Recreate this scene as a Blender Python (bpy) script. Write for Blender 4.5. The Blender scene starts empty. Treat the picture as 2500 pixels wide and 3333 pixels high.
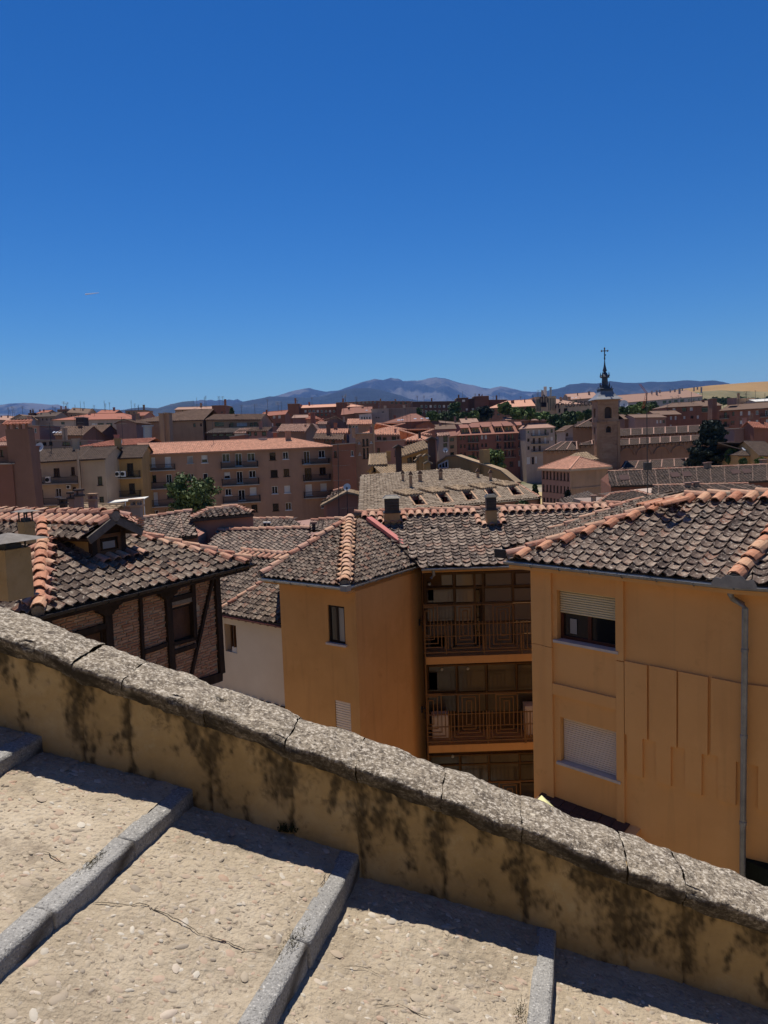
import bpy, math, random
import numpy as np
from mathutils import Vector, Matrix, noise

random.seed(7); RNG = np.random.default_rng(7)
SC = bpy.context.scene
COL = SC.collection
R = math.radians

# ------------------------------------------------------------------ camera, sky, sun, exposure
F, PITCH, ROLL = 2425.0, R(5.29), R(2.0)          # focal length in photograph pixels (2500 x 3333)
fw = np.array([0, math.cos(PITCH), -math.sin(PITCH)])
_r0 = np.array([1., 0, 0]); _u0 = np.array([0, math.sin(PITCH), math.cos(PITCH)])
rt = math.cos(ROLL) * _r0 - math.sin(ROLL) * _u0
up = math.cos(ROLL) * _u0 + math.sin(ROLL) * _r0
cam = bpy.data.cameras.new('camera'); camo = bpy.data.objects.new('camera', cam); COL.objects.link(camo)
camo.matrix_world = Matrix(((rt[0], up[0], -fw[0], 0), (rt[1], up[1], -fw[1], 0), (rt[2], up[2], -fw[2], 0), (0, 0, 0, 1)))
cam.sensor_fit = 'VERTICAL'; cam.sensor_height = 24; cam.lens = 24 * F / 3333
cam.clip_start = .05; cam.clip_end = 60000
SC.camera = camo

SUN_AZ, SUN_EL = -13.0, 72.0                        # degrees, azimuth from the view direction to the right
W = bpy.data.worlds.new('World'); SC.world = W; W.use_nodes = True
nt = W.node_tree; bg = nt.nodes['Background']
sky = nt.nodes.new('ShaderNodeTexSky'); sky.sky_type = 'NISHITA'; sky.sun_disc = False
sky.sun_elevation = R(SUN_EL); sky.sun_rotation = R(SUN_AZ)
sky.altitude = 2500; sky.air_density = 1.6; sky.dust_density = 1.0; sky.ozone_density = 10.0
mu = nt.nodes.new('ShaderNodeVectorMath'); mu.operation = 'SCALE'; mu.inputs['Scale'].default_value = .4946
gm = nt.nodes.new('ShaderNodeGamma'); gm.inputs['Gamma'].default_value = 1.45
hs = nt.nodes.new('ShaderNodeHueSaturation'); hs.inputs['Saturation'].default_value = 1.1
nt.links.new(sky.outputs[0], mu.inputs[0]); nt.links.new(mu.outputs[0], gm.inputs[0]); nt.links.new(gm.outputs[0], hs.inputs['Color'])
nt.links.new(hs.outputs[0], bg.inputs[0]); bg.inputs[1].default_value = 0.087
sl = bpy.data.lights.new('sun', 'SUN'); sl.energy = 4.6; sl.angle = R(.53); sl.color = (1, .93, .83)
so = bpy.data.objects.new('sun', sl); COL.objects.link(so)
a, e = R(SUN_AZ), R(SUN_EL)
so.rotation_euler = Vector((math.sin(a) * math.cos(e), math.cos(a) * math.cos(e), math.sin(e))).to_track_quat('Z', 'Y').to_euler()
so.location = (0, 40, 60)
SC.view_settings.view_transform = 'Standard'; SC.view_settings.look = 'None'
SC.view_settings.exposure = 0.22; SC.view_settings.gamma = 1.0
SC.cycles.use_denoising = True
SC.cycles.max_bounces = 6; SC.cycles.diffuse_bounces = 3; SC.cycles.volume_bounces = 1
SC.cycles.use_adaptive_sampling = True

# ------------------------------------------------------------------ geometry helpers
def ray(x, y): return fw + rt * (x - 1250) / F + up * (1666.5 - y) / F
def onY(x, y, Y): d = ray(x, y); return d * Y / d[1]
def onz(x, y, z): d = ray(x, y); return d * z / d[2]
def onp(x, y, P, N): d = ray(x, y); return d * (np.dot(P, N) / np.dot(d, N))
def V3(*a): return np.array(a, float)
def unit(v): v = np.asarray(v, float); return v / np.linalg.norm(v)
def azi(deg): return V3(math.sin(R(deg)), math.cos(R(deg)), 0)
Z3 = V3(0, 0, 1)
ORG = {}

def fbm(x, y, z=0., o=4): return noise.fractal(Vector((x, y, z)), 1.0, 2.0, o)   # about -1..1

def tag(o, label=None, cat=None, group=None, kind=None):
    if label: o['label'] = label
    if cat: o['category'] = cat
    if group: o['group'] = group
    if kind: o['kind'] = kind
    return o

def thing(name, loc, label, cat, group=None):
    o = bpy.data.objects.new(name, None); COL.objects.link(o); o.location = tuple(float(c) for c in loc)
    o.empty_display_size = .3
    ORG[o.name] = np.array(loc, float); tag(o, label, cat, group); return o

def origin(p): return ORG.get(p.name, np.zeros(3)) if p else np.zeros(3)

ROOFS = []
class MB:
    def __init__(s): s.v = []; s.f = []; s.mi = []; s.cur = 0; s.rn = []
    def add(s, vs, fs):
        n = len(s.v); s.v.extend([tuple(map(float, q)) for q in vs]); s.f.extend([tuple(i + n for i in q) for q in fs]); s.mi.extend([s.cur] * len(fs)); s.rn.extend([random.random()] * len(fs)); return s
    def quad(s, a, b, c, d): return s.add([a, b, c, d], [(0, 1, 2, 3)])
    def poly(s, pts): return s.add(pts, [tuple(range(len(pts)))])
    def box(s, c, ax, ay, az):          # centre and three half-axis vectors
        c, ax, ay, az = [np.asarray(q, float) for q in (c, ax, ay, az)]
        vs = [c + i * ax + j * ay + k * az for k in (-1, 1) for j in (-1, 1) for i in (-1, 1)]
        return s.add(vs, [(0, 2, 3, 1), (4, 5, 7, 6), (0, 1, 5, 4), (2, 6, 7, 3), (0, 4, 6, 2), (1, 3, 7, 5)])
    def beam(s, a, b, w, h, upv=Z3):     # bar from a to b, width w, height h
        a, b = np.asarray(a, float), np.asarray(b, float); d = b - a; L = np.linalg.norm(d); d = d / L
        x = np.cross(d, upv); x = x / np.linalg.norm(x); y = np.cross(x, d)
        return s.box((a + b) / 2, d * L / 2, x * w / 2, y * h / 2)
    def prism(s, pts, d):                # polygon extruded by vector d
        pts = [np.asarray(q, float) for q in pts]; d = np.asarray(d, float); n = len(pts)
        return s.add(pts + [q + d for q in pts], [tuple(range(n))[::-1], tuple(range(n, 2 * n))] + [(i, (i + 1) % n, n + (i + 1) % n, n + i) for i in range(n)])
    def tube(s, path, r, n=8, cap=True):
        path = [np.asarray(q, float) for q in path]; rs = r if hasattr(r, '__len__') else [r] * len(path); rings = []; m = len(path)
        for i, q in enumerate(path):
            t = unit(path[min(i + 1, m - 1)] - path[max(i - 1, 0)])
            x = np.cross(t, V3(.3, .9, .1) if abs(t[2]) > .9 else Z3); x = unit(x); y = np.cross(t, x)
            rings += [q + rs[i] * (math.cos(2 * math.pi * k / n) * x + math.sin(2 * math.pi * k / n) * y) for k in range(n)]
        fs = [(i * n + k, i * n + (k + 1) % n, (i + 1) * n + (k + 1) % n, (i + 1) * n + k) for i in range(m - 1) for k in range(n)]
        if cap: fs += [tuple(range(n))[::-1], tuple(range((m - 1) * n, m * n))]
        return s.add(rings, fs)
    def lathe(s, c, prof, n=12):         # prof: (r, z)
        c = np.asarray(c, float); vs = [c + V3(r * math.cos(2 * math.pi * k / n), r * math.sin(2 * math.pi * k / n), z) for r, z in prof for k in range(n)]
        m = len(prof)
        return s.add(vs, [(i * n + k, i * n + (k + 1) % n, (i + 1) * n + (k + 1) % n, (i + 1) * n + k) for i in range(m - 1) for k in range(n)] + [tuple(range(n))[::-1], tuple(range((m - 1) * n, m * n))])
    def build(s, name, mat, parent=None, smooth=False, rnd=None):
        O = origin(parent)
        me = bpy.data.meshes.new(name); me.from_pydata([tuple(np.asarray(q) - O) for q in s.v], [], s.f)
        for m in (mat if isinstance(mat, (list, tuple)) else [mat]): me.materials.append(m)
        if isinstance(mat, (list, tuple)): me.polygons.foreach_set('material_index', s.mi)
        if smooth: me.polygons.foreach_set('use_smooth', [True] * len(s.f))
        if rnd is None and mat in ROOFS and len(s.rn) == len(s.f): rnd = s.rn
        if rnd is not None:
            at = me.attributes.new('rnd', 'FLOAT', 'FACE'); at.data.foreach_set('value', rnd)
        me.validate(); me.update()
        return link(name, me, parent)

def link(name, me, parent=None, mat4=None):
    o = bpy.data.objects.new(name, me); COL.objects.link(o)
    if parent: o.parent = parent; ORG[o.name] = origin(parent)
    if mat4 is not None: o.matrix_basis = mat4
    return o

def mesh_np(name, v, f, mat, parent=None, smooth=True, attrs=None, kind=None):
    """v: (n,3) world, f: list of faces or (m,4) array"""
    me = bpy.data.meshes.new(name); v = np.asarray(v, float) - origin(parent); f = np.asarray(f)
    me.vertices.add(len(v)); me.vertices.foreach_set('co', v.astype(np.float32).ravel())
    k = f.shape[1]; me.loops.add(f.size); me.loops.foreach_set('vertex_index', f.astype(np.int32).ravel())
    me.polygons.add(len(f)); me.polygons.foreach_set('loop_start', np.arange(0, f.size, k, dtype=np.int32))
    me.polygons.foreach_set('loop_total', np.full(len(f), k, dtype=np.int32))
    me.polygons.foreach_set('use_smooth', np.full(len(f), smooth))
    me.materials.append(mat)
    for n, (dom, arr) in (attrs or {}).items():
        at = me.attributes.new(n, 'FLOAT', dom); at.data.foreach_set('value', np.asarray(arr, np.float32))
    me.update(); me.validate()
    o = link(name, me, parent)
    if kind: o['kind'] = kind
    return o

def grid_faces(nu, nv):
    i = np.arange(nu - 1)[:, None]; j = np.arange(nv - 1)[None, :]; a = (i * nv + j).ravel()
    return np.stack([a, a + nv, a + nv + 1, a + 1], 1)

# ------------------------------------------------------------------ materials
MATS = {}
def mat(name, cols, scale=2.0, rough=.9, bump=.25, bscale=30., rnd=0., streak=(), speck2=(), speck=None, sscale=25., spec=.25, stain_shade=None, stretch=None, bdist=.02, metal=0., ramp=(.3, .7)):
    """procedural surface: noise between the colours, fine relief, optional speckles, per-piece variation"""
    if name in MATS: return MATS[name]
    m = bpy.data.materials.new(name); m.use_nodes = True; t = m.node_tree; N = t.nodes; L = t.links
    b = N['Principled BSDF']; b.inputs['Roughness'].default_value = rough; b.inputs['Specular IOR Level'].default_value = spec; b.inputs['Metallic'].default_value = metal
    geo = N.new('ShaderNodeNewGeometry'); co = geo.outputs['Position']
    if stretch:
        mp = N.new('ShaderNodeMapping'); mp.inputs['Scale'].default_value = stretch; L.new(co, mp.inputs[0]); cs = mp.outputs[0]
    else: cs = co
    n1 = N.new('ShaderNodeTexNoise'); n1.inputs['Scale'].default_value = scale; n1.inputs['Detail'].default_value = 6; n1.inputs['Roughness'].default_value = .62; L.new(cs, n1.inputs['Vector'])
    fac = n1.outputs[0]
    if rnd:
        oi = N.new('ShaderNodeObjectInfo'); at = N.new('ShaderNodeAttribute'); at.attribute_name = 'rnd'
        ad = N.new('ShaderNodeMath'); ad.operation = 'ADD'; L.new(oi.outputs['Random'], ad.inputs[0]); L.new(at.outputs['Fac'], ad.inputs[1])
        fr = N.new('ShaderNodeMath'); fr.operation = 'FRACT'; L.new(ad.outputs[0], fr.inputs[0])
        mx = N.new('ShaderNodeMix'); mx.inputs[0].default_value = rnd; L.new(fac, mx.inputs[2])
        mr = N.new('ShaderNodeMapRange'); mr.inputs[3].default_value = .2; mr.inputs[4].default_value = .8; L.new(fr.outputs[0], mr.inputs[0]); L.new(mr.outputs[0], mx.inputs[3]); fac = mx.outputs[0]
    cr = N.new('ShaderNodeValToRGB'); L.new(fac, cr.inputs[0]); el = cr.color_ramp.elements
    lo, hi = ramp
    for i, c in enumerate(cols):
        pos = lo + (hi - lo) * i / max(1, len(cols) - 1)
        q = el[i] if i < 2 else el.new(pos)
        q.position = pos; q.color = (*c, 1)
    out = cr.outputs[0]
    if speck:
        n2 = N.new('ShaderNodeTexNoise'); n2.inputs['Scale'].default_value = sscale; n2.inputs['Detail'].default_value = 5; n2.inputs['Roughness'].default_value = .7; L.new(co, n2.inputs['Vector'])
        for (c, lo_, hi_) in speck:
            mr = N.new('ShaderNodeMapRange'); mr.inputs[1].default_value = lo_; mr.inputs[2].default_value = hi_; L.new(n2.outputs[0], mr.inputs[0])
            mx = N.new('ShaderNodeMix'); mx.data_type = 'RGBA'; L.new(mr.outputs[0], mx.inputs[0]); L.new(out, mx.inputs[6]); mx.inputs[7].default_value = (*c, 1); out = mx.outputs[2]
    for (c, lo_, hi_, sc_) in speck2:
        n2 = N.new('ShaderNodeTexNoise'); n2.inputs['Scale'].default_value = sc_; n2.inputs['Detail'].default_value = 7; n2.inputs['Roughness'].default_value = .7; L.new(co, n2.inputs['Vector'])
        mr = N.new('ShaderNodeMapRange'); mr.inputs[1].default_value = lo_; mr.inputs[2].default_value = hi_; L.new(n2.outputs[0], mr.inputs[0])
        mx = N.new('ShaderNodeMix'); mx.data_type = 'RGBA'; L.new(mr.outputs[0], mx.inputs[0]); L.new(out, mx.inputs[6]); mx.inputs[7].default_value = (*c, 1); out = mx.outputs[2]
    for (c, lo_, hi_, sc_) in streak:
        mp = N.new('ShaderNodeMapping'); mp.inputs['Scale'].default_value = (sc_, sc_, sc_ * .07); L.new(co, mp.inputs[0]); n2 = N.new('ShaderNodeTexNoise'); n2.inputs['Scale'].default_value = 1.; n2.inputs['Detail'].default_value = 6; L.new(mp.outputs[0], n2.inputs['Vector'])
        mr = N.new('ShaderNodeMapRange'); mr.inputs[1].default_value = lo_; mr.inputs[2].default_value = hi_; mr.inputs[4].default_value = .35; L.new(n2.outputs[0], mr.inputs[0])
        mx = N.new('ShaderNodeMix'); mx.data_type = 'RGBA'; L.new(mr.outputs[0], mx.inputs[0]); L.new(out, mx.inputs[6]); mx.inputs[7].default_value = (*c, 1); out = mx.outputs[2]
    if stain_shade:
        at = N.new('ShaderNodeAttribute'); at.attribute_name = 'stain_shade'
        mx = N.new('ShaderNodeMix'); mx.data_type = 'RGBA'; L.new(at.outputs['Fac'], mx.inputs[0]); L.new(out, mx.inputs[6]); mx.inputs[7].default_value = (*stain_shade, 1); out = mx.outputs[2]
    L.new(out, b.inputs['Base Color'])
    if bump:
        n3 = N.new('ShaderNodeTexNoise'); n3.inputs['Scale'].default_value = bscale; n3.inputs['Detail'].default_value = 4; L.new(co, n3.inputs['Vector'])
        bp = N.new('ShaderNodeBump'); bp.inputs['Strength'].default_value = bump; bp.inputs['Distance'].default_value = bdist; L.new(n3.outputs[0], bp.inputs['Height']); L.new(bp.outputs[0], b.inputs['Normal'])
    MATS[name] = m; return m

def glassy(name, c, rough=.06, spec=.5):
    if name in MATS: return MATS[name]
    m = bpy.data.materials.new(name); m.use_nodes = True; b = m.node_tree.nodes['Principled BSDF']
    b.inputs['Base Color'].default_value = (*c, 1); b.inputs['Roughness'].default_value = rough; b.inputs['Specular IOR Level'].default_value = spec
    MATS[name] = m; return m

TILE = mat('old_tile', [(.045, .031, .027), (.11, .078, .06), (.16, .12, .092), (.25, .19, .145), (.20, .098, .066)], 9, rnd=.6, bump=.6, bscale=60, bdist=.006,
           speck=[((.42, .37, .30), .56, .66), ((.025, .02, .018), .43, .33)], sscale=15)
TILE_W = mat('old_tile_pale', [(.05, .036, .032), (.125, .088, .07), (.19, .14, .11), (.29, .225, .175), (.22, .115, .08)], 9, rnd=.6, bump=.6, bscale=60, bdist=.006,
           speck=[((.48, .43, .36), .555, .66), ((.03, .024, .021), .43, .33)], sscale=15)
TERRA = mat('terracotta', [(.34, .155, .105), (.44, .22, .15), (.52, .32, .21), (.44, .245, .19)], 7, rnd=.6, bump=.4, bscale=50, bdist=.005,
            speck=[((.50, .42, .32), .56, .72), ((.14, .09, .065), .42, .30)], sscale=14)
TERRA_O = mat('terracotta_orange', [(.40, .17, .10), (.50, .235, .14), (.55, .34, .21)], 7, rnd=.6, bump=.4, bscale=50, bdist=.005,
            speck=[((.5, .4, .30), .58, .76), ((.12, .075, .05), .42, .30)], sscale=14)
MORTAR = mat('mortar', [(.20, .16, .12), (.33, .28, .22)], 12, bump=.8, bscale=60)
GUTTER = mat('zinc_gutter', [(.22, .23, .24), (.36, .37, .38)], 5, rough=.45, bump=.05, spec=.5, metal=.6)
GUTTER_D = mat('dark_gutter', [(.02, .017, .015), (.045, .038, .032)], 5, rough=.5, bump=.05, spec=.4)
OCHRE = mat('ochre_plaster', [(.56, .29, .095), (.62, .325, .112), (.66, .35, .125)], .7, rough=.92, bump=.12, bscale=90, bdist=.004, speck=[((.44, .21, .07), .62, .85)], sscale=2.2, speck2=[((.68, .36, .14), .56, .75, .9)], streak=[((.36, .18, .07), .56, .80, 5.)])
OCHRE_R = mat('ochre_plaster_orange', [(.74, .385, .135), (.80, .425, .152), (.84, .455, .168)], .6, rough=.92, bump=.12, bscale=90, bdist=.004, speck=[((.60, .29, .09), .62, .85)], sscale=1.8, speck2=[((.84, .47, .18), .56, .75, .8)], streak=[((.48, .24, .09), .56, .80, 4.5)])
WHITEP = mat('cream_plaster', [(.68, .52, .36), (.76, .60, .43)], .8, rough=.95, bump=.2, bscale=60, bdist=.005)
WOOD_D = mat('dark_timber', [(.018, .011, .007), (.05, .03, .02)], 6, rough=.8, bump=.5, bscale=40, stretch=(1, 1, .15))
BRICK = mat('old_brick', [(.34, .155, .085), (.46, .235, .13), (.55, .34, .21)], 5, rnd=.5, bump=.5, bscale=70, bdist=.006)
BRICK_M = mat('brick_mortar', [(.42, .32, .21), (.52, .41, .28)], 9, bump=.6, bscale=50)
BROWNW = mat('brown_wood', [(.10, .045, .018), (.16, .075, .03)], 5, rough=.6, bump=.2, bscale=50)
REDWOOD = mat('red_brown_wood', [(.07, .022, .012), (.11, .035, .02)], 5, rough=.45, bump=.1)
RAIL = mat('ochre_metal', [(.17, .085, .028), (.22, .112, .038)], 4, rough=.6, bump=.05)
SHUT_Y = mat('cream_shutter', [(.74, .62, .36), (.80, .68, .42)], 2, rough=.5, bump=.03)
SHUT_W = mat('white_shutter', [(.86, .70, .53), (.90, .75, .58)], 2, rough=.5, bump=.03)
STONE_S = mat('sill_stone', [(.55, .47, .40), (.66, .58, .50)], 6, bump=.15)
GLASS = glassy('window_glass', (.012, .013, .015), .05, .6)
CURT = glassy('curtained_glass', (.30, .29, .27), .12, .5)
METAL_D = mat('dark_metal', [(.05, .045, .04), (.10, .09, .08)], 6, rough=.5, bump=.1, metal=.3)
METAL_G = mat('grey_metal', [(.32, .32, .32), (.45, .45, .44)], 6, rough=.45, bump=.05, metal=.4)
UNDER = mat('roof_underlay', [(.05, .038, .03), (.09, .07, .055)], 8, bump=.5)
PINK = mat('pink_flashing', [(.50, .17, .15), (.58, .22, .19)], 3, rough=.8, bump=.2)
# ------------------------------------------------------------------ the stairway and its parapet
CEMENT = mat('pebble_cement', [(.30, .245, .175), (.41, .34, .245), (.49, .415, .31)], 2.2, rough=.95, bump=.8, bscale=60, bdist=.016,
             speck=[((.50, .44, .35), .56, .72), ((.20, .158, .115), .43, .31)], sscale=30, speck2=[((.22, .175, .13), .58, .74, 3.5), ((.50, .45, .37), .60, .78, 5)], stain_shade=(.10, .085, .065))
PEB = mat('pebbles', [(.20, .18, .16), (.38, .31, .225), (.33, .28, .22), (.44, .365, .26), (.40, .33, .245), (.40, .275, .195), (.56, .51, .42), (.28, .24, .20)], 20, rnd=.92, rough=.7, bump=.3, bscale=120, bdist=.003, ramp=(.18, .82))
GRANITE = mat('granite', [(.25, .243, .228), (.36, .35, .325)], 3, rough=.9, bump=.8, bscale=120, bdist=.008, speck=[((.56, .54, .50), .56, .66), ((.11, .105, .10), .44, .34)], sscale=95, stain_shade=(.06, .05, .042))
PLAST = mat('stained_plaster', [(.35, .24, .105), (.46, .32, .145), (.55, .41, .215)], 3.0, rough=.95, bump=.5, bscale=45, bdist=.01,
            speck=[((.52, .42, .24), .60, .78), ((.24, .17, .085), .40, .28)], sscale=9, stain_shade=(.022, .018, .012))
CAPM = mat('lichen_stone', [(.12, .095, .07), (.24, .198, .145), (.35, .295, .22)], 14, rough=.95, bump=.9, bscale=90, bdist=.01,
           speck=[((.54, .48, .39), .52, .60), ((.075, .062, .05), .45, .37)], sscale=55, speck2=[((.62, .55, .43), .60, .70, 18), ((.45, .28, .09), .69, .76, 9)], stain_shade=(.035, .028, .02))
WP0 = onY(1250, 2830, 3.2); WD = azi(98); WN = V3(WD[1], -WD[0], 0)         # wall line and its outward side (towards the stair)
def onwall(x, y, off=0.): return onp(x, y, WP0 + WN * off, WN)
def ws(P): return float((P - WP0) @ WD)
def wpt(s, off, z): return V3(WP0[0], WP0[1], 0) + WD * s + WN * off + Z3 * z
ED = azi(15.8)                                                              # direction of the step edges
tread_px = [((-560, 2215), (135, 2396)), ((142, 2444), (627, 2571)), ((639, 2622), (1168, 2784)), ((1176, 2853), (1807, 3033)), ((1812, 3085), (2900, 3397))]
TR = []
for q0, q1 in tread_px:
    A, B = onwall(*q0), onwall(*q1); TR.append((ws(A), A[2], ws(B), B[2]))
def tread_z(k, s): s0, z0, s1, z1 = TR[k]; return z0 + (z1 - z0) * (s - s0) / (s1 - s0)

stair = bpy.data.objects.new('stairway', None); COL.objects.link(stair); tag(stair, kind='structure')
LEN = 3.4
def tread_P(k, s, q):          # q metres from the wall along the step edge, towards the camera
    b = wpt(s, 0, tread_z(k, s)); return b - ED * q
def shared_mesh_pebble(i):
    rg = np.random.default_rng(100 + i); n, m = 8, 3; vs = []; fs = []
    for j in range(m):
        a = [0.0, .95, 1.4][j] if False else (j + .35) / m * math.pi / 2
        for k in range(n):
            t = 2 * math.pi * k / n; rr = math.cos(a) * (1 + rg.uniform(-.12, .12)); vs.append((rr * math.cos(t), rr * math.sin(t), math.sin(a)))
    vs.append((0, 0, 1.0)); vs = [(-0, 0, 0) if False else q for q in vs]
    fs = [(j * n + k, j * n + (k + 1) % n, (j + 1) * n + (k + 1) % n, (j + 1) * n + k) for j in range(m - 1) for k in range(n)] + [((m - 1) * n + k, (m - 1) * n + (k + 1) % n, m * n) for k in range(n)]
    me = bpy.data.meshes.new('pebble'); me.from_pydata(vs, [], fs); me.materials.append(PEB); me.polygons.foreach_set('use_smooth', [True] * len(fs)); me.update(); return me
PEBM = [shared_mesh_pebble(i) for i in range(5)]
CURB_W = .078
for k, (s0, z0, s1, z1) in enumerate(TR):
    ns, nq = max(20, int((s1 - s0) / .016)), int((LEN + .15) / .018)
    S = np.linspace(s0 - .06, s1 - (CURB_W if k < 4 else 0) + .015, ns); Q = np.linspace(-.15, LEN, nq)
    v = np.zeros((ns, nq, 3)); st = np.zeros((ns, nq))
    for i, s in enumerate(S):
        for j, q in enumerate(Q):
            P = tread_P(k, s, q); h = .011 * fbm(P[0] * 2.2, P[1] * 2.2, k, 3) + .0075 * fbm(P[0] * 22, P[1] * 22, k + 5., 3)
            v[i, j] = P + Z3 * h
            st[i, j] = .55 * max(0, min(1, (fbm(P[0] * 3, P[1] * 3, 9. + k, 4) - .22) * 2.4)) * max(0, min(1, .4 + fbm(P[0] * 30, P[1] * 30, 4, 2)))
    o = mesh_np('tread', v.reshape(-1, 3), grid_faces(ns, nq)[:, ::-1], CEMENT, stair, attrs={'stain_shade': ('POINT', st.ravel())})
    # pebbles set in the cement: the larger ones singly, the small ones as one part
    fx = unit(WD + Z3 * (z1 - z0) / (s1 - s0)); fy = -ED; fz = unit(np.cross(fx, fy)); fz = fz if fz[2] > 0 else -fz
    n_one = 0; bv = []; bf = []; br = []; base = 0
    pv = [np.array([q.co[:] for q in m.vertices]) for m in PEBM]; pf = [[tuple(p.vertices) for p in m.polygons] for m in PEBM]
    npeb = int(900 * (s1 - s0) * 2.4)
    for i in range(npeb):
        s = random.uniform(s0 + .01, s1 - (CURB_W + .02 if k < 4 else .02)); q = random.uniform(.03, 2.5)
        big = random.random() < .10; a = random.uniform(.017, .030) if big else random.uniform(.006, .016); b = a * random.uniform(.42, .75); hgt = random.uniform(.0025, .006) * (1.35 if big else 1)
        th = random.gauss(.3, .7); cx, sx = math.cos(th), math.sin(th)
        X = (fx * cx + fy * sx) * a; Y = (fy * cx - fx * sx) * b; Zv = fz * hgt; P = tread_P(k, s, q)
        P = P + Z3 * (.011 * fbm(P[0] * 2.2, P[1] * 2.2, k, 3) + .0055 * fbm(P[0] * 22, P[1] * 22, k + 5., 3) - .0015); mi = i % 5
        if big and n_one < 72 and k > 0:
            n_one += 1; link('pebble', PEBM[mi], o, Matrix(((X[0], Y[0], Zv[0], P[0]), (X[1], Y[1], Zv[1], P[1]), (X[2], Y[2], Zv[2], P[2]), (0, 0, 0, 1))))
        else:
            w = pv[mi][:, :1] * X + pv[mi][:, 1:2] * Y + pv[mi][:, 2:] * Zv + P; bv.append(w); bf += [tuple(c + base for c in f_) for f_ in pf[mi]]; br += [random.random()] * len(pf[mi]); base += len(w)
    mb = MB(); mb.v = [tuple(c) for c in np.concatenate(bv)]; mb.f = bf; mb.mi = [0] * len(bf)
    mb.build('small_pebbles', PEB, o, True, br)['kind'] = 'stuff'

def rough_block(name, mt, parent, P0, ax, ay, az, lx, ly, lz, res=.02, amp=.004, rnd=.012, seed=0., stain_shade=None):
    """a worked stone: subdivided box with worn edges and an uneven surface; origin corner P0, axes and lengths"""
    n = [max(2, int(l / res)) for l in (lx, ly, lz)]; vs = {}; out = []; fs = []
    def vid(i, j, k):
        if (i, j, k) not in vs:
            t = np.array([i / n[0] * lx, j / n[1] * ly, k / n[2] * lz]); l = np.array([lx, ly, lz])
            lo = np.minimum(t, l - t); c = np.clip(rnd - lo, 0, None); dirv = np.where(t < l / 2, 1, -1)
            if (c > 0).sum() >= 2: t = t + dirv * c * (1 - rnd / max(1e-6, np.linalg.norm(c))) * (np.linalg.norm(c) > rnd)
            P = P0 + ax * t[0] + ay * t[1] + az * t[2]
            d = noise.noise_vector(Vector((P[0] * 9 + seed, P[1] * 9, P[2] * 9))) * amp + noise.noise_vector(Vector((P[0] * 32 + seed, P[1] * 32, P[2] * 32))) * amp * .5
            vs[(i, j, k)] = len(out); out.append(P + np.array(d))
        return vs[(i, j, k)]
    for a, b, c in ((0, 1, 2), (1, 2, 0), (2, 0, 1)):
        for e_ in (0, n[c]):
            for i in range(n[a]):
                for j in range(n[b]):
                    q = []
                    for (di, dj) in ((0, 0), (1, 0), (1, 1), (0, 1)):
                        w = [0, 0, 0]; w[a] = i + di; w[b] = j + dj; w[c] = e_; q.append(vid(*w))
                    fs.append(q if e_ else q[::-1])
    front_shade = []
    for P in out: front_shade.append((.85 + .4 * fbm(P[0] * 9, P[1] * 9, P[2] * 9, 3)) * max(0., min(1., 1.15 - abs((P - P0) @ unit(ax)) / .012)) * (1. if stain_shade else 0.))  # shade painted on the front face, mottled by noise
    return mesh_np(name, np.array(out), fs, mt, parent, attrs={'stain_shade': ('POINT', np.clip(front_shade, 0, .95))})

curb_cuts = {0: [0, .75, 1.7, 2.6], 1: [0, .46, .93, 1.95, 2.9], 2: [0, .62, 1.05, 1.95, 2.9], 3: [0, 1.25, 2.2]}
for k, cuts in curb_cuts.items():
    s0, z0, s1, z1 = TR[k]; fx = unit(WD + Z3 * (z1 - z0) / (s1 - s0))
    for i in range(len(cuts) - 1):
        q0, q1 = cuts[i] - (.1 if i == 0 else -.002), cuts[i + 1] - .003
        sh = random.uniform(-.006, .006)
        P = tread_P(k, s1, q0) + fx * sh + Z3 * random.uniform(0., .006)
        rough_block('curb_stone', GRANITE, stair, P, -fx, -ED, -Z3, CURB_W + sh, q1 - q0, .24, .016, .0035, .004, seed=k * 7 + i * 3., stain_shade=True)
# cracks in the cement
CRACK = mat('crack_dirt', [(.035, .028, .02), (.07, .055, .04)], 30, bump=.3)
def crack(k, pts, w=.004):
    s0, z0, s1, z1 = TR[k]; n = np.cross(unit(WD + Z3 * (z1 - z0) / (s1 - s0)), -ED); n = n if n[2] > 0 else -n
    P = [onp(x, y, tread_P(k, s1, 0), n) for x, y in pts]; out = []
    for a_, b_ in zip(P[:-1], P[1:]):
        m = max(2, int(np.linalg.norm(b_ - a_) / .022))
        for i in range(m): out.append(a_ + (b_ - a_) * i / m + V3(*noise.noise_vector(Vector((a_ + (b_ - a_) * i / m) * 28)))[:3] * .012)
    mb = MB(); vs = []
    for i, q in enumerate(out):
        t = unit(out[min(i + 1, len(out) - 1)] - out[max(0, i - 1)]); side = np.cross(t, n); ww = w * random.uniform(.25, 1.) * (.3 if i in (0, len(out) - 1) else 1)
        h = .011 * fbm(q[0] * 2.2, q[1] * 2.2, k, 3) + .0055 * fbm(q[0] * 22, q[1] * 22, k + 5., 3); q = V3(q[0], q[1], q[2] + h * 1.1 + .006)
        vs += [q - side * ww / 2, q + side * ww / 2]
    mb.add(vs, [(2 * i, 2 * i + 1, 2 * i + 3, 2 * i + 2) for i in range(len(out) - 1)]); mb.build('crack', CRACK, stair)
crack(2, [(305, 2942), (400, 2950), (480, 2950), (560, 2990), (650, 3045), (740, 3070), (800, 3092), (880, 3095)], .0055)
crack(1, [(140, 2772), (200, 2810), (240, 2825)], .005)
crack(3, [(1105, 3145), (1180, 3150), (1260, 3185)], .003)
crack(3, [(1210, 3275), (1300, 3270), (1350, 3300), (1420, 3325)], .005)
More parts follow.
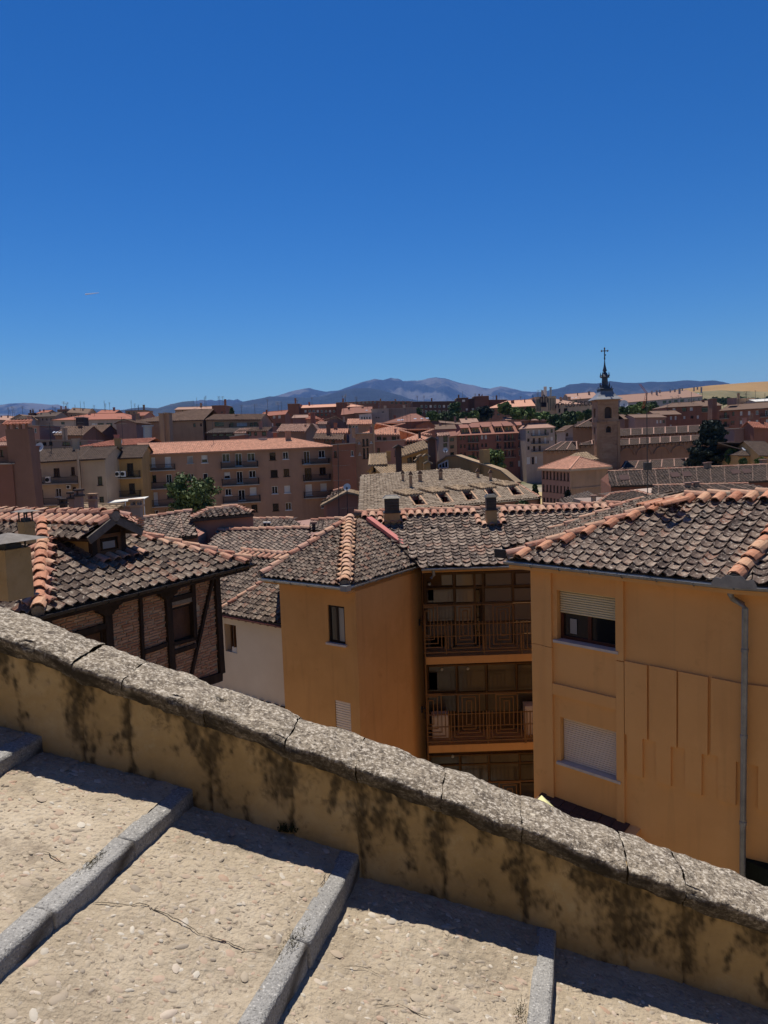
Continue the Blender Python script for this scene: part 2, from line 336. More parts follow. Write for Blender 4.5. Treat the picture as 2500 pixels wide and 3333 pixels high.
crack(2, [(1060, 2850), (1050, 2885), (1035, 2900)], .005)
# dry moss in the joints of the curbs
MOSS = mat('dry_moss', [(.07, .055, .025), (.15, .13, .06)], 30, bump=.8)
def moss(k, x, y, r, n=160):
    s0, z0, s1, z1 = TR[k]; nn = np.cross(unit(WD + Z3 * (z1 - z0) / (s1 - s0)), -ED); nn = nn if nn[2] > 0 else -nn
    C = onp(x, y, tread_P(k, s1, 0), nn); mb = MB()
    for i in range(n):
        P = C - ED * random.gauss(0, r) + WD * random.gauss(0, r * .3); h = random.uniform(.004, .02); d = unit(V3(random.gauss(0, 1), random.gauss(0, 1), 1.2)); sd = unit(np.cross(d, V3(random.random(), random.random(), .2))) * .0016
        mb.add([P - sd, P + sd, P + d * h], [(0, 1, 2)])
    o = mb.build('moss_tuft', MOSS, stair); o['kind'] = 'stuff'
moss(2, 950, 3060, .05, 320); moss(1, 300, 2805, .04, 220); moss(3, 1690, 3310, .05, 200)

# parapet: plastered face with mould streaks, and the cap stones
par = thing('parapet_wall', wpt(0, 0, -1.9), 'low sloping parapet of stained ochre plaster under a lichen-covered stone coping', 'wall')
capL = onwall(0, 2071, .05), onwall(2500, 2985, .05)
cz = lambda s: capL[0][2] + (capL[1][2] - capL[0][2]) * (s - ws(capL[0])) / (ws(capL[1]) - ws(capL[0]))
joint_px = [(-420, 1930), (-60, 2052), (233, 2160), (392, 2225), (656, 2314), (930, 2417), (1158, 2504), (1436, 2601), (1700, 2687), (2045, 2832), (2238, 2900), (2700, 3060)]
JS = [ws(onwall(x, y, .05)) for x, y in joint_px]
def base_z(s):
    for k in range(5):
        if s < TR[k][2]: return tread_z(k, s)
    return tread_z(4, s)
streaks = [(JS[2] - .02, .05, .95), (JS[3], .03, .8), (JS[4] - .09, .035, .55), (JS[4] + .005, .035, 1.0), (JS[5] - .06, .07, .85), (JS[6] + .01, .05, .95), (JS[6] + .11, .06, .7), (JS[6] + .20, .05, .8), (JS[7] - .02, .04, .95),
           (JS[7] + .2, .03, .5), (JS[8] - .01, .05, .95), (JS[8] + .27, .1, .55), (JS[9] - .01, .08, 1.0), (JS[10] + .0, .04, 1.0), (JS[10] + .27, .05, .6), (JS[1] + .06, .05, .6), (JS[1] + .2, .04, .5), (JS[0] + .1, .08, .8)] + [(q, .008, 1.1) for q in JS[1:-1]]
SS = np.linspace(JS[0], JS[-1], 640); nv = 70; v = np.zeros((len(SS), nv, 3)); st = np.zeros((len(SS), nv))
for i, s in enumerate(SS):
    zt = cz(s) - .03; zb = base_z(s) - .22
    for j in range(nv):
        z = zt + (zb - zt) * j / (nv - 1); dz = zt - z; P = wpt(s, 0, z)
        gv = min(abs(s - q) for q in JS); off = .010 * fbm(s * 2.3, z * 2.3, 3., 3) + .003 * fbm(s * 16, z * 16, 1., 3) - .010 * math.exp(-(gv / .006) ** 2)
        v[i, j] = P + WN * off
        hgt = zt - base_z(s); rel = dz / max(.05, hgt)
        wob = .03 * fbm(s * 3, z * 5, 7., 3); nz = fbm(s * 12, z * 7, 2., 4); nf = fbm(s * 42, z * 30, 5., 3); big = fbm(s * 4.5, z * 1.5, 6., 3)
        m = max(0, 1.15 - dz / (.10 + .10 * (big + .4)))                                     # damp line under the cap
        for (c, w, ln) in streaks:
            t = abs(s + wob - c) / (w * 2.1 * (1 + .8 * big)); fall = max(0, min(1, (ln * 1.02 - rel) * 3.5))
            m = max(m, (1.12 - t * .8) * fall * (t < 1.4) * .98)
        m = max(m, .62 * max(0, (rel - .78) * 3) * (.5 + nz))
        m = max(m, .55 * max(0, nz - .18) * 2)
        st[i, j] = .85 * math.exp(-(gv / .007) ** 2) * (.8 + .5 * nf) if gv < .012 else 0
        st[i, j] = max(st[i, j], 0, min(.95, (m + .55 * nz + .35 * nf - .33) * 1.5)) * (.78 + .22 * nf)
mesh_np('plaster_face', v.reshape(-1, 3), grid_faces(len(SS), nv), PLAST, par, attrs={'stain_shade': ('POINT', st.ravel())})
prof = [(-.012, -.10), (.008, -.098), (.018, -.082), (.028, -.07), (.038, -.055), (.046, -.04), (.050, -.022), (.049, -.008), (.036, .0), (.0, .006), (-.05, .010), (-.10, .012), (-.15, .012), (-.20, .009), (-.245, .003), (-.27, -.012), (-.28, -.04), (-.275, -.08), (-.24, -.12)]
def dens(pr, m):
    o = []
    for a_, b_ in zip(pr[:-1], pr[1:]):
        n = max(1, round(math.dist(a_, b_) / m)); o += [(a_[0] + (b_[0] - a_[0]) * i / n, a_[1] + (b_[1] - a_[1]) * i / n) for i in range(n)]
    return o + [pr[-1]]
PR = dens(prof, .010); HOLE = onp(722, 2298, wpt(0, -.10, 0), WN); HOLE[2] = cz(ws(HOLE)) + .012
for c in range(len(JS) - 1):
    sa, sb = JS[c] + .0016, JS[c + 1] - .0016; n = int((sb - sa) / .010) + 2; sd = c * 3.7; lift = random.uniform(-.006, .006); v = np.zeros((n, len(PR), 3)); st = np.zeros((n, len(PR)))
    for i in range(n):
        s = sa + (sb - sa) * i / (n - 1); ed = min(s - sa, sb - s); rd = .010 * math.exp(-ed / .010)
        for j, (o_, z_) in enumerate(PR):
            P = wpt(s, o_, cz(s) + z_ + lift); nn = V3(*noise.noise_vector(Vector((P[0] * 6, P[1] * 6, P[2] * 6)))) * .016 + V3(*noise.noise_vector(Vector((P[0] * 21, P[1] * 21 + sd, P[2] * 21)))) * .007 + V3(*noise.noise_vector(Vector((P[0] * 60, P[1] * 60 + sd, P[2] * 60)))) * .0028
            chip = max(0, fbm(s * 5 + sd, 1., 2., 3) - .25) * .05 if -.03 < z_ < .01 and o_ > .02 else 0
            hole = max(0., 1 - np.linalg.norm(P - HOLE) / .024); P = P - Z3 * .05 * min(1, hole * 2)
            v[i, j] = P + nn + (WN * -.12 - Z3) * 0 - (WN * o_ + Z3 * (z_ + .05)) * rd * 2 - WN * chip
            st[i, j] = min(1, hole * 3) if hole > 0 else max(0, min(.92, (-z_ - .006) * 36)) * (o_ > -.1) * max(.5, min(1.05, .85 + .6 * fbm(s * 7, z_ * 12, 3., 4)))  # front face takes stain and painted shade; the hole is painted shade too
    # closed ends
    vv = list(v.reshape(-1, 3)); fs = [list(q) for q in grid_faces(n, len(PR))[:, ::-1]]; sl_ = list(st.ravel())
    o = mesh_np('cap_stone', vv, fs, CAPM, par, attrs={'stain_shade': ('POINT', sl_)})
mb = MB()
for i in range(40):
    s0_, s1_ = JS[0] + (JS[-1] - JS[0]) * i / 40, JS[0] + (JS[-1] - JS[0]) * (i + 1) / 40
    mb.quad(wpt(s0_, -.26, cz(s0_) - .05), wpt(s1_, -.26, cz(s1_) - .05), wpt(s1_, -.26, -15), wpt(s0_, -.26, -15))
    mb.quad(wpt(s0_, -.27, cz(s0_) - .06), wpt(s1_, -.27, cz(s1_) - .06), wpt(s1_, -.01, cz(s1_) - .06), wpt(s0_, -.01, cz(s0_) - .06))
mb.build('outer_face', PLAST, par)
# weed at the foot of the wall
mb = MB(); C = onwall(938, 2705) + WN * .01
for i in range(26):
    d = unit(V3(random.gauss(0, .7), random.gauss(-.4, .5), 1)); L_ = random.uniform(.02, .065); sd_ = unit(np.cross(d, V3(.3, .5, .1))) * .0022; b0 = C + WD * random.gauss(0, .02); mb.quad(b0 - sd_, b0 + sd_, b0 + d * L_ + sd_ * .4, b0 + d * L_ - sd_ * .4)
    for q in range(4):
        t = b0 + d * L_ * random.uniform(.3, 1); a_ = unit(V3(*[random.gauss(0, 1) for _ in range(3)])); b_ = unit(np.cross(a_, V3(.2, .4, .9))); mb.quad(t, t + a_ * .006 + b_ * .004, t + a_ * .013, t + a_ * .006 - b_ * .004)
mb.build('small_weed', mat('weed_leaf', [(.025, .035, .012), (.05, .06, .02)], 20, bump=0), None)
tag(bpy.data.objects['small_weed'], 'tiny dark weed growing at the foot of the parapet', 'weed')
# ground: one sheet from the foot of the walls to the horizon
# ------------------------------------------------------------------ tiled roofs
def inside(poly, s, t):
    c = False; n = len(poly)
    for i in range(n):
        (x0, y0), (x1, y1) = poly[i], poly[i - 1]
        if (y0 > t) != (y1 > t) and s < (x1 - x0) * (t - y0) / (y1 - y0) + x0: c = not c
    return c
_TM = {}
def tile_meshes(kind, w, L, dep, mt):
    """one barrel tile, local x across, y up the slope, z out of the roof; hollow side up for 'canal', down for 'cover'"""
    key = (kind, round(w, 3), round(L, 3), mt.name)
    if key in _TM: return _TM[key]
    out = []
    for q in range(4):
        rg = np.random.default_rng(q + 11); n = 6 if kind == 'canal' else 9; th = .020; vs = []
        for (y, ws_, zo) in ((0, .95, .044), (L * .5, .98, .018), (L, 1.0, -.006)):
            for lay in (0, -th):
                for i in range(n):
                    x = (i / (n - 1) - .5) * w * ws_; u_ = (2 * x / (w * ws_)) ** 2
                    z = dep * u_ if kind == 'canal' else dep * math.sqrt(max(0, 1 - u_ * .98))
                    vs.append((x + rg.normal(0, .0035), y + (rg.normal(0, .010) if y == 0 else 0), z + zo + lay + rg.normal(0, .0022)))
        fs = []; rw = 2 * n
        for a_ in range(2):
            for i in range(n - 1):
                b0 = a_ * rw + i; fs.append((b0, b0 + 1, b0 + rw + 1, b0 + rw)); b1 = b0 + n
                if kind == 'cover' and a_ == 0: fs.append((b1, b1 + rw, b1 + rw + 1, b1 + 1))
            for i in (0, n - 1): b0 = a_ * rw + i; fs.append((b0, b0 + rw, b0 + rw + n, b0 + n) if i == 0 else (b0, b0 + n, b0 + rw + n, b0 + rw))
        for i in range(n - 1): fs.append((i, i + n, i + n + 1, i + 1))
        me = bpy.data.meshes.new('tile'); me.from_pydata(vs, [], fs); me.materials.append(mt); me.polygons.foreach_set('use_smooth', [False] * len(fs)); me.update(); out.append(me)
    _TM[key] = out; return out

def place(meshes, items, parent, name, n_single):
    """items: list of (P, X, Y, Z); the nearest n_single become objects of their own, the rest one joined part"""
    items = sorted(items, key=lambda q: float(np.dot(q[0], q[0]))); O = origin(parent)
    for i, (P, X, Y, Zv) in enumerate(items[:n_single]):
        p = P - O; link(name, meshes[random.randrange(len(meshes))], parent, Matrix(((X[0], Y[0], Zv[0], p[0]), (X[1], Y[1], Zv[1], p[1]), (X[2], Y[2], Zv[2], p[2]), (0, 0, 0, 1))))
    rest = items[n_single:]
    if rest:
        vv = [np.array([c.co[:] for c in m.vertices]) for m in meshes]; ff = [np.array([tuple(p.vertices) for p in m.polygons]) for m in meshes]; V_, F_, A_ = [], [], []; b = 0
        for P, X, Y, Zv in rest:
            k = random.randrange(len(meshes)); V_.append(vv[k][:, :1] * X + vv[k][:, 1:2] * Y + vv[k][:, 2:] * Zv + P); F_.append(ff[k] + b); b += len(vv[k]); A_.append(np.full(len(ff[k]), random.random()))
        mesh_np(name + ('s' if name[-1] != 's' else ''), np.concatenate(V_), np.concatenate(F_), meshes[0].materials[0], parent, False, {'rnd': ('FACE', np.concatenate(A_))}, 'stuff')

def face_axes(A, B, pitch=None, third=None):
    ex = unit(B - A)
    if third is not None: w = third - A; ey = unit(w - ex * (w @ ex))
    else: nO = V3(ex[1], -ex[0], 0); ey = -nO * math.cos(R(pitch)) + Z3 * math.sin(R(pitch))
    n = np.cross(ex, ey); return ex, ey, (n if n[2] > 0 else -n)

def roof_face(parent, A, B, poly, pitch=None, third=None, w=.25, row=.25, dep=.055, kind='canal', mt=TILE, n_single=300, deck=True, jit=1., name='tile', t0=-.06):
    ex, ey, n = face_axes(A, B, pitch, third); items = []; L = row + .13
    s_lo, s_hi = min(p[0] for p in poly), max(p[0] for p in poly); t_hi = max(p[1] for p in poly)
    for i in range(int((s_hi - s_lo) / w) + 1):
        for j in range(int((t_hi - t0) / row) + 1):
            s = s_lo + (i + .5) * w; t = t0 + j * row
            if not inside(poly, s, max(t + row * .5, .01)): continue
            slip = random.random() < .05; a_ = random.gauss(0, .03 if not slip else .09) * jit; b_ = random.gauss(0, .02) * jit
            X = unit(ex + ey * a_ + n * b_); Zv = unit(n - X * (n @ X) + ey * random.gauss(0, .012) * jit); Y = np.cross(Zv, X)
            if Y @ ey < 0: Y = -Y
            sag = .02 * fbm(s * .7, t * .7, 3., 2)
            items.append((A + ex * (s + random.gauss(0, .005) * jit) + ey * (t + random.gauss(0, .014) * jit - (random.uniform(.0, .07) if slip else 0)) + n * (.012 + sag + random.gauss(0, .003)), X, Y, Zv))
    place(tile_meshes(kind, w * (.985 if kind == 'canal' else .80), L, dep, mt), items, parent, name, n_single)
    return ex, ey, n

def deck(name, parent, pts, th=.06, m=None):
    mb = MB(); nrm = np.cross(pts[1] - pts[0], pts[2] - pts[0]); nrm = unit(nrm) * (1 if nrm[2] > 0 else -1)
    mb.prism([p - nrm * .012 for p in pts], -nrm * th); return mb.build(name, m or UNDER, parent)

def ridge_row(parent, A, B, r=.115, step=.33, mt=TERRA, lift=.05, name='ridge_tile', mort=True, nrm=Z3):
    A, B = np.asarray(A, float), np.asarray(B, float); d = unit(B - A); L = np.linalg.norm(B - A); x = unit(np.cross(d, nrm)); z = np.cross(x, d); z = z if z @ nrm > 0 else -z
    ms = tile_meshes('cover', 2 * r, step + .09, r * .85, mt); n = max(1, int(L / step)); st_ = L / n
    items = []
    for i in range(n):
        P = A + d * (i * st_) + z * (lift + random.gauss(0, .008)) + x * random.gauss(0, .01); dd = unit(d + x * random.gauss(0, .03) + z * random.gauss(0, .015)); xx = unit(np.cross(dd, z)); items.append((P, xx, dd, np.cross(xx, dd)))
    place(ms, items, parent, name, 10 ** 6)
    if mort:
        mb = MB(); mb.tube([A + z * (lift - .02) + d * (L * i / 12) for i in range(13)], [r * .93 + random.uniform(-.008, .008) for i in range(13)], 10); mb.build('ridge_mortar', MORTAR, parent)

def gutter(parent, A, B, mt, r=.065, out=V3(0, 0, 0), name='gutter', brackets=True, drop=.05):
    A, B = A + out - Z3 * drop, B + out - Z3 * drop; d = unit(B - A); x = unit(np.cross(d, Z3)); mb = MB(); n = 9; vs = []
    for P in (A, B):
        for rr in (r, r - .008):
            vs += [P + x * rr * math.cos(math.pi * k / (n - 1)) - Z3 * rr * math.sin(math.pi * k / (n - 1)) for k in range(n)]
    fs = []
    for k in range(n - 1): fs += [(k, k + 1, 2 * n + k + 1, 2 * n + k), (n + k, 3 * n + k, 3 * n + k + 1, n + k + 1), (k, n + k, n + k + 1, k + 1), (2 * n + k, 2 * n + k + 1, 3 * n + k + 1, 3 * n + k)]
    for k in (0, n - 1): fs.append((k, 2 * n + k, 3 * n + k, n + k))
    mb.add(vs, fs)
    for sd in (-1, 1): mb.tube([A + x * r * sd, B + x * r * sd], .008, 6)
    g = mb.build(name, mt, parent)
    if brackets:
        m = int(np.linalg.norm(B - A) / .75)
        for i in range(1, m + 1):
            P = A + (B - A) * i / (m + 1); mb = MB(); path = [P + x * (r + .004) * math.cos(math.pi * k / 8) - Z3 * (r + .004) * math.sin(math.pi * k / 8) for k in range(9)]
            for a_, b_ in zip(path[:-1], path[1:]): mb.beam(a_, b_, .028, .006, d)
            mb.build('gutter_bracket', mt, g)
    return g

def wall_holes(mb, O, ex, wid, hgt, holes, depth=.15, top=None):
    """vertical wall from O (top left corner) along ex, down hgt, with rectangular openings (x0, x1, y0 from top, y1) and their reveals"""
    nO = V3(ex[1], -ex[0], 0)
    P = lambda x, y, o=0.: O + ex * x - Z3 * y + nO * o
    holes = [(max(0., a_), min(wid, b_), max(0., c), min(hgt, d)) for a_, b_, c, d in holes if b_ > .02 and a_ < wid - .02 and d > .02 and c < hgt - .02]
    xs = sorted({0., wid, *[h[0] for h in holes], *[h[1] for h in holes]}); ys = sorted({0., hgt, *[h[2] for h in holes], *[h[3] for h in holes]})
    for x0, x1 in zip(xs[:-1], xs[1:]):
        for y0, y1 in zip(ys[:-1], ys[1:]):
            cx, cy = (x0 + x1) / 2, (y0 + y1) / 2
            if any(h[0] < cx < h[1] and h[2] < cy < h[3] for h in holes): continue
            mb.quad(P(x0, y1), P(x1, y1), P(x1, y0), P(x0, y0))
    for a_, b_, c, d in holes:
        for q in (((a_, c), (a_, d)), ((b_, d), (b_, c)), ((b_, c), (a_, c)), ((a_, d), (b_, d))):
            (x0, y0), (x1, y1) = q; mb.quad(P(x0, y0), P(x1, y1), P(x1, y1, -depth), P(x0, y0, -depth))

def frame_rect(mb, C, ex, w, h, bar, thick, nO):
    """window frame round the rectangle with centre C"""
    for sx in (-1, 1): mb.box(C + ex * sx * (w / 2 - bar / 2), ex * bar / 2, nO * thick / 2, Z3 * h / 2)
    for sz in (-1, 1): mb.box(C + Z3 * sz * (h / 2 - bar / 2), ex * (w / 2 - bar), nO * thick / 2, Z3 * bar / 2)

# ------------------------------------------------------------------ half-timbered house on the left
A = onz(125, 1998, -2.6); B = onz(814, 1831, -2.6); ex = unit(B - A); nO = V3(ex[1], -ex[0], 0); LE = np.linalg.norm(B - A)
th = thing('timber_house', (A + B) / 2 - nO * 2 - Z3 * 8, 'old half-timbered brick house with mossy tile roof and a gabled dormer', 'house')
PT = 23.
ey = -nO * math.cos(R(PT)) + Z3 * math.sin(R(PT)); RP = lambda s, t: A + ex * s + ey * t
hip_t = 3.0; cs = math.cos(R(PT))
top_t = hip_t; pl = [(0, 0), (LE, 0), (LE - top_t * cs * .93, top_t), (top_t * cs * .80, top_t)]
rf = deck('roof', th, [RP(*q) for q in pl])
# opening for the dormer is simply left without tiles
fl, fr = onp(300, 1820, A, np.cross(ex, ey)), onp(408, 1800, A, np.cross(ex, ey)); sL, tL = (fl - A) @ ex, (fl - A) @ ey; sR, tR = (fr - A) @ ex, (fr - A) @ ey
tD = (tL + tR) / 2
poly_t = [(0, 0), (LE, 0), (LE - top_t * cs * .93, top_t), (sR + .05, top_t), (sR + .05, tD - .02), (sL - .05, tD - .02), (sL - .05, top_t), (top_t * cs * .80, top_t)]
roof_face(rf, A, B, poly_t, pitch=PT, w=.235, row=.235, mt=TILE, n_single=300)
# left slope beyond the hip
A2 = A - nO * 5.0; ex2 = unit(A - A2)
third = RP(top_t * cs * .80, top_t)
ex2_, ey2, n2 = face_axes(A2, A, third=third)
l2 = [(0, 0), (5.0, 0), ((third - A2) @ ex2_, (third - A2) @ ey2), (0, (third - A2) @ ey2)]
deck('roof_side', th, [A2 + ex2_ * s + ey2 * t for s, t in l2])
roof_face(rf, A2, A, l2, third=third, w=.235, row=.25, mt=TILE, n_single=120)
# far slope
C3 = RP(LE - top_t * cs * .93, top_t); mb = MB(); mb.poly([B, B - nO * 5, C3 - nO * 2.4, C3]); mb.build('roof_back', MORTAR, th)
ridge_row(rf, A + Z3 * .0, third, .12, .30, TERRA_O, .06)
ridge_row(rf, B, C3, .10, .36, TERRA, .05)
for i in range(9):      # cover tiles laid against the hip
    for sd in (0, 1):
        P = A + (third - A) * ((i + .6) / 10) * .95
        ax_, ay_ = (ex, ey) if sd else (-ex2_, ey2); q = P + ax_ * .17 + V3(0, 0, .055)
        nn = np.cross(ex, ey) if sd else n2; place(tile_meshes('cover', .19, .34, .085, TERRA), [(q - ay_ * .1 + ax_ * .03, unit(ax_ + ay_ * .12), unit(ay_ - ax_ * .12), nn)], rf, 'cover_tile', 9)
for i in range(11):
    P = B + (C3 - B) * ((i + .8) / 11.5); place(tile_meshes('cover', .20, .36, .085, TERRA), [(P - ey * .30 - ex * .05 + V3(0, 0, .03), ex, ey, np.cross(ex, ey))], rf, 'cover_tile', 9)
for i in range(5):
    place(tile_meshes('cover', .21, .36, .085, TERRA), [(RP(sL + .1 + (sR - sL + .15) * i / 4, tD - .33) + V3(0, 0, .035), ex, ey, np.cross(ex, ey))], rf, 'cover_tile', 9)
# eave boards, gutter
mb = MB(); mb.beam(A - nO * .30 - Z3 * .10, B - nO * .30 - Z3 * .10, .55, .05); mb.beam(A - nO * .05 - Z3 * .12, B - nO * .05 - Z3 * .12, .05, .12); mb.build('eave_boards', WOOD_D, th)
gutter(th, A - ex * .05, B + ex * .12, GUTTER_D, .075, nO * .03, drop=.03)
gutter(th, A2 - ex2 * .05, A + nO * .08, GUTTER_D, .075, -ex * .03, drop=.03)
# brick wall with timbers
WO = A - nO * .50; wn = nO
onw = lambda x, y, o=0.: onp(x, y, WO + nO * o, nO)
z1 = lambda x, y: (x / 1.843, 1600 + y / 1.843)      # a reading of the photograph in a magnified crop
wr = onw(*z1(1312, 800)); WL = (wr - WO) @ ex; wtop = -2.68; wbot = onw(*z1(1325, 1125))[2]
win1 = [onw(*z1(*q)) for q in ((1016, 686), (1160, 895))]; w1 = ((win1[0] - WO) @ ex, (win1[1] - WO) @ ex, wtop - (win1[0][2] + win1[1][2] + 0) / 2, 0)
pz = lambda P: P[2]
W1 = [(onw(*z1(1022, 705)) - WO) @ ex, (onw(*z1(1160, 800)) - WO) @ ex, onw(*z1(1085, 685))[2], onw(*z1(1100, 895))[2]]
W2 = [(onw(*z1(482, 900)) - WO) @ ex, (onw(*z1(628, 900)) - WO) @ ex, onw(*z1(555, 842))[2], onw(*z1(555, 842))[2] - 1.05]
mb = MB(); WOt = V3(WO[0], WO[1], wtop)
wall_holes(mb, WOt - nO * .012, ex, WL, wtop - wbot, [(W1[0], W1[1], wtop - W1[2], wtop - W1[3]), (W2[0], W2[1], wtop - W2[2], wtop - W2[3])], .12)
mb.quad(WOt + ex * WL, WOt + ex * WL - Z3 * (wtop - wbot), WOt + ex * WL - nO * 5 - Z3 * (wtop - wbot), WOt + ex * WL - nO * 5); mb.quad(WOt, WOt - nO * 5, WOt - nO * 5 - Z3 * (wtop - wbot), WOt - Z3 * (wtop - wbot))
wl = mb.build('wall', BRICK_M, th)
mb = MB(); mb.box(WOt + ex * (WL / 2 - .15) - nO * 2.6 + Z3 * (wbot - wtop - 4.5), ex * (WL / 2 - .05), nO * 2.4, Z3 * 4.5); mb.build('lower_wall', WHITEP, th)
bm_ = bpy.data.meshes.new('brick'); tmp = MB(); tmp.box((0, 0, 0), (.118, 0, 0), (0, .014, 0), (0, 0, .020)); bm_.from_pydata(tmp.v, [], tmp.f); bm_.materials.append(BRICK); bm_.update()
items = []; zc = wtop - .04; rowi = 0
while zc > wbot + .03:
    x = -.12 * (rowi % 2) - .05 + random.uniform(-.02, .02)
    while x < WL - .1:
        x += .262 + random.gauss(0, .01); zz = zc + .012 * fbm(x * 1.5, zc * 2, 4., 2)
        if x > WL - .12: break
        if any(w[0] - .12 < x < w[1] + .12 and w[3] - .03 < zz < w[2] + .03 for w in (W1, W2)): continue
        sc_ = random.uniform(.86, 1.04); r_ = random.gauss(0, .012)
        items.append((WO - Z3 * (WO[2] - zz) + ex * x + nO * random.uniform(-.008, .004), (ex + Z3 * r_) * sc_, nO, Z3 * random.uniform(.8, 1.15)))
    zc -= .058; rowi += 1
place([bm_], items, wl, 'brick', 300)
def timber(p, q, w, name='timber_post', o=.03):
    a_, b_ = onw(*z1(*p), o), onw(*z1(*q), o); d = unit(b_ - a_); sd = unit(np.cross(d, nO)); mb = MB(); n = 7
    for i in range(n - 1):
        pa, pb = a_ + (b_ - a_) * i / (n - 1), a_ + (b_ - a_) * (i + 1) / (n - 1); pa = pa + sd * .012 * fbm(*(pa * 3), 2); pb = pb + sd * .012 * fbm(*(pb * 3), 2)
        mb.box((pa + pb) / 2, (pb - pa) / 2, sd * w / 2, nO * .045)
    mb.build(name, WOOD_D, th)
timber((1297, 500), (1330, 1090), .15); timber((1005, 640), (1032, 1095), .15); timber((643, 720), (660, 1010), .17); timber((838, 630), (857, 1040), .07, o=.02)
timber((1153, 560), (1168, 885), .10); timber((1272, 525), (1138, 1130), .07, 'timber_brace', .025); timber((282, 785), (335, 860), .12, 'timber_brace')
timber((862, 962), (1000, 915), .09, 'timber_rail'); timber((1040, 965), (1172, 920), .09, 'timber_rail'); timber((1012, 652), (1152, 618), .10, 'timber_rail'); timber((1030, 915), (1172, 880), .07, 'timber_rail')
timber((438, 858), (632, 805), .10, 'timber_rail'); timber((1190, 1152), (1328, 1108), .20, 'timber_rail'); timber((660, 1110), (1000, 1250), .10, 'timber_rail')
for c in ((1000, 605), (637, 700)):            # carved bracket under the eave beam
    P = onw(*z1(*c), .05); mb = MB(); prof_ = [(-.33, .10), (.33, .10), (.33, .03), (.24, .01), (.22, -.05), (.14, -.07), (.10, -.12), (-.10, -.12), (-.14, -.07), (-.22, -.05), (-.24, .01), (-.33, .03)]
    mb.prism([P + ex * a_ + Z3 * b_ - nO * .06 for a_, b_ in prof_], nO * .14); mb.build('carved_bracket', WOOD_D, th)
mb = MB(); mb.beam(WOt + nO * .04 - Z3 * .06, WOt + ex * WL + nO * .04 - Z3 * .06, .16, .14); mb.build('wall_plate', WOOD_D, th)
for Wn in (W1, W2):
    C = WO - Z3 * (WO[2] - (Wn[2] + Wn[3]) / 2) + ex * (Wn[0] + Wn[1]) / 2 - nO * .06; w_, h_ = Wn[1] - Wn[0], Wn[2] - Wn[3]
    mb = MB(); frame_rect(mb, C, ex, w_, h_, .05, .08, nO); f_ = mb.build('window', WOOD_D, th)
    n = 26
    for i in range(n):
        mb = MB(); c = C - Z3 * (h_ / 2 - .05 - (h_ - .1) * (i + .5) / n); mb.box(c, ex * (w_ / 2 - .05), nO * .010 + Z3 * .006, Z3 * (h_ - .1) / n * .44 - nO * .004); mb.build('shutter_slat', BROWNW, f_)
    mb = MB(); mb.box(C - nO * .03, ex * w_ / 2, nO * .004, Z3 * h_ / 2); mb.build('backing', WOOD_D, f_)
mb = MB(); a_, b_ = onw(*z1(1018, 672), .02), onw(*z1(1152, 645), .02); mb.beam(a_, b_, .06, .10); mb.build('lintel_stone', MORTAR, th)
# dormer
FC = (fl + fr) / 2; FC = V3(FC[0], FC[1], FC[2]); hw = np.linalg.norm((fr - fl) @ ex) / 2 if False else abs((fr - fl) @ ex) / 2
FB = FC + nO * .28; Lp, pk, Rp = onp(288, 1757, FB, nO), onp(374, 1684, FB, nO), onp(434, 1727, FB, nO); FC = pk - nO * .28; ohw = max((pk - Lp) @ ex, (Rp - pk) @ ex); pe = (Lp[2] + Rp[2]) / 2; evz = pk[2] - (pk[2] - pe) * hw / ohw; dz0 = fl[2] - .25
cx_ = (fl + fr) / 2 @ ex; mid = FC + ex * 0
mb = MB(); pL, pR = mid - ex * hw, mid + ex * hw; q = lambda P, z, back=0.: V3(P[0], P[1], z) - nO * back
mb.poly([q(pL, dz0), q(pR, dz0), q(pR, evz), q(mid, pk[2] - .06), q(pL, evz)])
for P in (pL, pR): mb.quad(q(P, dz0 - .3), q(P, dz0 - .3, 3.2), q(P, evz, 3.2), q(P, evz))
dm = mb.build('dormer', mat('dormer_plaster', [(.40, .25, .09), (.47, .30, .12)], 3, bump=.3), th)
mb = MB()
for P, s_ in ((pL, 1), (pR, -1)): mb.box(q(P, (dz0 + evz) / 2) + ex * s_ * .06 + nO * .02, ex * .07, nO * .05, Z3 * (evz - dz0) / 2)
mb.prism([q(pL, evz - .12, -.04), q(pR, evz - .12, -.04), q(pR, evz, -.04), q(mid, pk[2] - .08, -.04), q(pL, evz, -.04)], -nO * .08); mb.build('dormer_timber', WOOD_D, dm)
Cw = q(mid, (dz0 + .25 + evz - .12) / 2 + .03, -.03); mb = MB(); frame_rect(mb, Cw, ex, .60, .40, .075, .08, nO); wd = mb.build('dormer_window', BROWNW, dm)
mb = MB(); mb.box(Cw, ex * .23, nO * .01, Z3 * .13); mb.build('pane', GLASS, wd)
mb = MB(); mb.box(Cw + nO * .02 - Z3 * .02, ex * .15, nO * .006, Z3 * .07); mb.build('curtain', CURT, wd)
Pk = lambda b: q(mid, pk[2], b); LB = 5.2
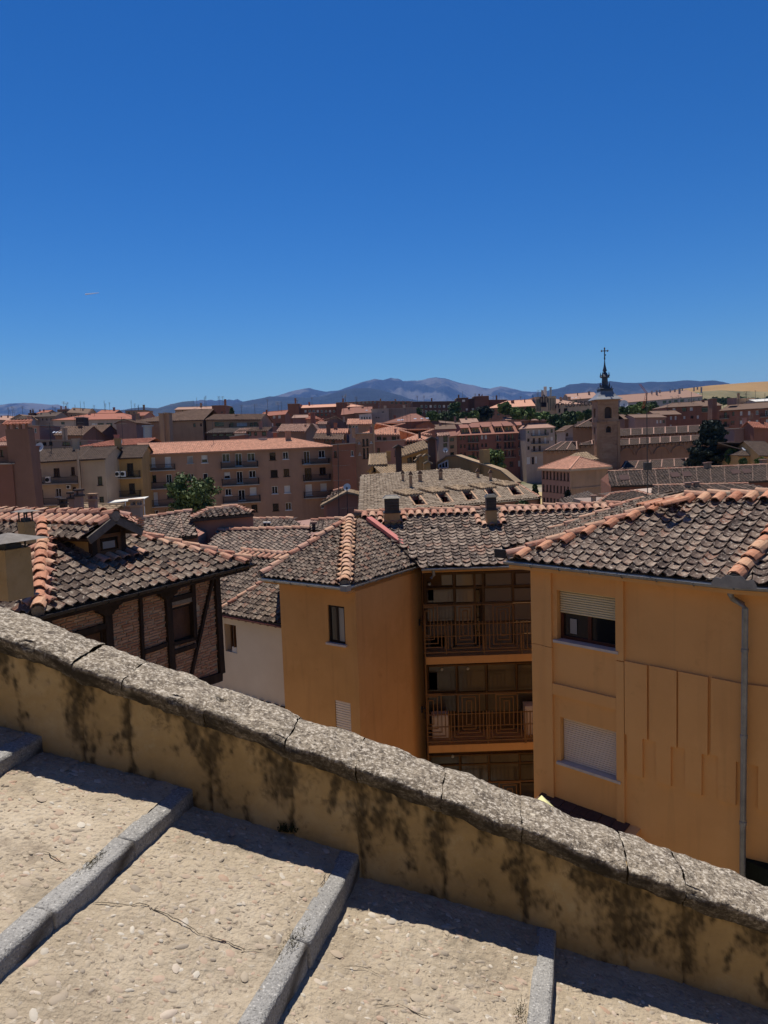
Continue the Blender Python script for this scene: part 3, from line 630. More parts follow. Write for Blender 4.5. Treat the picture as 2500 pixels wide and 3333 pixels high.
for s_ in (1, -1):
    e0 = q(mid - ex * s_ * ohw, pe, -.28); e1 = q(mid - ex * s_ * ohw, pe, LB); tp0 = Pk(-.28)
    a_, b_ = (e1, e0) if s_ == 1 else (e0, e1)
    deck('dormer_roof', th, [e0, e1, Pk(LB), Pk(-.28)], .07, WOOD_D)
    ex_, ey_, n_ = face_axes(a_, b_, third=tp0); ht = np.linalg.norm(tp0 - e0)
    roof_face(dm, a_, b_, [(0, 0), (LB + .28, 0), (LB + .28, ht - .02), (0, ht - .02)], third=tp0 if s_ == 1 else Pk(LB), w=.225, row=.235, n_single=90, mt=TILE)
    if s_ == 1:
        for i in range(22):
            place(tile_meshes('cover', .19, .36, .085, TERRA), [(b_ - ex_ * (.1 + .235 * i) + ey_ * (ht - .40) + n_ * .035, ex_, ey_, n_)], dm, 'cover_tile', 9)
    mb = MB(); mb.beam(e0 + nO * .01 - Z3 * .04, Pk(-.29) - Z3 * .04, .04, .15); mb.build('barge_board', mat('grey_timber', [(.10, .085, .07), (.18, .155, .13)], 5, bump=.5), dm)
ridge_row(dm, Pk(-.32), Pk(LB), .11, .34, TERRA, .05)
# chimneys with sheet-metal hats
HATM = mat('weathered_sheet', [(.13, .115, .10), (.22, .20, .18)], 6, rough=.7, bump=.2, metal=.2)
def hat_chimney(u0, u1, vt, vb, Y, hat, hv, label, mt):
    a_ = onY(u0, vt, Y); b_ = onY(u1, vt, Y); w_ = (b_ - a_)[0]; zb = onY(u0, vb, Y)[2]; C = (a_ + b_) / 2; zt = C[2]
    o = thing('chimney', V3(C[0], Y + w_ / 2, zb), label, 'chimney'); mb = MB(); c = V3(C[0], Y + w_ / 2, (zt + zb) / 2); mb.box(c, ex * w_ * .42, nO * w_ * .42, Z3 * (zt - zb) / 2); mb.build('shaft', mt, o)
    zh = onY(u0, hv, Y)[2]; hwid = hat / F * Y / 2; k = V3(c[0], c[1], zh); mb = MB()
    bs = [k + (ex * i + nO * j) * hwid for i, j in ((-1, -1), (1, -1), (1, 1), (-1, 1))]; mb.add(bs + [k + Z3 * hwid * .26], [(0, 1, 4), (1, 2, 4), (2, 3, 4), (3, 0, 4), (3, 2, 1, 0)]); mb.build('metal_hat', HATM, o)
    for i, j in ((-1, -1), (1, -1), (1, 1), (-1, 1)):
        mb = MB(); p_ = V3(c[0], c[1], zt - .02) + (ex * i + nO * j) * w_ * .32; mb.tube([p_, V3(p_[0], p_[1], zh + .02)], .014, 6); mb.build('hat_leg', METAL_D, o)
    mb = MB(); mb.box(V3(c[0], c[1], zt + .03), ex * w_ * .25, nO * w_ * .25, Z3 * .035); mb.build('flue', METAL_D, o)
CHIM_Y = mat('chimney_render', [(.42, .27, .11), (.52, .35, .17)], 4, bump=.4, speck=[((.2, .15, .09), .6, .8)], sscale=5)
hat_chimney(-55, 57, 1792, 1960, 9.6, 185, 1766, 'rendered chimney with flat grey metal hat at the left edge, nearest to the parapet', CHIM_Y)
hat_chimney(52, 96, 1700, 1772, 12.6, 64, 1667, 'small ochre chimney with thin-legged metal hat behind the timber house hip', CHIM_Y)

# ------------------------------------------------------------------ cream house behind it
z2 = lambda x, y: (700 + x / 2.074, 1580 + y / 2.074)
A = onz(719, 1995, -5.6); B = onz(901, 2028, -5.6); ex = unit(B - A); nO = V3(ex[1], -ex[0], 0)
A = A - ex * 2.6; B = B + ex * 2.5; LE = np.linalg.norm(B - A)
ch = thing('cream_house', (A + B) / 2 - nO * 2 - Z3 * 8, 'cream plastered house with dark tile roof between the timber house and the ochre block', 'house')
PT = 25; ey = -nO * math.cos(R(PT)) + Z3 * math.sin(R(PT)); RP = lambda s, t: A + ex * s + ey * t
rf = deck('roof', ch, [RP(0, 0), RP(LE, 0), RP(LE, 3.6), RP(0, 3.6)])
roof_face(rf, A, B, [(0, 0), (LE, 0), (LE, 3.6), (0, 3.6)], pitch=PT, w=.235, row=.24, n_single=300)
P = RP(2.55, .0); ridge_row(rf, RP(2.48, .05), RP(2.95, 2.0), .085, .36, TERRA, .05, 'cover_tile', False, np.cross(ex, ey)); ridge_row(rf, RP(0, 3.6), RP(LE, 3.6), .10, .34, TERRA, .05)
for i in range(16): place(tile_meshes('cover', .19, .36, .085, TERRA), [(RP(.2 + .3 * i, 3.15) + V3(0, 0, .04), ex, ey, np.cross(ex, ey))], rf, 'cover_tile', 9)
mb = MB(); mb.quad(RP(0, 3.6), RP(LE, 3.6), RP(LE, 3.6) - nO * 3 - Z3 * 1.4, RP(0, 3.6) - nO * 3 - Z3 * 1.4); mb.build('roof_back', MORTAR, ch)
RGUT = mat('red_brown_gutter', [(.10, .03, .022), (.16, .05, .035)], 5, rough=.45, bump=.05)
gutter(ch, A, B, RGUT, .06, nO * .08, brackets=False)
WO = A - nO * .30; WOt = V3(WO[0], WO[1], -5.66); onw = lambda x, y, o=0.: onp(x, y, WO + nO * o, nO)
a_, b_ = onw(*z2(62, 945)), onw(*z2(150, 1130)); hx0, hx1 = (a_ - WO) @ ex, (b_ - WO) @ ex; hz0, hz1 = onw(*z2(105, 940))[2], onw(*z2(105, 1125))[2]
mb = MB(); wall_holes(mb, WOt, ex, LE, 9, [(hx0, hx1, -5.66 - hz0, -5.66 - hz1)], .32)
mb.quad(WOt + ex * LE, WOt + ex * LE - Z3 * 9, WOt + ex * LE - nO * 6 - Z3 * 9, WOt + ex * LE - nO * 6); mb.build('wall', WHITEP, ch)
C = V3(WO[0], WO[1], (hz0 + hz1) / 2) + ex * (hx0 + hx1) / 2 - nO * .29; w_, h_ = hx1 - hx0, hz0 - hz1
mb = MB(); frame_rect(mb, C, ex, w_, h_, .06, .06, nO); wd = mb.build('window', BROWNW, ch); mb = MB(); mb.box(C - nO * .01, ex * w_ / 2, nO * .01, Z3 * h_ / 2); mb.build('pane', GLASS, wd)
mb = MB(); mb.box(C + nO * .16 + ex * w_ * .28 + Z3 * .1, ex * .02, nO * .14, Z3 * (h_ / 2 - .1)); mb.build('open_casement', BROWNW, wd)
mb = MB(); mb.box(C + nO * .18 + ex * w_ * .22 - Z3 * (h_ / 2 - .10), ex * .12, nO * .08, Z3 * .10); mb.build('flower_pot', STONE_S, wd)
CORB = mat('corbel', [(.10, .04, .02), (.17, .075, .04)], 6, bump=.3)
def half_moon(P, r, d, parent, name):
    mb = MB(); mb.prism([P + ex * r * math.cos(t) - Z3 * r * .85 * math.sin(t) for t in [math.pi * k / 7 for k in range(8)]], nO * d); mb.build(name, CORB, parent)
for i in range(int(LE / .36)): half_moon(WOt + ex * (.18 + .36 * i) - Z3 * .03, .12, .22, ch, 'corbel')
a_ = onw(719, 2238); b_ = onw(905, 2297); zl = (a_[2] + b_[2]) / 2
for i in range(12): half_moon(V3(WO[0], WO[1], zl) + ex * (1.6 + .36 * i), .12, .14, ch, 'corbel')
# ------------------------------------------------------------------ ochre apartment block: the projecting corner
zE = -3.7
L = onz(851, 1876, zE); C = onz(1123, 1906, zE); Rr = onz(1371, 1831, zE); K = onY(1138, 1690, 24.1)
cb = thing('ochre_block', V3(-.5, 22, -14), 'ochre plastered block with a projecting corner and recessed balconies', 'building')
rf = deck('roof', cb, [L, C, K]); deck('roof_side', cb, [C, Rr, onp(1201, 1705, C, np.cross(Rr - C, K - C)), K])
ex, ey, n = face_axes(L, C, third=K); lc = np.linalg.norm(C - L); f2 = lambda P, A_: ((P - A_) @ ex, (P - A_) @ ey)
roof_face(rf, L, C, [(0, 0), (lc, 0), f2(K, L)], third=K, w=.19, row=.185, dep=.045, n_single=150)
ex, ey, n = face_axes(C, Rr, third=K); lr = np.linalg.norm(Rr - C); VT = onp(1201, 1705, C, n)
roof_face(rf, C, Rr, [(0, 0), (lr, 0), f2(VT, C), f2(K, C)], third=K, w=.19, row=.185, dep=.045, n_single=150)
ridge_row(rf, C, K, .135, .26, mat('pale_terracotta', [(.46, .25, .15), (.54, .34, .21), (.50, .30, .21)], 7, rnd=.6, bump=.4, bscale=50, bdist=.005), .07)
ridge_row(rf, L, K, .11, .38, TERRA, .06)
PALET = MATS['pale_terracotta']
for i in range(15):
    P = C + (K - C) * ((i + .5) / 15.5)
    for (sx_, A0, B0) in ((1, C, Rr), (-1, L, C)):
        e1, e2, e3 = face_axes(A0, B0, third=K); dd = e1 * sx_; hh = unit(K - C)
        place(tile_meshes('cover', .18, .34, .085, PALET), [(P + dd * .17 + e3 * .03 - e2 * .1, unit(e1 + e2 * .1 * sx_), unit(e2 - e1 * .1 * sx_), e3)], rf, 'cover_tile', 9)
mb = MB(); mb.poly([L, K, K + V3(-1.4, 2.6, -1.3), L + V3(-.2, 4.2, -.4)]); mb.build('roof_back', MORTAR, cb)
nL = unit(V3((C - L)[1], -(C - L)[0], 0)); nR = unit(V3((Rr - C)[1], -(Rr - C)[0], 0))
gutter(cb, L, C, GUTTER, .07, nL * .06); gutter(cb, C, Rr, GUTTER, .07, nR * .06)
mb = MB(); p_ = C + (nL + nR) * .07 - Z3 * .05; mb.box(p_, nL * .1, nR * .1, Z3 * .075); mb.build('gutter_corner', GUTTER, cb)
# walls
a5 = unit(C - L); Wc = C - nL * .42 + V3(0, 0, 0); Wl = L - nL * .42 + a5 * .28; dR = unit(Rr - C)
Wc = V3(Wc[0], Wc[1], zE - .05); Wl = V3(Wl[0], Wl[1], zE - .05)
onL = lambda x, y, o=0.: onp(x, y, Wl + nL * o, nL)
def rectL(x0, y0, x1, y1): return ((onL(x0, y0) - Wl) @ a5, (onL(x1, y1) - Wl) @ a5, Wl[2] - onL((x0 + x1) / 2, y0)[2], Wl[2] - onL((x0 + x1) / 2, y1)[2])
H1 = rectL(1066, 1972, 1125, 2094); H2 = rectL(1090, 2284, 1146, 2420)
mb = MB(); wl_ = np.linalg.norm(Wc - Wl); wall_holes(mb, Wl, a5, wl_, 11, [H1, H2], .10)
Wr = Rr + dR * .05; Wr = V3(Wr[0], Wr[1], zE - .05); Wc2 = Wc
mb.quad(Wc2 - Z3 * 11, Wr - Z3 * 11, Wr, Wc2); mb.quad(Wl, Wl - nL * 6, Wl - nL * 6 - Z3 * 11, Wl - Z3 * 11)
mb.build('wall', OCHRE, cb)
mb = MB(); mb.prism([L + a5 * .1 - Z3 * .09, C - Z3 * .09, Wc - Z3 * .04, Wl - Z3 * .04], -Z3 * .09); mb.prism([C - Z3 * .085, Rr - Z3 * .085, Wr - Z3 * .03, Wc - Z3 * .03], -Z3 * .16); mb.build('eave_soffit', OCHRE, cb)
def hole_window(parent, O, e_, nO_, H, frame_m, bar=.05, dep=.08, mull=1, name='window', pane=GLASS, sill=STONE_S, shutter=None, drop=1., nsl=14, sd=.07):
    """window in an opening H=(x0,x1,y0,y1) of the wall with top-left corner O"""
    c = O + e_ * (H[0] + H[1]) / 2 - Z3 * (H[2] + H[3]) / 2 - nO_ * dep; w_, h_ = H[1] - H[0], H[3] - H[2]; mb = MB(); frame_rect(mb, c, e_, w_, h_, bar, .06, nO_)
    for i in range(mull): mb.box(c + e_ * (-w_ / 2 + w_ * (i + 1) / (mull + 1)), e_ * bar * .55, nO_ * .03, Z3 * (h_ / 2 - bar))
    o = mb.build(name, frame_m, parent)
    for i in range(mull + 1):
        ww = w_ / (mull + 1); mb = MB(); mb.box(c + e_ * (-w_ / 2 + ww * (i + .5)) - nO_ * .01, e_ * (ww / 2 - bar * .55), nO_ * .006, Z3 * (h_ / 2 - bar)); mb.build('pane', pane if not isinstance(pane, list) else pane[i % len(pane)], o)
    if sill:
        mb = MB(); mb.box(c - Z3 * (h_ / 2 + .025) + nO_ * (dep / 2 + sd / 2), e_ * (w_ / 2 + .06), nO_ * (dep / 2 + sd / 2 + .01), Z3 * .028); mb.build('sill', sill, o)
    if shutter:
        hh = h_ * drop
        for i in range(nsl):
            mb = MB(); sl_h = hh / nsl; z_ = c[2] + h_ / 2 - sl_h * (i + .5); P = V3(c[0], c[1], z_) + nO_ * .045; e2 = e_ * (w_ / 2 - .015); prof_ = [(-.022, -.5), (.006, -.36), (.016, 0), (.006, .36), (-.022, .5)]
            vs = []; 
            for s_ in (-1, 1): vs += [P + e2 * s_ + nO_ * a_ + Z3 * sl_h * b_ * .96 for a_, b_ in prof_]
            mb.add(vs, [(k, k + 1, k + 6, k + 5) for k in range(4)]); mb.build('shutter_slat', shutter, o)
    return o
hole_window(cb, Wl, a5, nL, H1, WOOD_D, .055, .07, 1, pane=[GLASS, CURT])
hole_window(cb, Wl, a5, nL, H2, REDWOOD, .05, .07, 0, shutter=SHUT_W, nsl=17)
# main roof over the balconies
A = onz(1404, 1845, zE); B = onz(1657, 1836, zE); A = V3(A[0], 21.82, zE); B = V3(B[0], 21.82, zE); ex = V3(1, 0, 0); PT = 22.; ey = V3(0, math.cos(R(PT)), math.sin(R(PT))); nn = np.cross(ex, ey)
RP = lambda s, t: A + ex * s + ey * t
pm = [(-.25, 0), (2.3, 0), (2.3, .85), (3.9, 1.85), (6.4, 3.2), (6.6, 3.52), (-2.2, 3.52), (-1.75, 2.95)]
rf = deck('main_roof', cb, [RP(*q) for q in pm])
roof_face(rf, A, B, pm, pitch=PT, w=.26, row=.195, mt=TILE_W, n_single=300)
ridge_row(rf, RP(-2.35, 3.55), RP(6.6, 3.55), .10, .42, TERRA, .04)
CHX = [onp(1277, 1698, A, nn), onp(1599, 1706, A, nn)]
for i in range(33):
    s_ = -2.0 + .26 * i
    if all(abs(A[0] + s_ - c[0]) > .32 for c in CHX): place(tile_meshes('cover', .22, .38, .10, TERRA), [(RP(s_, 3.12) + nn * .04, ex, ey, nn)], rf, 'cover_tile', 9)
for c in CHX:
    for i in (-1, 0, 1): place(tile_meshes('cover', .20, .30, .09, TERRA), [(c + ex * i * .24 - ey * .26 + nn * .04, ex, ey, nn)], rf, 'cover_tile', 9)
    for i in (0, 1): place(tile_meshes('cover', .20, .34, .09, TERRA), [(c + ex * sg * .40 + ey * (.3 * i - .1) + nn * .04, ex, ey, nn) for sg in (-1, 1)], rf, 'cover_tile', 9)
mb = MB(); mb.quad(RP(-2.3, 3.53), RP(6.6, 3.53), RP(6.6, 3.53) + V3(0, 4, -1.6), RP(-2.3, 3.53) + V3(0, 4, -1.6)); mb.build('main_roof_back', MORTAR, cb)
mb = MB(); va, vb = Rr + Z3 * .13, VT + Z3 * .14; mb.beam(va + Z3 * .05, vb + Z3 * .05, .22, .10); mb.build('valley_flashing', PINK, cb)
gutter(cb, A - ex * .3, B + ex * .2, GUTTER, .06, V3(0, -.06, 0))
# chimneys standing on the main ridge
for c, w_, h1, h2, lab, cm in ((CHX[0], .26, .30, .52, 'squat chimney with a dark louvred metal top on the long grey ridge', METAL_D), (CHX[1], .17, .46, .46, 'slim ochre chimney with a dark square cap on the long grey ridge', METAL_D)):
    o = thing('chimney', c, lab, 'chimney'); mb = MB(); mb.box(c + Z3 * (h1 / 2 - .15), ex * w_, V3(0, w_, 0), Z3 * (h1 / 2 + .15)); mb.build('shaft', CHIM_Y, o)
    mb = MB(); b0 = c + Z3 * h1; mb.box(b0 + Z3 * .02, ex * (w_ + .03), V3(0, w_ + .03, 0), Z3 * .02); mb.box(b0 + Z3 * (h2 / 2), ex * w_ * .93, V3(0, w_ * .93, 0), Z3 * (h2 / 2 - .03)); mb.build('cowl', cm, o)
    for k in range(3): mb = MB(); mb.box(b0 + Z3 * (h2 * (.35 + .18 * k)) - V3(0, w_ * .96, 0), ex * w_ * .8, V3(0, .012, -.01), Z3 * .022); mb.build('louvre', METAL_D, o)
    mb = MB(); t0_ = b0 + Z3 * (h2 - .03); q = [t0_ + V3(i * (w_ + .03), j * (w_ + .03), 0) for i, j in ((-1, -1), (1, -1), (1, 1), (-1, 1))]; q2 = [t0_ + V3(i * w_ * .7, j * w_ * .7, .09) for i, j in ((-1, -1), (1, -1), (1, 1), (-1, 1))]
    mb.add(q + q2, [(3, 2, 1, 0), (4, 5, 6, 7)] + [(k, (k + 1) % 4, 4 + (k + 1) % 4, 4 + k) for k in range(4)]); mb.build('lid', METAL_D, o)
# recessed balconies
FP = V3(0, 21.98, 0); fN = V3(0, -1, 0); onF = lambda x, y, o=0.: onp(x, y, FP - V3(0, o, 0), fN)
z5 = lambda x, y: (1300 + x / 2.602, 1800 + y / 2.602)
XL = onF(1378, 2000)[0]; XR = 5.4
mb = MB(); zt, zb = zE - .04, onF(1500, 1861)[2]
mb.box(V3((XL + XR) / 2, 22.08, (zt + zb) / 2), V3((XR - XL) / 2, 0, 0), V3(0, .1, 0), Z3 * (zt - zb) / 2); mb.build('lintel_beam', OCHRE, cb)
slabs = []
for v0, v1 in ((2134, 2158), (2422, 2446), (2710, 2734)):
    za, zb = onF(1550, v0)[2], onF(1550, v1)[2]; slabs.append((za, zb)); mb = MB(); mb.box(V3((XL + XR) / 2, 22.08 + .55, (za + zb) / 2), V3((XR - XL) / 2, 0, 0), V3(0, .65, 0), Z3 * (za - zb) / 2); mb.build('balcony_slab', OCHRE, cb)
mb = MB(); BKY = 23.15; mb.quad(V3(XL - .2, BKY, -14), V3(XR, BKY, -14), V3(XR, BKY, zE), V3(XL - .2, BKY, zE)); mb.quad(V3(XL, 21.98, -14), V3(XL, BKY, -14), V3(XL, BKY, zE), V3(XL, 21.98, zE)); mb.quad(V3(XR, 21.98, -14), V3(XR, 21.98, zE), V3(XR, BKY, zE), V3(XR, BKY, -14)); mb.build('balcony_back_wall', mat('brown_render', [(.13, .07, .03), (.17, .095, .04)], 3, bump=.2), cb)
BP = V3(0, BKY - .03, 0); onB = lambda x, y: onp(x, y, BP, fN)
PANE1 = glassy('painted_reflection_pane', (.21, .172, .122), .08, .7); PANE2 = glassy('dim_pane', (.065, .052, .038), .12, .6); PANEL = mat('door_panel', [(.20, .155, .10), (.26, .205, .135)], 4, bump=.2)  # upper pane colour holds the painted reflection of the stone wall
FRW = mat('balcony_frame', [(.115, .062, .022), (.15, .083, .032)], 5, rough=.6, bump=.15)
def bpane(x0, y0, x1, y1, m, par_, nm='pane'):
    a_, b_ = onB(*z5(x0, y0)), onB(*z5(x1, y1)); c = (a_ + b_) / 2; mb = MB(); mb.box(c - V3(0, .02, 0), V3((b_ - a_)[0] / 2, 0, 0), V3(0, .01, 0), Z3 * (a_ - b_)[2] / 2); return mb.build(nm, m, par_)
def bframe(xs, ys, w=.07):
    mb = MB()
    for x in xs: a_, b_ = onB(*z5(x, ys[0])), onB(*z5(x, ys[-1])); mb.box(V3((a_ + b_)[0] / 2, BKY - .06, (a_ + b_)[2] / 2), V3(w / 2, 0, 0), V3(0, .035, 0), Z3 * (a_ - b_)[2] / 2)
    for y in ys: a_, b_ = onB(*z5(xs[0], y)), onB(*z5(xs[-1], y)); mb.box(V3((a_ + b_)[0] / 2, BKY - .062, (a_ + b_)[2] / 2), V3((b_ - a_)[0] / 2, 0, 0), V3(0, .03, 0), Z3 * w / 2)
    return mb.build('glazed_screen', FRW, cb)
s1 = bframe([222, 468, 640, 712, 962, 1210, 1400], [160, 282, 418, 580, 830])
for x0, x1 in ((355, 448), (478, 700), (727, 955), (983, 1200), (1220, 1390)): bpane(x0, 172, x1, 268, PANE1, s1)
for x0, x1 in ((237, 460), (478, 632), (722, 955), (970, 1200), (1220, 1390)):
    bpane(x0, 298, x1, 410, PANE1, s1); bpane(x0, 428, x1, 568, PANE1, s1); bpane(x0, 600, x1, 815, PANEL, s1, 'lower_panel')
bpane(645, 295, 690, 815, GLASS, s1, 'open_door_gap'); bpane(240, 310, 290, 400, SHUT_W, s1, 'white_curtain'); bpane(262, 700, 385, 812, SHUT_Y, s1, 'pale_panel')
s2 = bframe([240, 488, 738, 993, 1240, 1440], [935, 1172, 1345, 1600], .05)
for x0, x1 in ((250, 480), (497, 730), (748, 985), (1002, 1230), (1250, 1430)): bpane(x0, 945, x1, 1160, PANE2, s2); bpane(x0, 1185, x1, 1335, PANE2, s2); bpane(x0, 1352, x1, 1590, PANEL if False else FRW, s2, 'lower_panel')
bpane(252, 1010, 322, 1155, SHUT_W, s2, 'white_curtain')
s3 = bframe([260, 515, 760, 1020, 1300], [1700, 1780, 1935, 2200], .05)
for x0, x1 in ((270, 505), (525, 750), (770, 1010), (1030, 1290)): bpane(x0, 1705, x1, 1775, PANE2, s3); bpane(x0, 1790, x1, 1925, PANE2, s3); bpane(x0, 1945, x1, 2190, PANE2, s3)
for (x0, y0, x1, y1, lab) in ((275, 1375, 418, 1570, 'white cabinet standing behind the left end of the middle balcony railing'), (1062, 1292, 1190, 1570, 'white cabinet standing behind the right end of the middle balcony railing')):
    a_, b_ = onp(*z5(x0, y0), V3(0, 22.6, 0), fN), onp(*z5(x1, y1), V3(0, 22.6, 0), fN); c = (a_ + b_) / 2; hh = (c[2] + (a_ - b_)[2] / 2 - slabs[1][0]) / 2
    o = thing('cabinet', V3(c[0], 22.7, slabs[1][0]), lab, 'cabinet', 'cabinets on the middle balcony'); mb = MB(); mb.box(V3(c[0], 22.75, slabs[1][0] + hh), V3((b_ - a_)[0] / 2, 0, 0), V3(0, .2, 0), Z3 * hh); cbn = mb.build('carcass', SHUT_W, o)
    for sg in (-1, 1): mb = MB(); mb.box(V3(c[0] + sg * (b_ - a_)[0] / 4, 22.54, slabs[1][0] + hh), V3((b_ - a_)[0] / 4 - .008, 0, 0), V3(0, .008, 0), Z3 * (hh - .02)); mb.build('door', SHUT_W, o)
def railing(cs, xr, top, nest, rails, vy, extra):
    r_ = MB(); a0 = onF(*z5(*xr[:1], top), .03)
    def px_(x, y): return onF(*z5(x, y), .03)
    def bar(p, q, w, par_=None, nm='bar'):
        a_, b_ = px_(*p), px_(*q)
        if abs(p[0] - q[0]) < 1: b_[0] = a_[0] = (a_[0] + b_[0]) / 2
        else: b_[2] = a_[2] = (a_[2] + b_[2]) / 2
        if b_[0] < XL: return
        a_[0] = max(a_[0], XL + .01); mb = MB(); mb.box((a_ + b_) / 2, V3(max(abs(b_ - a_)[0] / 2, w / 2), 0, 0), V3(0, w * .4, 0), Z3 * max(abs(b_ - a_)[2] / 2, w / 2)); return mb.build(nm, RAIL, par_)
    a_, b_ = px_(xr[0], rails[-1]), px_(xr[1], rails[-1]); mb = MB(); mb.box((a_ + b_) / 2 + Z3 * 0, V3((b_ - a_)[0] / 2, 0, 0), V3(0, .018, 0), Z3 * .018); ro = mb.build('railing', RAIL, cb)
    for y in [top] + rails[:-1]: bar((xr[0], y), (xr[1], y), .028, ro, 'rail')
    xs = []
    for c in cs:
        for h_, t_, b2 in nest:
            for sg in (-1, 1): bar((c + sg * h_, t_), (c + sg * h_, b2), .030, ro)
            bar((c - h_, b2), (c + h_, b2), .030, ro)
            if t_ < vy[0] - 5: bar((c - h_, t_), (c + h_, t_), .030, ro)
        for e_ in extra: bar((c + e_, vy[0]), (c + e_, vy[1]), .030, ro)
        bar((c + extra[0] + 10, rails[-2] if len(rails) > 1 else vy[1]), (c + extra[0] + 10, rails[-1] + 30), .03, ro)
railing([240, 560, 880, 1200], (205, 1420), 432, [(22, 490, 697), (52, 462, 733), (84, 440, 768), (117, 575, 802)], [595, 692, 826], (575, 815), (147, 172))
railing([268, 590, 910, 1232], (240, 1440), 1187, [(22, 1250, 1452), (56, 1218, 1490), (90, 1196, 1520), (123, 1335, 1553)], [1352, 1456, 1580], (1335, 1570), (150, 172))
railing([295, 615, 937, 1257], (262, 1460), 1937, [(22, 1995, 2200), (56, 1965, 2230), (90, 1945, 2260)], [2098, 2330], (2080, 2320), (150, 172))
# small fittings
mb = MB(); mb.tube([V3(XL + .02, 21.95, onF(1379, 2019)[2]), V3(XL + .02, 21.95, -12)], .02, 8); mb.build('corner_pipe', RAIL, cb)
def onRw(x, y, o=0.): return onp(x, y, Wc2 + nR * o, nR)
for (u_, v_, hgt, lab) in ((1366, 2034, .22, 'small black wall lantern beside the upper balcony'), (1374, 2318, .28, 'small black wall lantern beside the middle balcony')):
    P = onRw(u_, v_, .02); o = thing('wall_lantern', P, lab, 'lantern', 'lanterns beside the balconies'); mb = MB(); mb.tube([P + Z3 * .12, P + nR * .10 + Z3 * .14, P + nR * .17 + Z3 * .08, P + nR * .17 + Z3 * .03], .014, 6); mb.build('arm', METAL_D, o)
    mb = MB(); mb.lathe(P + nR * .17, [(.02, .04), (.09, .0), (.075, -.03), (.06, -.18), (.02, -.2)], 8); mb.build('lamp', METAL_D, o); mb = MB(); mb.box(P + Z3 * .08, dR * .03, nR * .012, Z3 * .10); mb.build('back_plate', METAL_D, o)
mb = MB(); q = [onF(*z5(*t), .05) for t in ((285, 132), (290, 165), (292, 185), (268, 215))]; mb.tube(q, .05, 10); mb.tube([onF(*z5(288, 118), .05), q[0]], [.10, .055], 10); mb.build('gutter_spout', GUTTER, cb)
for (x, y) in ((360, 985), (580, 978), (452, 1722), (255, 262)):
    P = onp(*z5(x, y), V3(0, BKY - .08, 0), fN); mb = MB(); mb.tube([P + V3(0, .04, 0), P - V3(0, .03, 0)], [.055, .045], 12); mb.tube([P - V3(0, .025, 0), P - V3(0, .04, 0)], [.03, .02], 10); mb.build('ceiling_lamp', METAL_G, cb)

# ------------------------------------------------------------------ orange block on the right
zE = -2.6; A = onz(1654, 1819, zE); B = onz(2394, 1897, zE); ex = unit(B - A); nO = V3(ex[1], -ex[0], 0); LE = np.linalg.norm(B - A); PT = 22.; ey = -nO * math.cos(R(PT)) + Z3 * math.sin(R(PT)); n = np.cross(ex, ey); RP = lambda s, t: A + ex * s + ey * t
ob = thing('orange_block', V3(6, 16, -14), 'orange plastered block with shuttered windows and raised wall panels, at the right edge', 'building')
e2 = azi(121); D = B + e2 * 5.0; n2O = V3(e2[1], -e2[0], 0)
HT = RP(2.62, 3.14); HR = RP(4.95, 3.45)
pl = [(0, 0), (LE, 0), (4.95, 3.45), (2.62, 3.14)]
rf = deck('roof', ob, [RP(*q) for q in pl]); roof_face(rf, A, B, pl, pitch=PT, w=.235, row=.225, dep=.062, mt=TILE_W, n_single=300)
exb, eyb, nb = face_axes(B, D, third=HR); p2 = [(0, 0), (5, 0), (5, 3.3), ((HR - B) @ exb, (HR - B) @ eyb)]
deck('roof_side', ob, [B + exb * s + eyb * t for s, t in p2]); roof_face(rf, B, D, p2, third=HR, w=.255, row=.235, dep=.062, mt=TILE_W, n_single=40)
ridge_row(rf, A + Z3 * .02, HT, .10, .42, TERRA, .05); ridge_row(rf, HT, HR, .10, .42, TERRA, .05); ridge_row(rf, B, HR, .14, .27, TERRA_O, .07)
for i in range(8): P = A + (HT - A) * ((i + .7) / 8.2); place(tile_meshes('cover', .23, .40, .11, TERRA_O), [(P - ey * .34 + n * .045 + ex * .10, ex, ey, n)], rf, 'cover_tile', 9)
for i in range(8): P = HT + (HR - HT) * ((i + .5) / 7.6); place(tile_meshes('cover', .23, .40, .11, TERRA_O), [(P - ey * .42 + n * .045, ex, ey, n)], rf, 'cover_tile', 9)
# its left slope, seen as a narrow strip, with the cover tiles along its edge
Qw = onY(1790, 1733, 19.5); hd = unit(HT - A); pq = (Qw - A) - hd * ((Qw - A) @ hd); A0 = A + unit(pq) * 6; exw, eyw, nw_ = face_axes(A0, A, third=HT)
pw = [onp(x, y, A, nw_) for x, y in ((1660, 1812), (1790, 1733), (2086, 1632), (2150, 1612), (2221, 1622))]
w2 = lambda P: ((P - A0) @ exw, (P - A0) @ eyw)
deck('left_slope', ob, [A, pw[1], pw[2], pw[3], HT]); roof_face(rf, A0, A, [w2(A), w2(pw[1]), w2(pw[2]), w2(pw[3]), w2(HT)], third=HT, w=.24, row=.24, mt=TILE, n_single=60)
ridge_row(rf, pw[1], pw[2] + (pw[2] - pw[1]) * .02, .075, .40, TERRA, .06); ridge_row(rf, pw[1] - exw * .22 + (pw[2] - pw[1]) * .35, pw[2] - exw * .25, .065, .40, TERRA, .05)
for i in range(8):
    P = onp(2092 + 12 * i, 1655 - .2 * i, A, nw_); place(tile_meshes('cover', .15, .55, .075, TERRA_O), [(P + nw_ * .04 - eyw * .1, exw, eyw, nw_)], rf, 'cover_tile', 9)
mb = MB(); mb.poly([HT, HR, HR - nO * 6 - Z3 * 1.6, HT - nO * 5 - Z3 * 1.4]); mb.build('roof_back', MORTAR, ob)
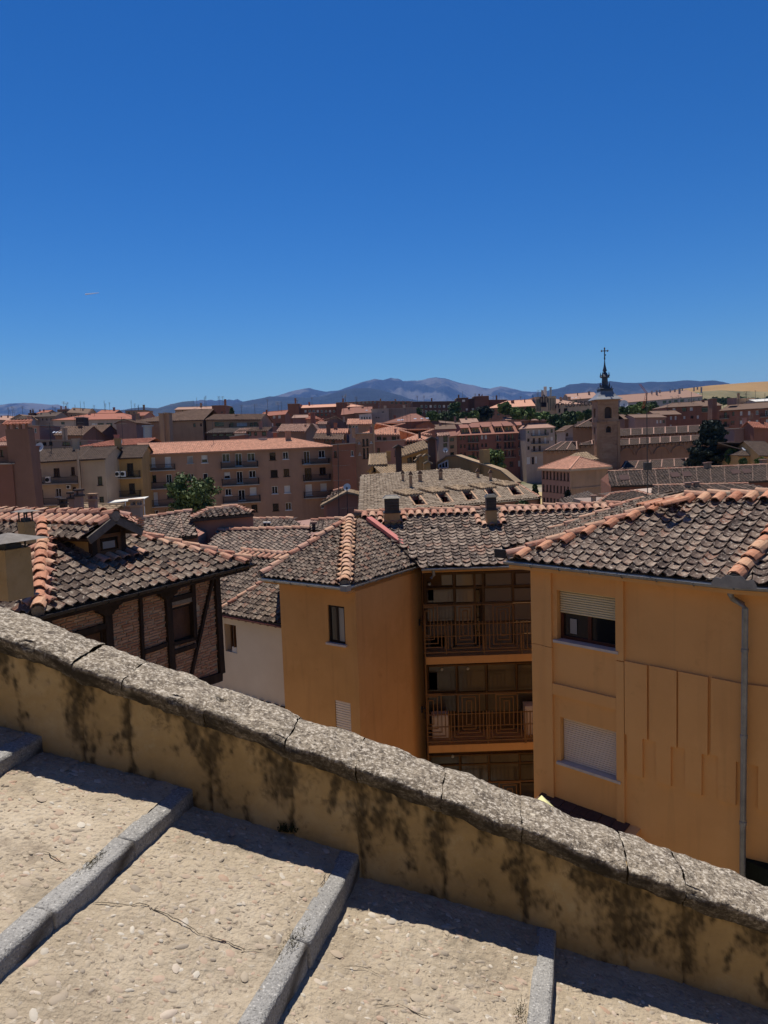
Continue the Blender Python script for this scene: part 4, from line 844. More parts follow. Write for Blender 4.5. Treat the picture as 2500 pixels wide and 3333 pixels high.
mb = MB(); mb.poly([pw[1] + Z3 * .01, pw[2] + Z3 * .01, pw[2] - Z3 * 1.4, pw[1] - Z3 * 1.4]); mb.build('edge_flashing', GUTTER_D, ob)
mb = MB(); a_ = onp(1630, 1802, A - nO * .4, nO); mb.box(a_, ex * .16, nO * .02, Z3 * .10); mb.build('grey_flashing', GUTTER_D, ob)
gutter(ob, A - ex * .05, B, GUTTER, .068, nO * .05); gutter(ob, B, D, GUTTER, .068, n2O * .05)
mb = MB(); P = B + (nO + n2O) * .06 - Z3 * .02; g3 = unit(ex + e2); mb.prism([P - g3 * .36 + Z3 * .02, P - g3 * .30 + Z3 * .12, P - g3 * .2 + Z3 * .10, P - g3 * .12 + Z3 * .17, P + Z3 * .15, P + g3 * .12 + Z3 * .17, P + g3 * .2 + Z3 * .10, P + g3 * .30 + Z3 * .12, P + g3 * .36 + Z3 * .02, P + g3 * .36 - Z3 * .05, P - g3 * .36 - Z3 * .05], unit(nO + n2O) * .012); mb.build('gutter_guard', GUTTER, ob)
WO = A - nO * .36; WO = V3(WO[0], WO[1], zE - .06); onw = lambda x, y, o=0.: onp(x, y, WO + nO * o, nO); z6 = lambda x, y: (1700 + x / 2.074, 1900 + y / 2.074)
S = lambda x, y, o=0.: float((onw(*z6(x, y), o) - WO) @ ex); ZZ = lambda x, y, o=0.: float(WO[2] - onw(*z6(x, y), o)[2])
s_l = S(72, 200); s_c = S(1497, 900); HB = 11.0
def rectW(x0, y0, x1, y1): return (S(x0, y0), S(x1, y1), ZZ(x0, y0), ZZ(x1, y1))
W1 = rectW(232, 42, 640, 452); W2 = rectW(256, 898, 656, 1325); OFF = ex * s_l
mb = MB(); sh = lambda H: (H[0] - s_l, H[1] - s_l, H[2], H[3])
wall_holes(mb, WO + OFF, ex, s_c - s_l, HB, [sh(W1), sh(W2)], .22)
Cn = WO + ex * s_c; HB2 = float(Cn[2] - onp(2445, 2800, Cn, n2O)[2]); mb.quad(Cn - Z3 * HB2, Cn + e2 * 6 - Z3 * HB2, Cn + e2 * 6, Cn); P = WO + OFF; mb.quad(P, P - nO * 6, P - nO * 6 - Z3 * HB, P - Z3 * HB)
wl = mb.build('wall', OCHRE_R, ob)
mb = MB(); mb.prism([A + ex * .02 - Z3 * .10, B - Z3 * .10, Cn - Z3 * .04, WO + OFF * .3 - Z3 * .04], -Z3 * .10); mb.prism([B - Z3 * .10, D - Z3 * .10, Cn + e2 * 5 - Z3 * .04, Cn - Z3 * .04], -Z3 * .10); mb.build('eave_soffit', OCHRE_R, ob)
def raised(s0, s1, y0, y1, th_=.05, nm='wall_panel'):
    mb = MB(); c = WO + ex * (s0 + s1) / 2 - Z3 * (y0 + y1) / 2 + nO * (th_ / 2 - .002); mb.box(c, ex * (s1 - s0) / 2, nO * (th_ / 2 + .002), Z3 * (y1 - y0) / 2); mb.build(nm, OCHRE_R, wl)
sP1, sP2, sP3, sP4 = S(160, 400), S(208, 400), S(640, 500), S(693, 500); jz = ZZ(120, 408)
for (a_, b_) in ((s_l - .03, sP1 - .012), ): raised(a_, b_, .12, jz, .025, 'pilaster'); raised(a_, b_, jz + .012, HB - .2, .025, 'pilaster')
raised(sP1, sP2, .12, jz, .06, 'pilaster'); raised(sP1, sP2, jz + .012, HB - .2, .06, 'pilaster'); raised(sP3, sP4, .12, ZZ(660, 512), .06, 'pilaster'); raised(sP3, sP4 - .0, ZZ(660, 520), HB - .3, .055, 'pilaster')
raised(sP2 + .003, sP3 - .003, ZZ(216, 668), ZZ(216, 742), .055, 'wall_band')
for (x0, x1, yt, ym, t0_, t1_, yb) in ((698, 850, 518, 1050, 718, 820, 1305), (865, 1048, 548, 1103, 912, 1010, 1362), (1062, 1257, 588, 1152, 1107, 1217, 1425), (1282, 1484, 630, 1203, 1328, 1447, 1490)):
    s0_, s1_, zt_, zm_ = S(x0, yt), S(x1, ym), ZZ(x0, yt), ZZ(x1, ym); u0_, u1_, zb_ = S(t0_, yb), S(t1_, yb), ZZ(t1_, yb)
    P = lambda s, y: WO + ex * s - Z3 * y - nO * .003
    mb = MB(); mb.prism([P(s0_, zt_), P(s0_, zm_), P(u0_, zm_), P(u0_, zb_), P(u1_, zb_), P(u1_, zm_), P(s1_, zm_), P(s1_, zt_)], nO * .055); mb.build('wall_panel', OCHRE_R, wl)
zt_, zm_, zb_ = ZZ(1500, 672), ZZ(1500, 1210), ZZ(1500, 1502); P = lambda s, y: Cn + e2 * s - Z3 * y - n2O * .003
for k in range(5): mb = MB(); o_ = .04 + k * 1.0; mb.prism([P(o_, zt_), P(o_, zm_), P(o_ + .2, zm_), P(o_ + .2, zb_), P(o_ + .72, zb_), P(o_ + .72, zm_), P(o_ + .93, zm_), P(o_ + .93, zt_)], n2O * .055); mb.build('wall_panel', OCHRE_R, wl)
w_o = hole_window(ob, WO, ex, nO, W1, REDWOOD, .07, .17, 1, pane=GLASS, shutter=SHUT_Y, drop=.47, nsl=10, sd=.07)
c = WO + ex * (W1[0] * .78 + W1[1] * .22) - Z3 * (W1[2] * .28 + W1[3] * .72) - nO * .155; mb = MB(); mb.box(c, ex * .08, nO * .004, Z3 * .16); mb.build('curtain', CURT, w_o)
hole_window(ob, WO, ex, nO, W2, REDWOOD, .07, .17, 1, pane=GLASS, shutter=SHUT_W, drop=1., nsl=21, sd=.07)
mb = MB(); DARK_SLAB = mat('near_black_green', [(.006, .009, .005), (.014, .018, .009)], 20, bump=.6, bscale=80); mb.prism([Cn - Z3 * (HB2 - .02) - n2O * .3, Cn + e2 * 7 - Z3 * (HB2 - .02) - n2O * .3, Cn + e2 * 7 - Z3 * (HB2 - .02) + n2O * 4, Cn - Z3 * (HB2 - .02) + n2O * .02 + e2 * .0], -Z3 * .4); mb.build('dark_slab', DARK_SLAB, ob)  # near-black green slab beside the foot of the side wall
# downpipe
mb = MB(); q = [onw(*z6(x, y), .30) for x, y in ((1410, 5), (1405, 70))] + [onw(*z6(x, y), .14) for x, y in ((1420, 100), (1490, 140), (1505, 165))]; q.append(q[-1] - Z3 * 3.0); q.append(q[-1] - Z3 * 6.); mb.tube(q, .052, 12)
mb.tube([q[0] + Z3 * .12, q[0] + Z3 * .02, q[0] - Z3 * .08], [.13, .10, .055], 12)
pp = mb.build('downpipe', GUTTER, ob, True)
for k in (.75, 2.3, 3.9): P = q[4] - Z3 * k; mb = MB(); mb.tube([P + Z3 * .03, P - Z3 * .03], .062, 12); mb.box(P - nO * .07, nO * .07, ex * .012, Z3 * .012); mb.build('pipe_clamp', GUTTER, pp)
# tiled ledge at the foot of the wall
mb = MB(); s0_, s1_ = S(135, 1450), S(800, 1690); zl = ZZ(665, 1612) + .02; P = lambda s, o_, z_: WO + ex * s + nO * o_ - Z3 * z_
mb.prism([P(s0_, -.01, zl - .05), P(s0_, .55, zl + .08), P(s0_, .55, zl + .5), P(s0_, -.01, zl + .5)], ex * (s1_ - s0_)); mb.build('ledge', OCHRE_R, ob)
LT = mat('ledge_tile', [(.075, .04, .028), (.12, .065, .045)], 6, rnd=.4, bump=.3)
for i in range(int((s1_ - s0_) / .30)):
    for j in range(2):
        mb = MB(); mb.box(P(s0_ + .15 + .30 * i, .14 + .27 * j, zl - .05 + .13 * (.14 + .27 * j) / .55 - .012 + random.uniform(-.004, .004)), ex * .143, (nO * .55 - Z3 * .13) / .565 * .128, Z3 * .012); mb.build('ledge_tile', LT, ob)
# pale yellow folded awning board, just visible over the parapet
P = onY(1762, 2618, 7.6); o = thing('yellow_board', P - Z3 * .3, 'sunlit pale yellow board sticking up just behind the parapet coping', 'board'); mb = MB(); YB = mat('pale_yellow_paint', [(.62, .58, .26), (.70, .66, .34)], 6, bump=.1)
a_, b_, c = onY(1745, 2606, 7.6), onY(1763, 2588, 7.75), onY(1797, 2630, 7.3); mb.prism([a_, b_, b_ + V3(.2, -.25, -.14), c + V3(0, 0, -.02)], V3(0, 0, -.02)); mb.build('board', YB, o)
mb = MB(); mb.tube([b_ + V3(.05, -.05, -.05), b_ + V3(.05, -.05, -8)], .03, 8); mb.build('post', METAL_D, o)

# ------------------------------------------------------------------ tall wall on the uphill side of the stair, behind the viewer
ASH_D = mat('weathered_ashlar', [(.20, .155, .105), (.26, .205, .145), (.31, .25, .18)], 2.0, rnd=.5, bump=.7, bscale=25, bdist=.02)
ASH = mat('ashlar', [(.40, .31, .21), (.50, .40, .28), (.56, .47, .35)], 2.0, rnd=.5, bump=.7, bscale=25, bdist=.02)
WB = wpt(0, 6.2, 0); mb = MB(); rr = []
bw, bh = .9, .45
for j in range(-8, 7):
    for i in range(-22, 23):
        x = i * bw + (j % 2) * bw / 2; d = random.uniform(0, .03); c = V3(WB[0], WB[1], j * bh) + WD * x + WN * (.2 - d); mb.box(c, WD * (bw / 2 - .008), WN * .2, Z3 * (bh / 2 - .008)); rr += [random.random()] * 6
o = mb.build('uphill_wall', ASH_D, None, False, rr); tag(o, kind='structure')
# unseen retaining wall added below the stair to bounce sunlight onto the houses
mb = MB(); rr = []
for j in range(32):
    for i in range(-18, 19):
        x = i * .9 + (j % 2) * .45; zt_ = cz(x) - .35; z_ = zt_ - .225 - .45 * j
        if z_ > 6: continue
        mb.box(wpt(x, -.50 + random.uniform(-.02, .02), z_), (WD + Z3 * (cz(1.) - cz(0.))) * .442, WN * .2, Z3 * .217); rr += [random.random()] * 6
tag(mb.build('added_retaining_wall', ASH, None, False, rr), kind='structure')
# ------------------------------------------------------------------ the town: table-driven buildings with real openings
ZK = {'A': (0, 1180, 2.592), 'B': (600, 1180, 2.592), 'C': (1200, 1180, 2.592), 'D': (1700, 1100, 2.074), '1': (0, 1280, 5.027), '2': (300, 1260, 4.1475),
      '3': (680, 1270, 4.1475), '4': (1000, 1260, 4.1475), '5': (1350, 1250, 4.1475), '6': (1700, 1230, 4.1475), '7': (2050, 1220, 3.687), 'N': (0, 0, 1.)}
def zz(k, x, y): a_, b_, s_ = ZK[k]; return (a_ + x / s_, b_ + y / s_)
def plas(name, c, v=.12): return mat(name, [tuple(q * (1 - v) for q in c), c, tuple(min(1, q * (1 + v)) for q in c)], .35, bump=.15, bscale=6, bdist=.03, speck=[(tuple(q * .72 for q in c), .64, .85)], sscale=.5, streak=[(tuple(q * .5 for q in c), .52, .78, 1.3)])
def rooft(name, c, v=.22): return mat(name, [tuple(q * (1 - v) for q in c), c, tuple(min(1, q * (1 + v)) for q in c)], 1.6, bump=.5, bscale=4, bdist=.05, speck=[(tuple(q * 1.35 for q in c), .60, .78), (tuple(q * .5 for q in c), .40, .28)], sscale=2.6, rnd=.5)
M_ = dict(tan=plas('tan_render', (0.411, 0.254, 0.155)), cream=plas('cream_render', (0.508, 0.367, 0.245)), yel=plas('yellow_render', (0.475, 0.281, 0.114)), och=plas('ochre_render', (.39, .228, .15)), pink=plas('pink_render', (0.411, 0.210, 0.155)),
          brown=plas('brown_render_far', (0.244, 0.126, 0.085)), brick=plas('brick_render', (0.253, 0.109, 0.070)), dbrick=plas('dark_brick', (0.107, 0.061, 0.049)), red=plas('red_render', (.30, .125, .083)), grey=plas('grey_render', (0.284, 0.214, 0.175)),
          lgrey=plas('light_grey_render', (0.411, 0.315, 0.257)), white=plas('white_render', (0.664, 0.560, 0.490)), bgrey=plas('blue_grey_render', (0.293, 0.271, 0.277)), stone=plas('church_stone', (0.391, 0.227, 0.131)), dark=plas('dark_render', (0.078, 0.056, 0.049)), mauve=plas('mauve_render', (0.322, 0.193, 0.155)))
R_ = dict(brown=rooft('brown_tiles', (.15, .094, .066)), grey=rooft('greyish_tiles', (.082, .056, .043)), red=rooft('red_tiles', (.30, .115, .075)), sun=rooft('orange_tiles', (.50, .265, .18)), pale=rooft('pale_tiles', (.33, .20, .15)), slate=rooft('dark_tiles', (.11, .085, .07)), lichen=rooft('lichen_tiles', (.30, .215, .135)), dred=rooft('maroon_tiles', (.235, .105, .075)))
ROOFS.extend(R_.values())
FR_W = plas('white_frame', (.70, .68, .64)); FR_B = plas('brown_frame', (.07, .045, .03)); FAR_SH = plas('pale_blind', (.62, .58, .54)); IRON = plas('iron', (.03, .027, .025)); FAR_SIL = plas('far_sill', (.50, .44, .38))
CONC = plas('concrete_edge', (.40, .34, .28))

def rib_face(mb, A_, B_, C_, D_, rib):
    """sloping face A B (eave) C D (top) in half-round courses of width rib"""
    A_, B_, C_, D_ = [np.asarray(q, float) for q in (A_, B_, C_, D_)]; e_ = unit(B_ - A_); Ln = np.linalg.norm(B_ - A_)
    w = (D_ + C_) / 2 - A_; y_ = unit(w - e_ * (w @ e_)); n_ = np.cross(e_, y_); n_ = n_ if n_[2] > 0 else -n_
    pts = [(0., 0.), (Ln, 0.), ((C_ - A_) @ e_, (C_ - A_) @ y_), ((D_ - A_) @ e_, (D_ - A_) @ y_)]
    if not rib: mb.poly([A_, B_, C_, D_] if np.linalg.norm(C_ - D_) > .01 else [A_, B_, C_]); return
    def tm(s):
        t = 1e9
        (dx, dy), (cx, cy) = pts[3], pts[2]
        if dx > .01 and s < dx: t = min(t, s / dx * dy)
        if cx < Ln - .01 and s > cx: t = min(t, (Ln - s) / (Ln - cx) * cy)
        if t > 1e8: t = dy + (cy - dy) * ((s - dx) / (cx - dx) if abs(cx - dx) > .01 else 0)
        return max(t, .0)
    k = max(1, int(Ln / rib)); r_ = Ln / k
    for i in range(k):
        s0, s1, s2, s3 = r_ * i, r_ * (i + .28), r_ * (i + .72), r_ * (i + 1); h = rib * .30
        tmx = max(tm(s1), tm(s2)); m = max(1, int(tmx / (rib * 1.6)))
        for j in range(m):
            ta, tb = tmx * j / m - (.05 if j == 0 else 0), tmx * (j + 1) / m + .06; lo, hi = h * 1.2 + random.uniform(0, h * .2), h * .85
            q = [A_ + e_ * s + y_ * min(ta, tm(s)) + n_ * hh for s, hh in ((s0, 0), (s1, lo), (s2, lo), (s3, 0))] + [A_ + e_ * s + y_ * min(tb, tm(s)) + n_ * hh for s, hh in ((s0, 0), (s1, hi), (s2, hi), (s3, 0))]
            mb.add(q, [(0, 1, 5, 4), (1, 2, 6, 5), (2, 3, 7, 6), (0, 3, 2, 1)])

def far_window(par_, O, e_, nO_, H, st, big):
    dep = .16; c = O + e_ * (H[0] + H[1]) / 2 - Z3 * (H[2] + H[3]) / 2 - nO_ * dep; w_, h_ = H[1] - H[0], H[3] - H[2]; bar = .08 if big else .10; eh = unit(V3(e_[0], e_[1], 0))
    fm = FR_B if st in 'bd' else FR_W; mb = MB(); frame_rect(mb, c, eh, w_, h_, bar, .08, nO_)
    if st in 'wb' and w_ > .8: mb.box(c, eh * bar * .4, nO_ * .04, Z3 * (h_ / 2 - bar))
    if big: mb.box(c - Z3 * (h_ / 2 + .05) + nO_ * .14, eh * (w_ / 2 + .12), nO_ * .10, Z3 * .05)
    o = mb.build('window', fm, par_); mb = MB(); mb.box(c - nO_ * .01, eh * w_ / 2, nO_ * .01, Z3 * h_ / 2); mb.build('pane', FAR_SH if st == 's' else GLASS, o)
    if st == 'h': mb = MB(); mb.box(c + nO_ * .03 + Z3 * h_ * .22, eh * (w_ / 2 - .03), nO_ * .01, Z3 * h_ * .27); mb.build('blind', FAR_SH, o)

def blk(name, label, cat, k, p0, p1, Y0, Y1=None, T=10., roof=None, wm='tan', rm='brown', wins=(), balc=(), zb=-24., group=None, rib=None, ov=.45, chim=(), sky_=(), hip=(0, 0), k2=None, wt=None):
    Y1 = Y1 or Y0; P0, P1 = onY(*zz(k, *p0), Y0), onY(*zz(k2 or k, *p1), Y1); e_ = unit(P1 - P0); eh = unit(V3(e_[0], e_[1], 0)); nO_ = V3(eh[1], -eh[0], 0); Ln = np.linalg.norm(P1 - P0)
    if rib is None: rib = .3 if Y0 < 140 else (.55 if Y0 < 230 else 0)
    o = thing(name, V3((P0 + P1)[0] / 2, (P0 + P1)[1] / 2, -18) - nO_ * T / 2, label, cat, group); wmat = M_[wm]; rmat = R_[rm]
    holes = []
    for wdef in wins:
        kk = k
        if isinstance(wdef[0], str): kk, wdef = wdef[0], wdef[1:]
        x0, y0, x1, y1, st = wdef; a_, b_ = onp(*zz(kk, x0, y0), P0, nO_), onp(*zz(kk, x1, y1), P0, nO_); s0 = (a_ - P0) @ eh / (e_ @ eh); s1 = (b_ - P0) @ eh / (e_ @ eh)
        f_ = lambda P, s: (P0 + e_ * s)[2] - P[2]
        sm = (s0 + s1) / 2; h0, h1 = (P0 + e_ * sm)[2] - a_[2], (P0 + e_ * sm)[2] - b_[2]
        if s0 > .05 and s1 < Ln - .05 and h0 > .05: holes.append(((s0, s1, h0, h1), st))
    mb = MB(); hb = max(P0[2], P1[2]) - zb; wall_holes(mb, P0, e_, Ln, hb, [h for h, _ in holes], .16)
    Q0, Q1 = P0 - nO_ * T, P1 - nO_ * T; dn = lambda P: V3(P[0], P[1], zb)
    mb.quad(P1, dn(P1), dn(Q1), Q1); mb.quad(Q0, dn(Q0), dn(P0), P0); mb.quad(Q1, dn(Q1), dn(Q0), Q0); big = Y0 < 160
    if roof and roof[0] == 'gable' and not (hip[0] or hip[1]):
        um = (zz(k, *p0)[0] + zz(k2 or k, *p1)[0]) / 2; zr = onY(um, zz(k, 0, roof[1])[1], (Y0 + Y1) / 2 + T / 2)[2]
        for P, Q in ((P0, Q0), (P1, Q1)): mb.poly([P, Q, V3((P + Q)[0] / 2, (P + Q)[1] / 2, zr)])
    if roof and roof[0] == 'end':
        pk = onY(*zz(k, *roof[1]), (Y0 + Y1) / 2); mb.poly([P0, P1, V3(*(P0 + e_ * ((pk - P0) @ e_))[:2], pk[2])])
    mb.build('wall', wmat, o)
    for H, st in holes: far_window(o, P0, e_, nO_, H, st, big)
    rn = None
    if roof is None or roof[0] == 'flat':
        mb = MB(); cpm = CONC if roof is None else R_[roof[1]]
        for a_, b_ in ((P0, P1), (P1, Q1), (Q1, Q0), (Q0, P0)): mb.beam(a_ + Z3 * .06, b_ + Z3 * .06, .45, .14)
        mb.build('roof_edge', cpm, o); mb = MB(); mb.quad(P0 - Z3 * .05, P1 - Z3 * .05, Q1 - Z3 * .05, Q0 - Z3 * .05); mb.build('roof', rmat if roof else CONC, o)
    else:
        um = (zz(k, *p0)[0] + zz(k2 or k, *p1)[0]) / 2; mb = MB()
        if roof[0] == 'end':
            R0 = V3(*(P0 + e_ * ((pk - P0) @ e_))[:2], pk[2]); R1 = R0 - nO_ * T; dL = (R0 - P0); dR_ = (R0 - P1); oL, oR = -unit(dL) * ov, -unit(dR_) * ov; fo = nO_ * ov
            rib_face(mb, Q0 + oL, P0 + oL + fo, R0 + fo, R1, rib); rib_face(mb, P1 + oR + fo, Q1 + oR, R1, R0 + fo, rib)
            mb.beam(P0 + oL + fo, R0 + fo, .12, .16); mb.beam(P1 + oR + fo, R0 + fo, .12, .16)
        elif roof[0] == 'shed':
            zr = onY(um, zz(k, 0, roof[1])[1], (Y0 + Y1) / 2 + T)[2]; s_ = (zr - (P0 + P1)[2] / 2) / T; fo = nO_ * ov - Z3 * ov * s_; lf = -e_ * ov * .6
            rib_face(mb, P0 + fo + lf, P1 + fo - lf, V3(Q1[0], Q1[1], zr) - lf, V3(Q0[0], Q0[1], zr) + lf, rib); mb.beam(P0 + fo + lf - Z3 * .05, P1 + fo - lf - Z3 * .05, .1, .14)
            mb.poly([P1, Q1, V3(Q1[0], Q1[1], zr)]); mb.poly([P0, V3(Q0[0], Q0[1], zr), Q0])
        else:
            zr = onY(um, zz(k, 0, roof[1])[1], (Y0 + Y1) / 2 + T / 2)[2]; dz = (P1 - P0)[2] / 2; s_ = max(.02, (zr - (P0 + P1)[2] / 2) / (T / 2)); fo = nO_ * ov - Z3 * ov * s_; lf = -e_ * ov * .7
            r0 = V3((P0 + Q0)[0] / 2, (P0 + Q0)[1] / 2, zr - dz) + e_ * hip[0] + (lf if not hip[0] else 0); r1 = V3((P1 + Q1)[0] / 2, (P1 + Q1)[1] / 2, zr + dz) - e_ * hip[1] - (lf if not hip[1] else 0)
            a_, b_, c_, d_ = P0 + fo + lf, P1 + fo - lf, Q1 - fo - lf - 2 * Z3 * ov * s_ * 1, Q0 - fo + lf - 2 * Z3 * ov * s_ * 1
            rib_face(mb, a_, b_, r1, r0, rib); rib_face(mb, c_, d_, r0, r1, 0)
            if hip[0]: rib_face(mb, d_, a_, r0, r0, rib)
            if hip[1]: rib_face(mb, b_, c_, r1, r1, rib)
            mb.beam(a_ - Z3 * .06, b_ - Z3 * .06, .1, .16); mb.tube([r0 + Z3 * .02, r1 + Z3 * .02], .14, 6)
            if hip[0]: mb.tube([a_, r0], .12, 6)
            if hip[1]: mb.tube([b_, r1], .12, 6)
            rn = (P0, nO_, s_, e_)
        ro = mb.build('roof', rmat, o)
    for bdef in balc:
        kk = k
        if isinstance(bdef[0], str): kk, bdef = bdef[0], bdef[1:]
        x0, y0, x1, y1 = bdef; a_, b_ = onp(*zz(kk, x0, y0), P0, nO_), onp(*zz(kk, x1, y1), P0, nO_); c = (a_ + b_) / 2; hw = abs((b_ - a_) @ eh) / 2; zs = c[2] - abs((b_ - a_)[2]) / 2 + .06; ht = max(.8, min(1.05, (a_ - b_)[2])); d = .9
        P = V3(c[0], c[1], zs); mb = MB(); mb.box(P + nO_ * d / 2, eh * hw, nO_ * d / 2, Z3 * .08); bo = mb.build('balcony', CONC, o); mb = MB()
        mb.box(P + nO_ * (d - .03) + Z3 * ht, eh * hw, nO_ * .03, Z3 * .03)
        for sg in (-1, 1): mb.box(P + nO_ * d / 2 + eh * sg * (hw - .03) + Z3 * ht, eh * .03, nO_ * d / 2, Z3 * .03)
        nb = int(hw * 2 / (.14 if big else .28))
        for i in range(nb + 1): mb.box(P + nO_ * (d - .03) + eh * (-hw + 2 * hw * i / nb) + Z3 * ht / 2, eh * .014, nO_ * .014, Z3 * ht / 2)
        for sg in (-1, 1):
            for i in range(5): mb.box(P + nO_ * d * (i + .5) / 5 + eh * sg * (hw - .03) + Z3 * ht / 2, eh * .014, nO_ * .014, Z3 * ht / 2)
        mb.build('railing', IRON, bo)
    for cdef in chim:
        x0, yt, x1, yb = cdef[:4]; dY = cdef[4] if len(cdef) > 4 else T * .3; a_, b_ = onY(*zz(k, x0, yt), (Y0 + Y1) / 2 + dY), onY(*zz(k, x1, yb), (Y0 + Y1) / 2 + dY); w_ = max(.25, (b_ - a_)[0] / 2)
        mb = MB(); mb.box(V3((a_ + b_)[0] / 2, a_[1], (a_ + b_)[2] / 2 - .2), eh * w_, nO_ * w_, Z3 * ((a_ - b_)[2] / 2 + .2)); mb.box(V3((a_ + b_)[0] / 2, a_[1], a_[2] + .05), eh * (w_ + .08), nO_ * (w_ + .08), Z3 * .06); mb.build('chimney', M_[cdef[5] if len(cdef) > 5 else wm], o)
    if rn is not None:
        P0_, n_, s_, _ = rn; pn = unit(n_ * s_ + Z3); 
        for x0, y0, x1, y1 in sky_:
            a_ = onp(*zz(k, (x0 + x1) / 2, (y0 + y1) / 2), P0_, pn); hw, hh = (x1 - x0) / ZK[k][2] / F * a_[1] / 2, .55; mb = MB(); ux = unit(-n_ * 1 + Z3 * s_); mb.box(a_ + pn * .12, eh * hw, ux * hh, pn * .05); mb.build('skylight', SKYL, o)
    if 100 < Y0 < 440 and Ln > 5 and zb < -15:
        rg_ = random.Random(label)
        for i in range(rg_.choice((1, 1, 2, 3))):
            t = rg_.uniform(.12, .88); P = P0 + e_ * Ln * t - nO_ * T * rg_.uniform(.3, .6); z0 = (P0 + P1)[2] / 2; hh = rg_.uniform(2.2, 4.5) + (1.5 if roof and roof[0] in ('gable', 'end') else 0); mb = MB(); th_ = .035 * max(1., Y0 / 170); q = V3(P[0], P[1], z0 + hh); mb.tube([V3(P[0], P[1], z0 - .3), q], th_, 5); d = unit(V3(rg_.uniform(-1, 1), rg_.uniform(-1, 1), 0)); w_ = rg_.uniform(.5, 1.)
            for k_ in range(rg_.choice((2, 3))): mb.tube([q - Z3 * .5 * k_ - d * w_, q - Z3 * .5 * k_ + d * w_], th_ * .7, 4)
            mb.build('aerial', METAL_D, o)
        if not chim and rg_.random() < .75:
            t = rg_.uniform(.2, .8); P = P0 + e_ * Ln * t - nO_ * T * .4; z0 = (P0 + P1)[2] / 2; mb = MB(); hh = rg_.uniform(1.6, 2.6); mb.box(V3(P[0], P[1], z0 + hh / 2), eh * .4, nO_ * .35, Z3 * (hh / 2 + .4)); mb.box(V3(P[0], P[1], z0 + hh + .45), eh * .5, nO_ * .45, Z3 * .08); mb.build('chimney', wmat, o)
    return o
SKYL = glassy('skylight_glass', (.55, .57, .60), .15, .6)

# ---- left: apartment houses across the valley
blk('brown_house', 'reddish brown house at the left edge with a tall square chimney shaft', 'building', 'A', (-150, 712), (255, 712), 96, T=2.5, roof=('flat', 'red'), wm='brown', rm='red', wins=[(2, 738, 28, 792, 'b'), (120, 897, 188, 1020, 'b'), (132, 1072, 206, 1195, 'b')])
blk('brick_annex', 'dark red brick annex with no windows at the far left edge', 'building', 'A', (-150, 862), (104, 858), 94.5, T=1.2, wm='brick')
P0, P1 = onY(*zz('A', 168, 560), 95), onY(*zz('A', 262, 1200), 95); sh_o = thing('chimney_shaft', V3((P0 + P1)[0] / 2, 95.5, -24), 'tall square chimney shaft with a small tiled cap rising up the brown house', 'chimney')
mb = MB(); c = V3((P0 + P1)[0] / 2 - .6, 95.4, 0); hw = 1.45; mb.prism([c + V3(-hw, -.7, P0[2]), c + V3(hw, -.7, P0[2]), c + V3(hw + .9, -.7, -24), c + V3(-hw + .9, -.7, -24)], V3(0, 1.6, 0)); mb.build('shaft', M_['brown'], sh_o)
mb = MB(); rib_face(mb, c + V3(-hw - .3, -1.0, P0[2] + .55), c + V3(hw + .3, -1.0, P0[2] + .55), c + V3(hw + .3, .2, P0[2] + 1.1), c + V3(-hw - .3, .2, P0[2] + 1.1), .4); mb.build('tiled_cap', R_['red'], sh_o)
for i in range(4): mb = MB(); mb.box(c + V3(-hw + .3 + i * .78, -.5, P0[2] + .27), V3(.14, 0, 0), V3(0, .14, 0), Z3 * .3); mb.build('cap_post', M_['brown'], sh_o)
blk('cream_flats', 'cream flats with two long balconies beside the chimney shaft', 'building', 'A', (240, 838), (662, 812), 106, T=10, roof=('gable', 727), wm='cream', rm='grey',
    wins=[(280, 902, 356, 1012, 'b'), (450, 892, 506, 962, 'b'), (597, 882, 634, 950, 'b'), (296, 1075, 372, 1190, 'b'), (465, 1062, 520, 1132, 'w'), (610, 1050, 646, 1120, 'b'), (300, 1244, 344, 1300, 'b'), (420, 1232, 466, 1290, 'b')], balc=[(275, 978, 676, 1020), (290, 1150, 692, 1195)])
blk('stair_tower', 'blank cream stair wing with two small windows, between the balconied flats', 'building', 'A', (676, 813), (882, 802), 102.5, T=9, roof=('gable', 720), wm='cream', rm='grey', wins=[(822, 962, 866, 1034, 'b'), (836, 1132, 880, 1200, 'b')], rib=.3)
blk('yellow_flats', 'yellowish flats with a white awning at their foot', 'building', 'A', (884, 800), (1192, 788), 108, T=6, roof=('gable', 706), wm='yel', rm='grey', wins=[(946, 860, 992, 930, 'b'), (1068, 850, 1130, 955, 'b'), (957, 1022, 1005, 1090, 's'), (1085, 1020, 1142, 1105, 'b'), (920, 1205, 945, 1262, 'w'), (955, 1203, 980, 1262, 'w'), (990, 1200, 1015, 1262, 'w')], balc=[(895, 925, 1190, 975), (905, 1090, 1195, 1135)])
P0 = onY(*zz('A', 900, 1186), 101); P1 = onY(*zz('A', 1214, 1150), 101); mb = MB(); mb.prism([P0, P1, P1 + V3(0, 2.2, .2), P0 + V3(0, 2.2, .2)], -Z3 * .12); o = mb.build('awning_cover', mat('white_sheet', [(.62, .61, .57), (.68, .67, .63)], 2, bump=.05)); 
cv = thing('terrace_canopy', (P0 + P1) / 2 - Z3 * 4, 'bright white flat canopy over the terrace of the yellowish flats', 'canopy'); bpy.data.objects.remove(o)
mb = MB(); mb.prism([P0, P1, P1 + V3(0, 2.2, .2), P0 + V3(0, 2.2, .2)], -Z3 * .12); mb.build('sheet', MATS['white_sheet'], cv)
for i in range(5): q = P0 + (P1 - P0) * i / 4; mb = MB(); mb.beam(q - Z3 * .1, q - Z3 * 4.2, .1, .1, V3(0, 1, 0)); mb.build('post', FR_W, cv)
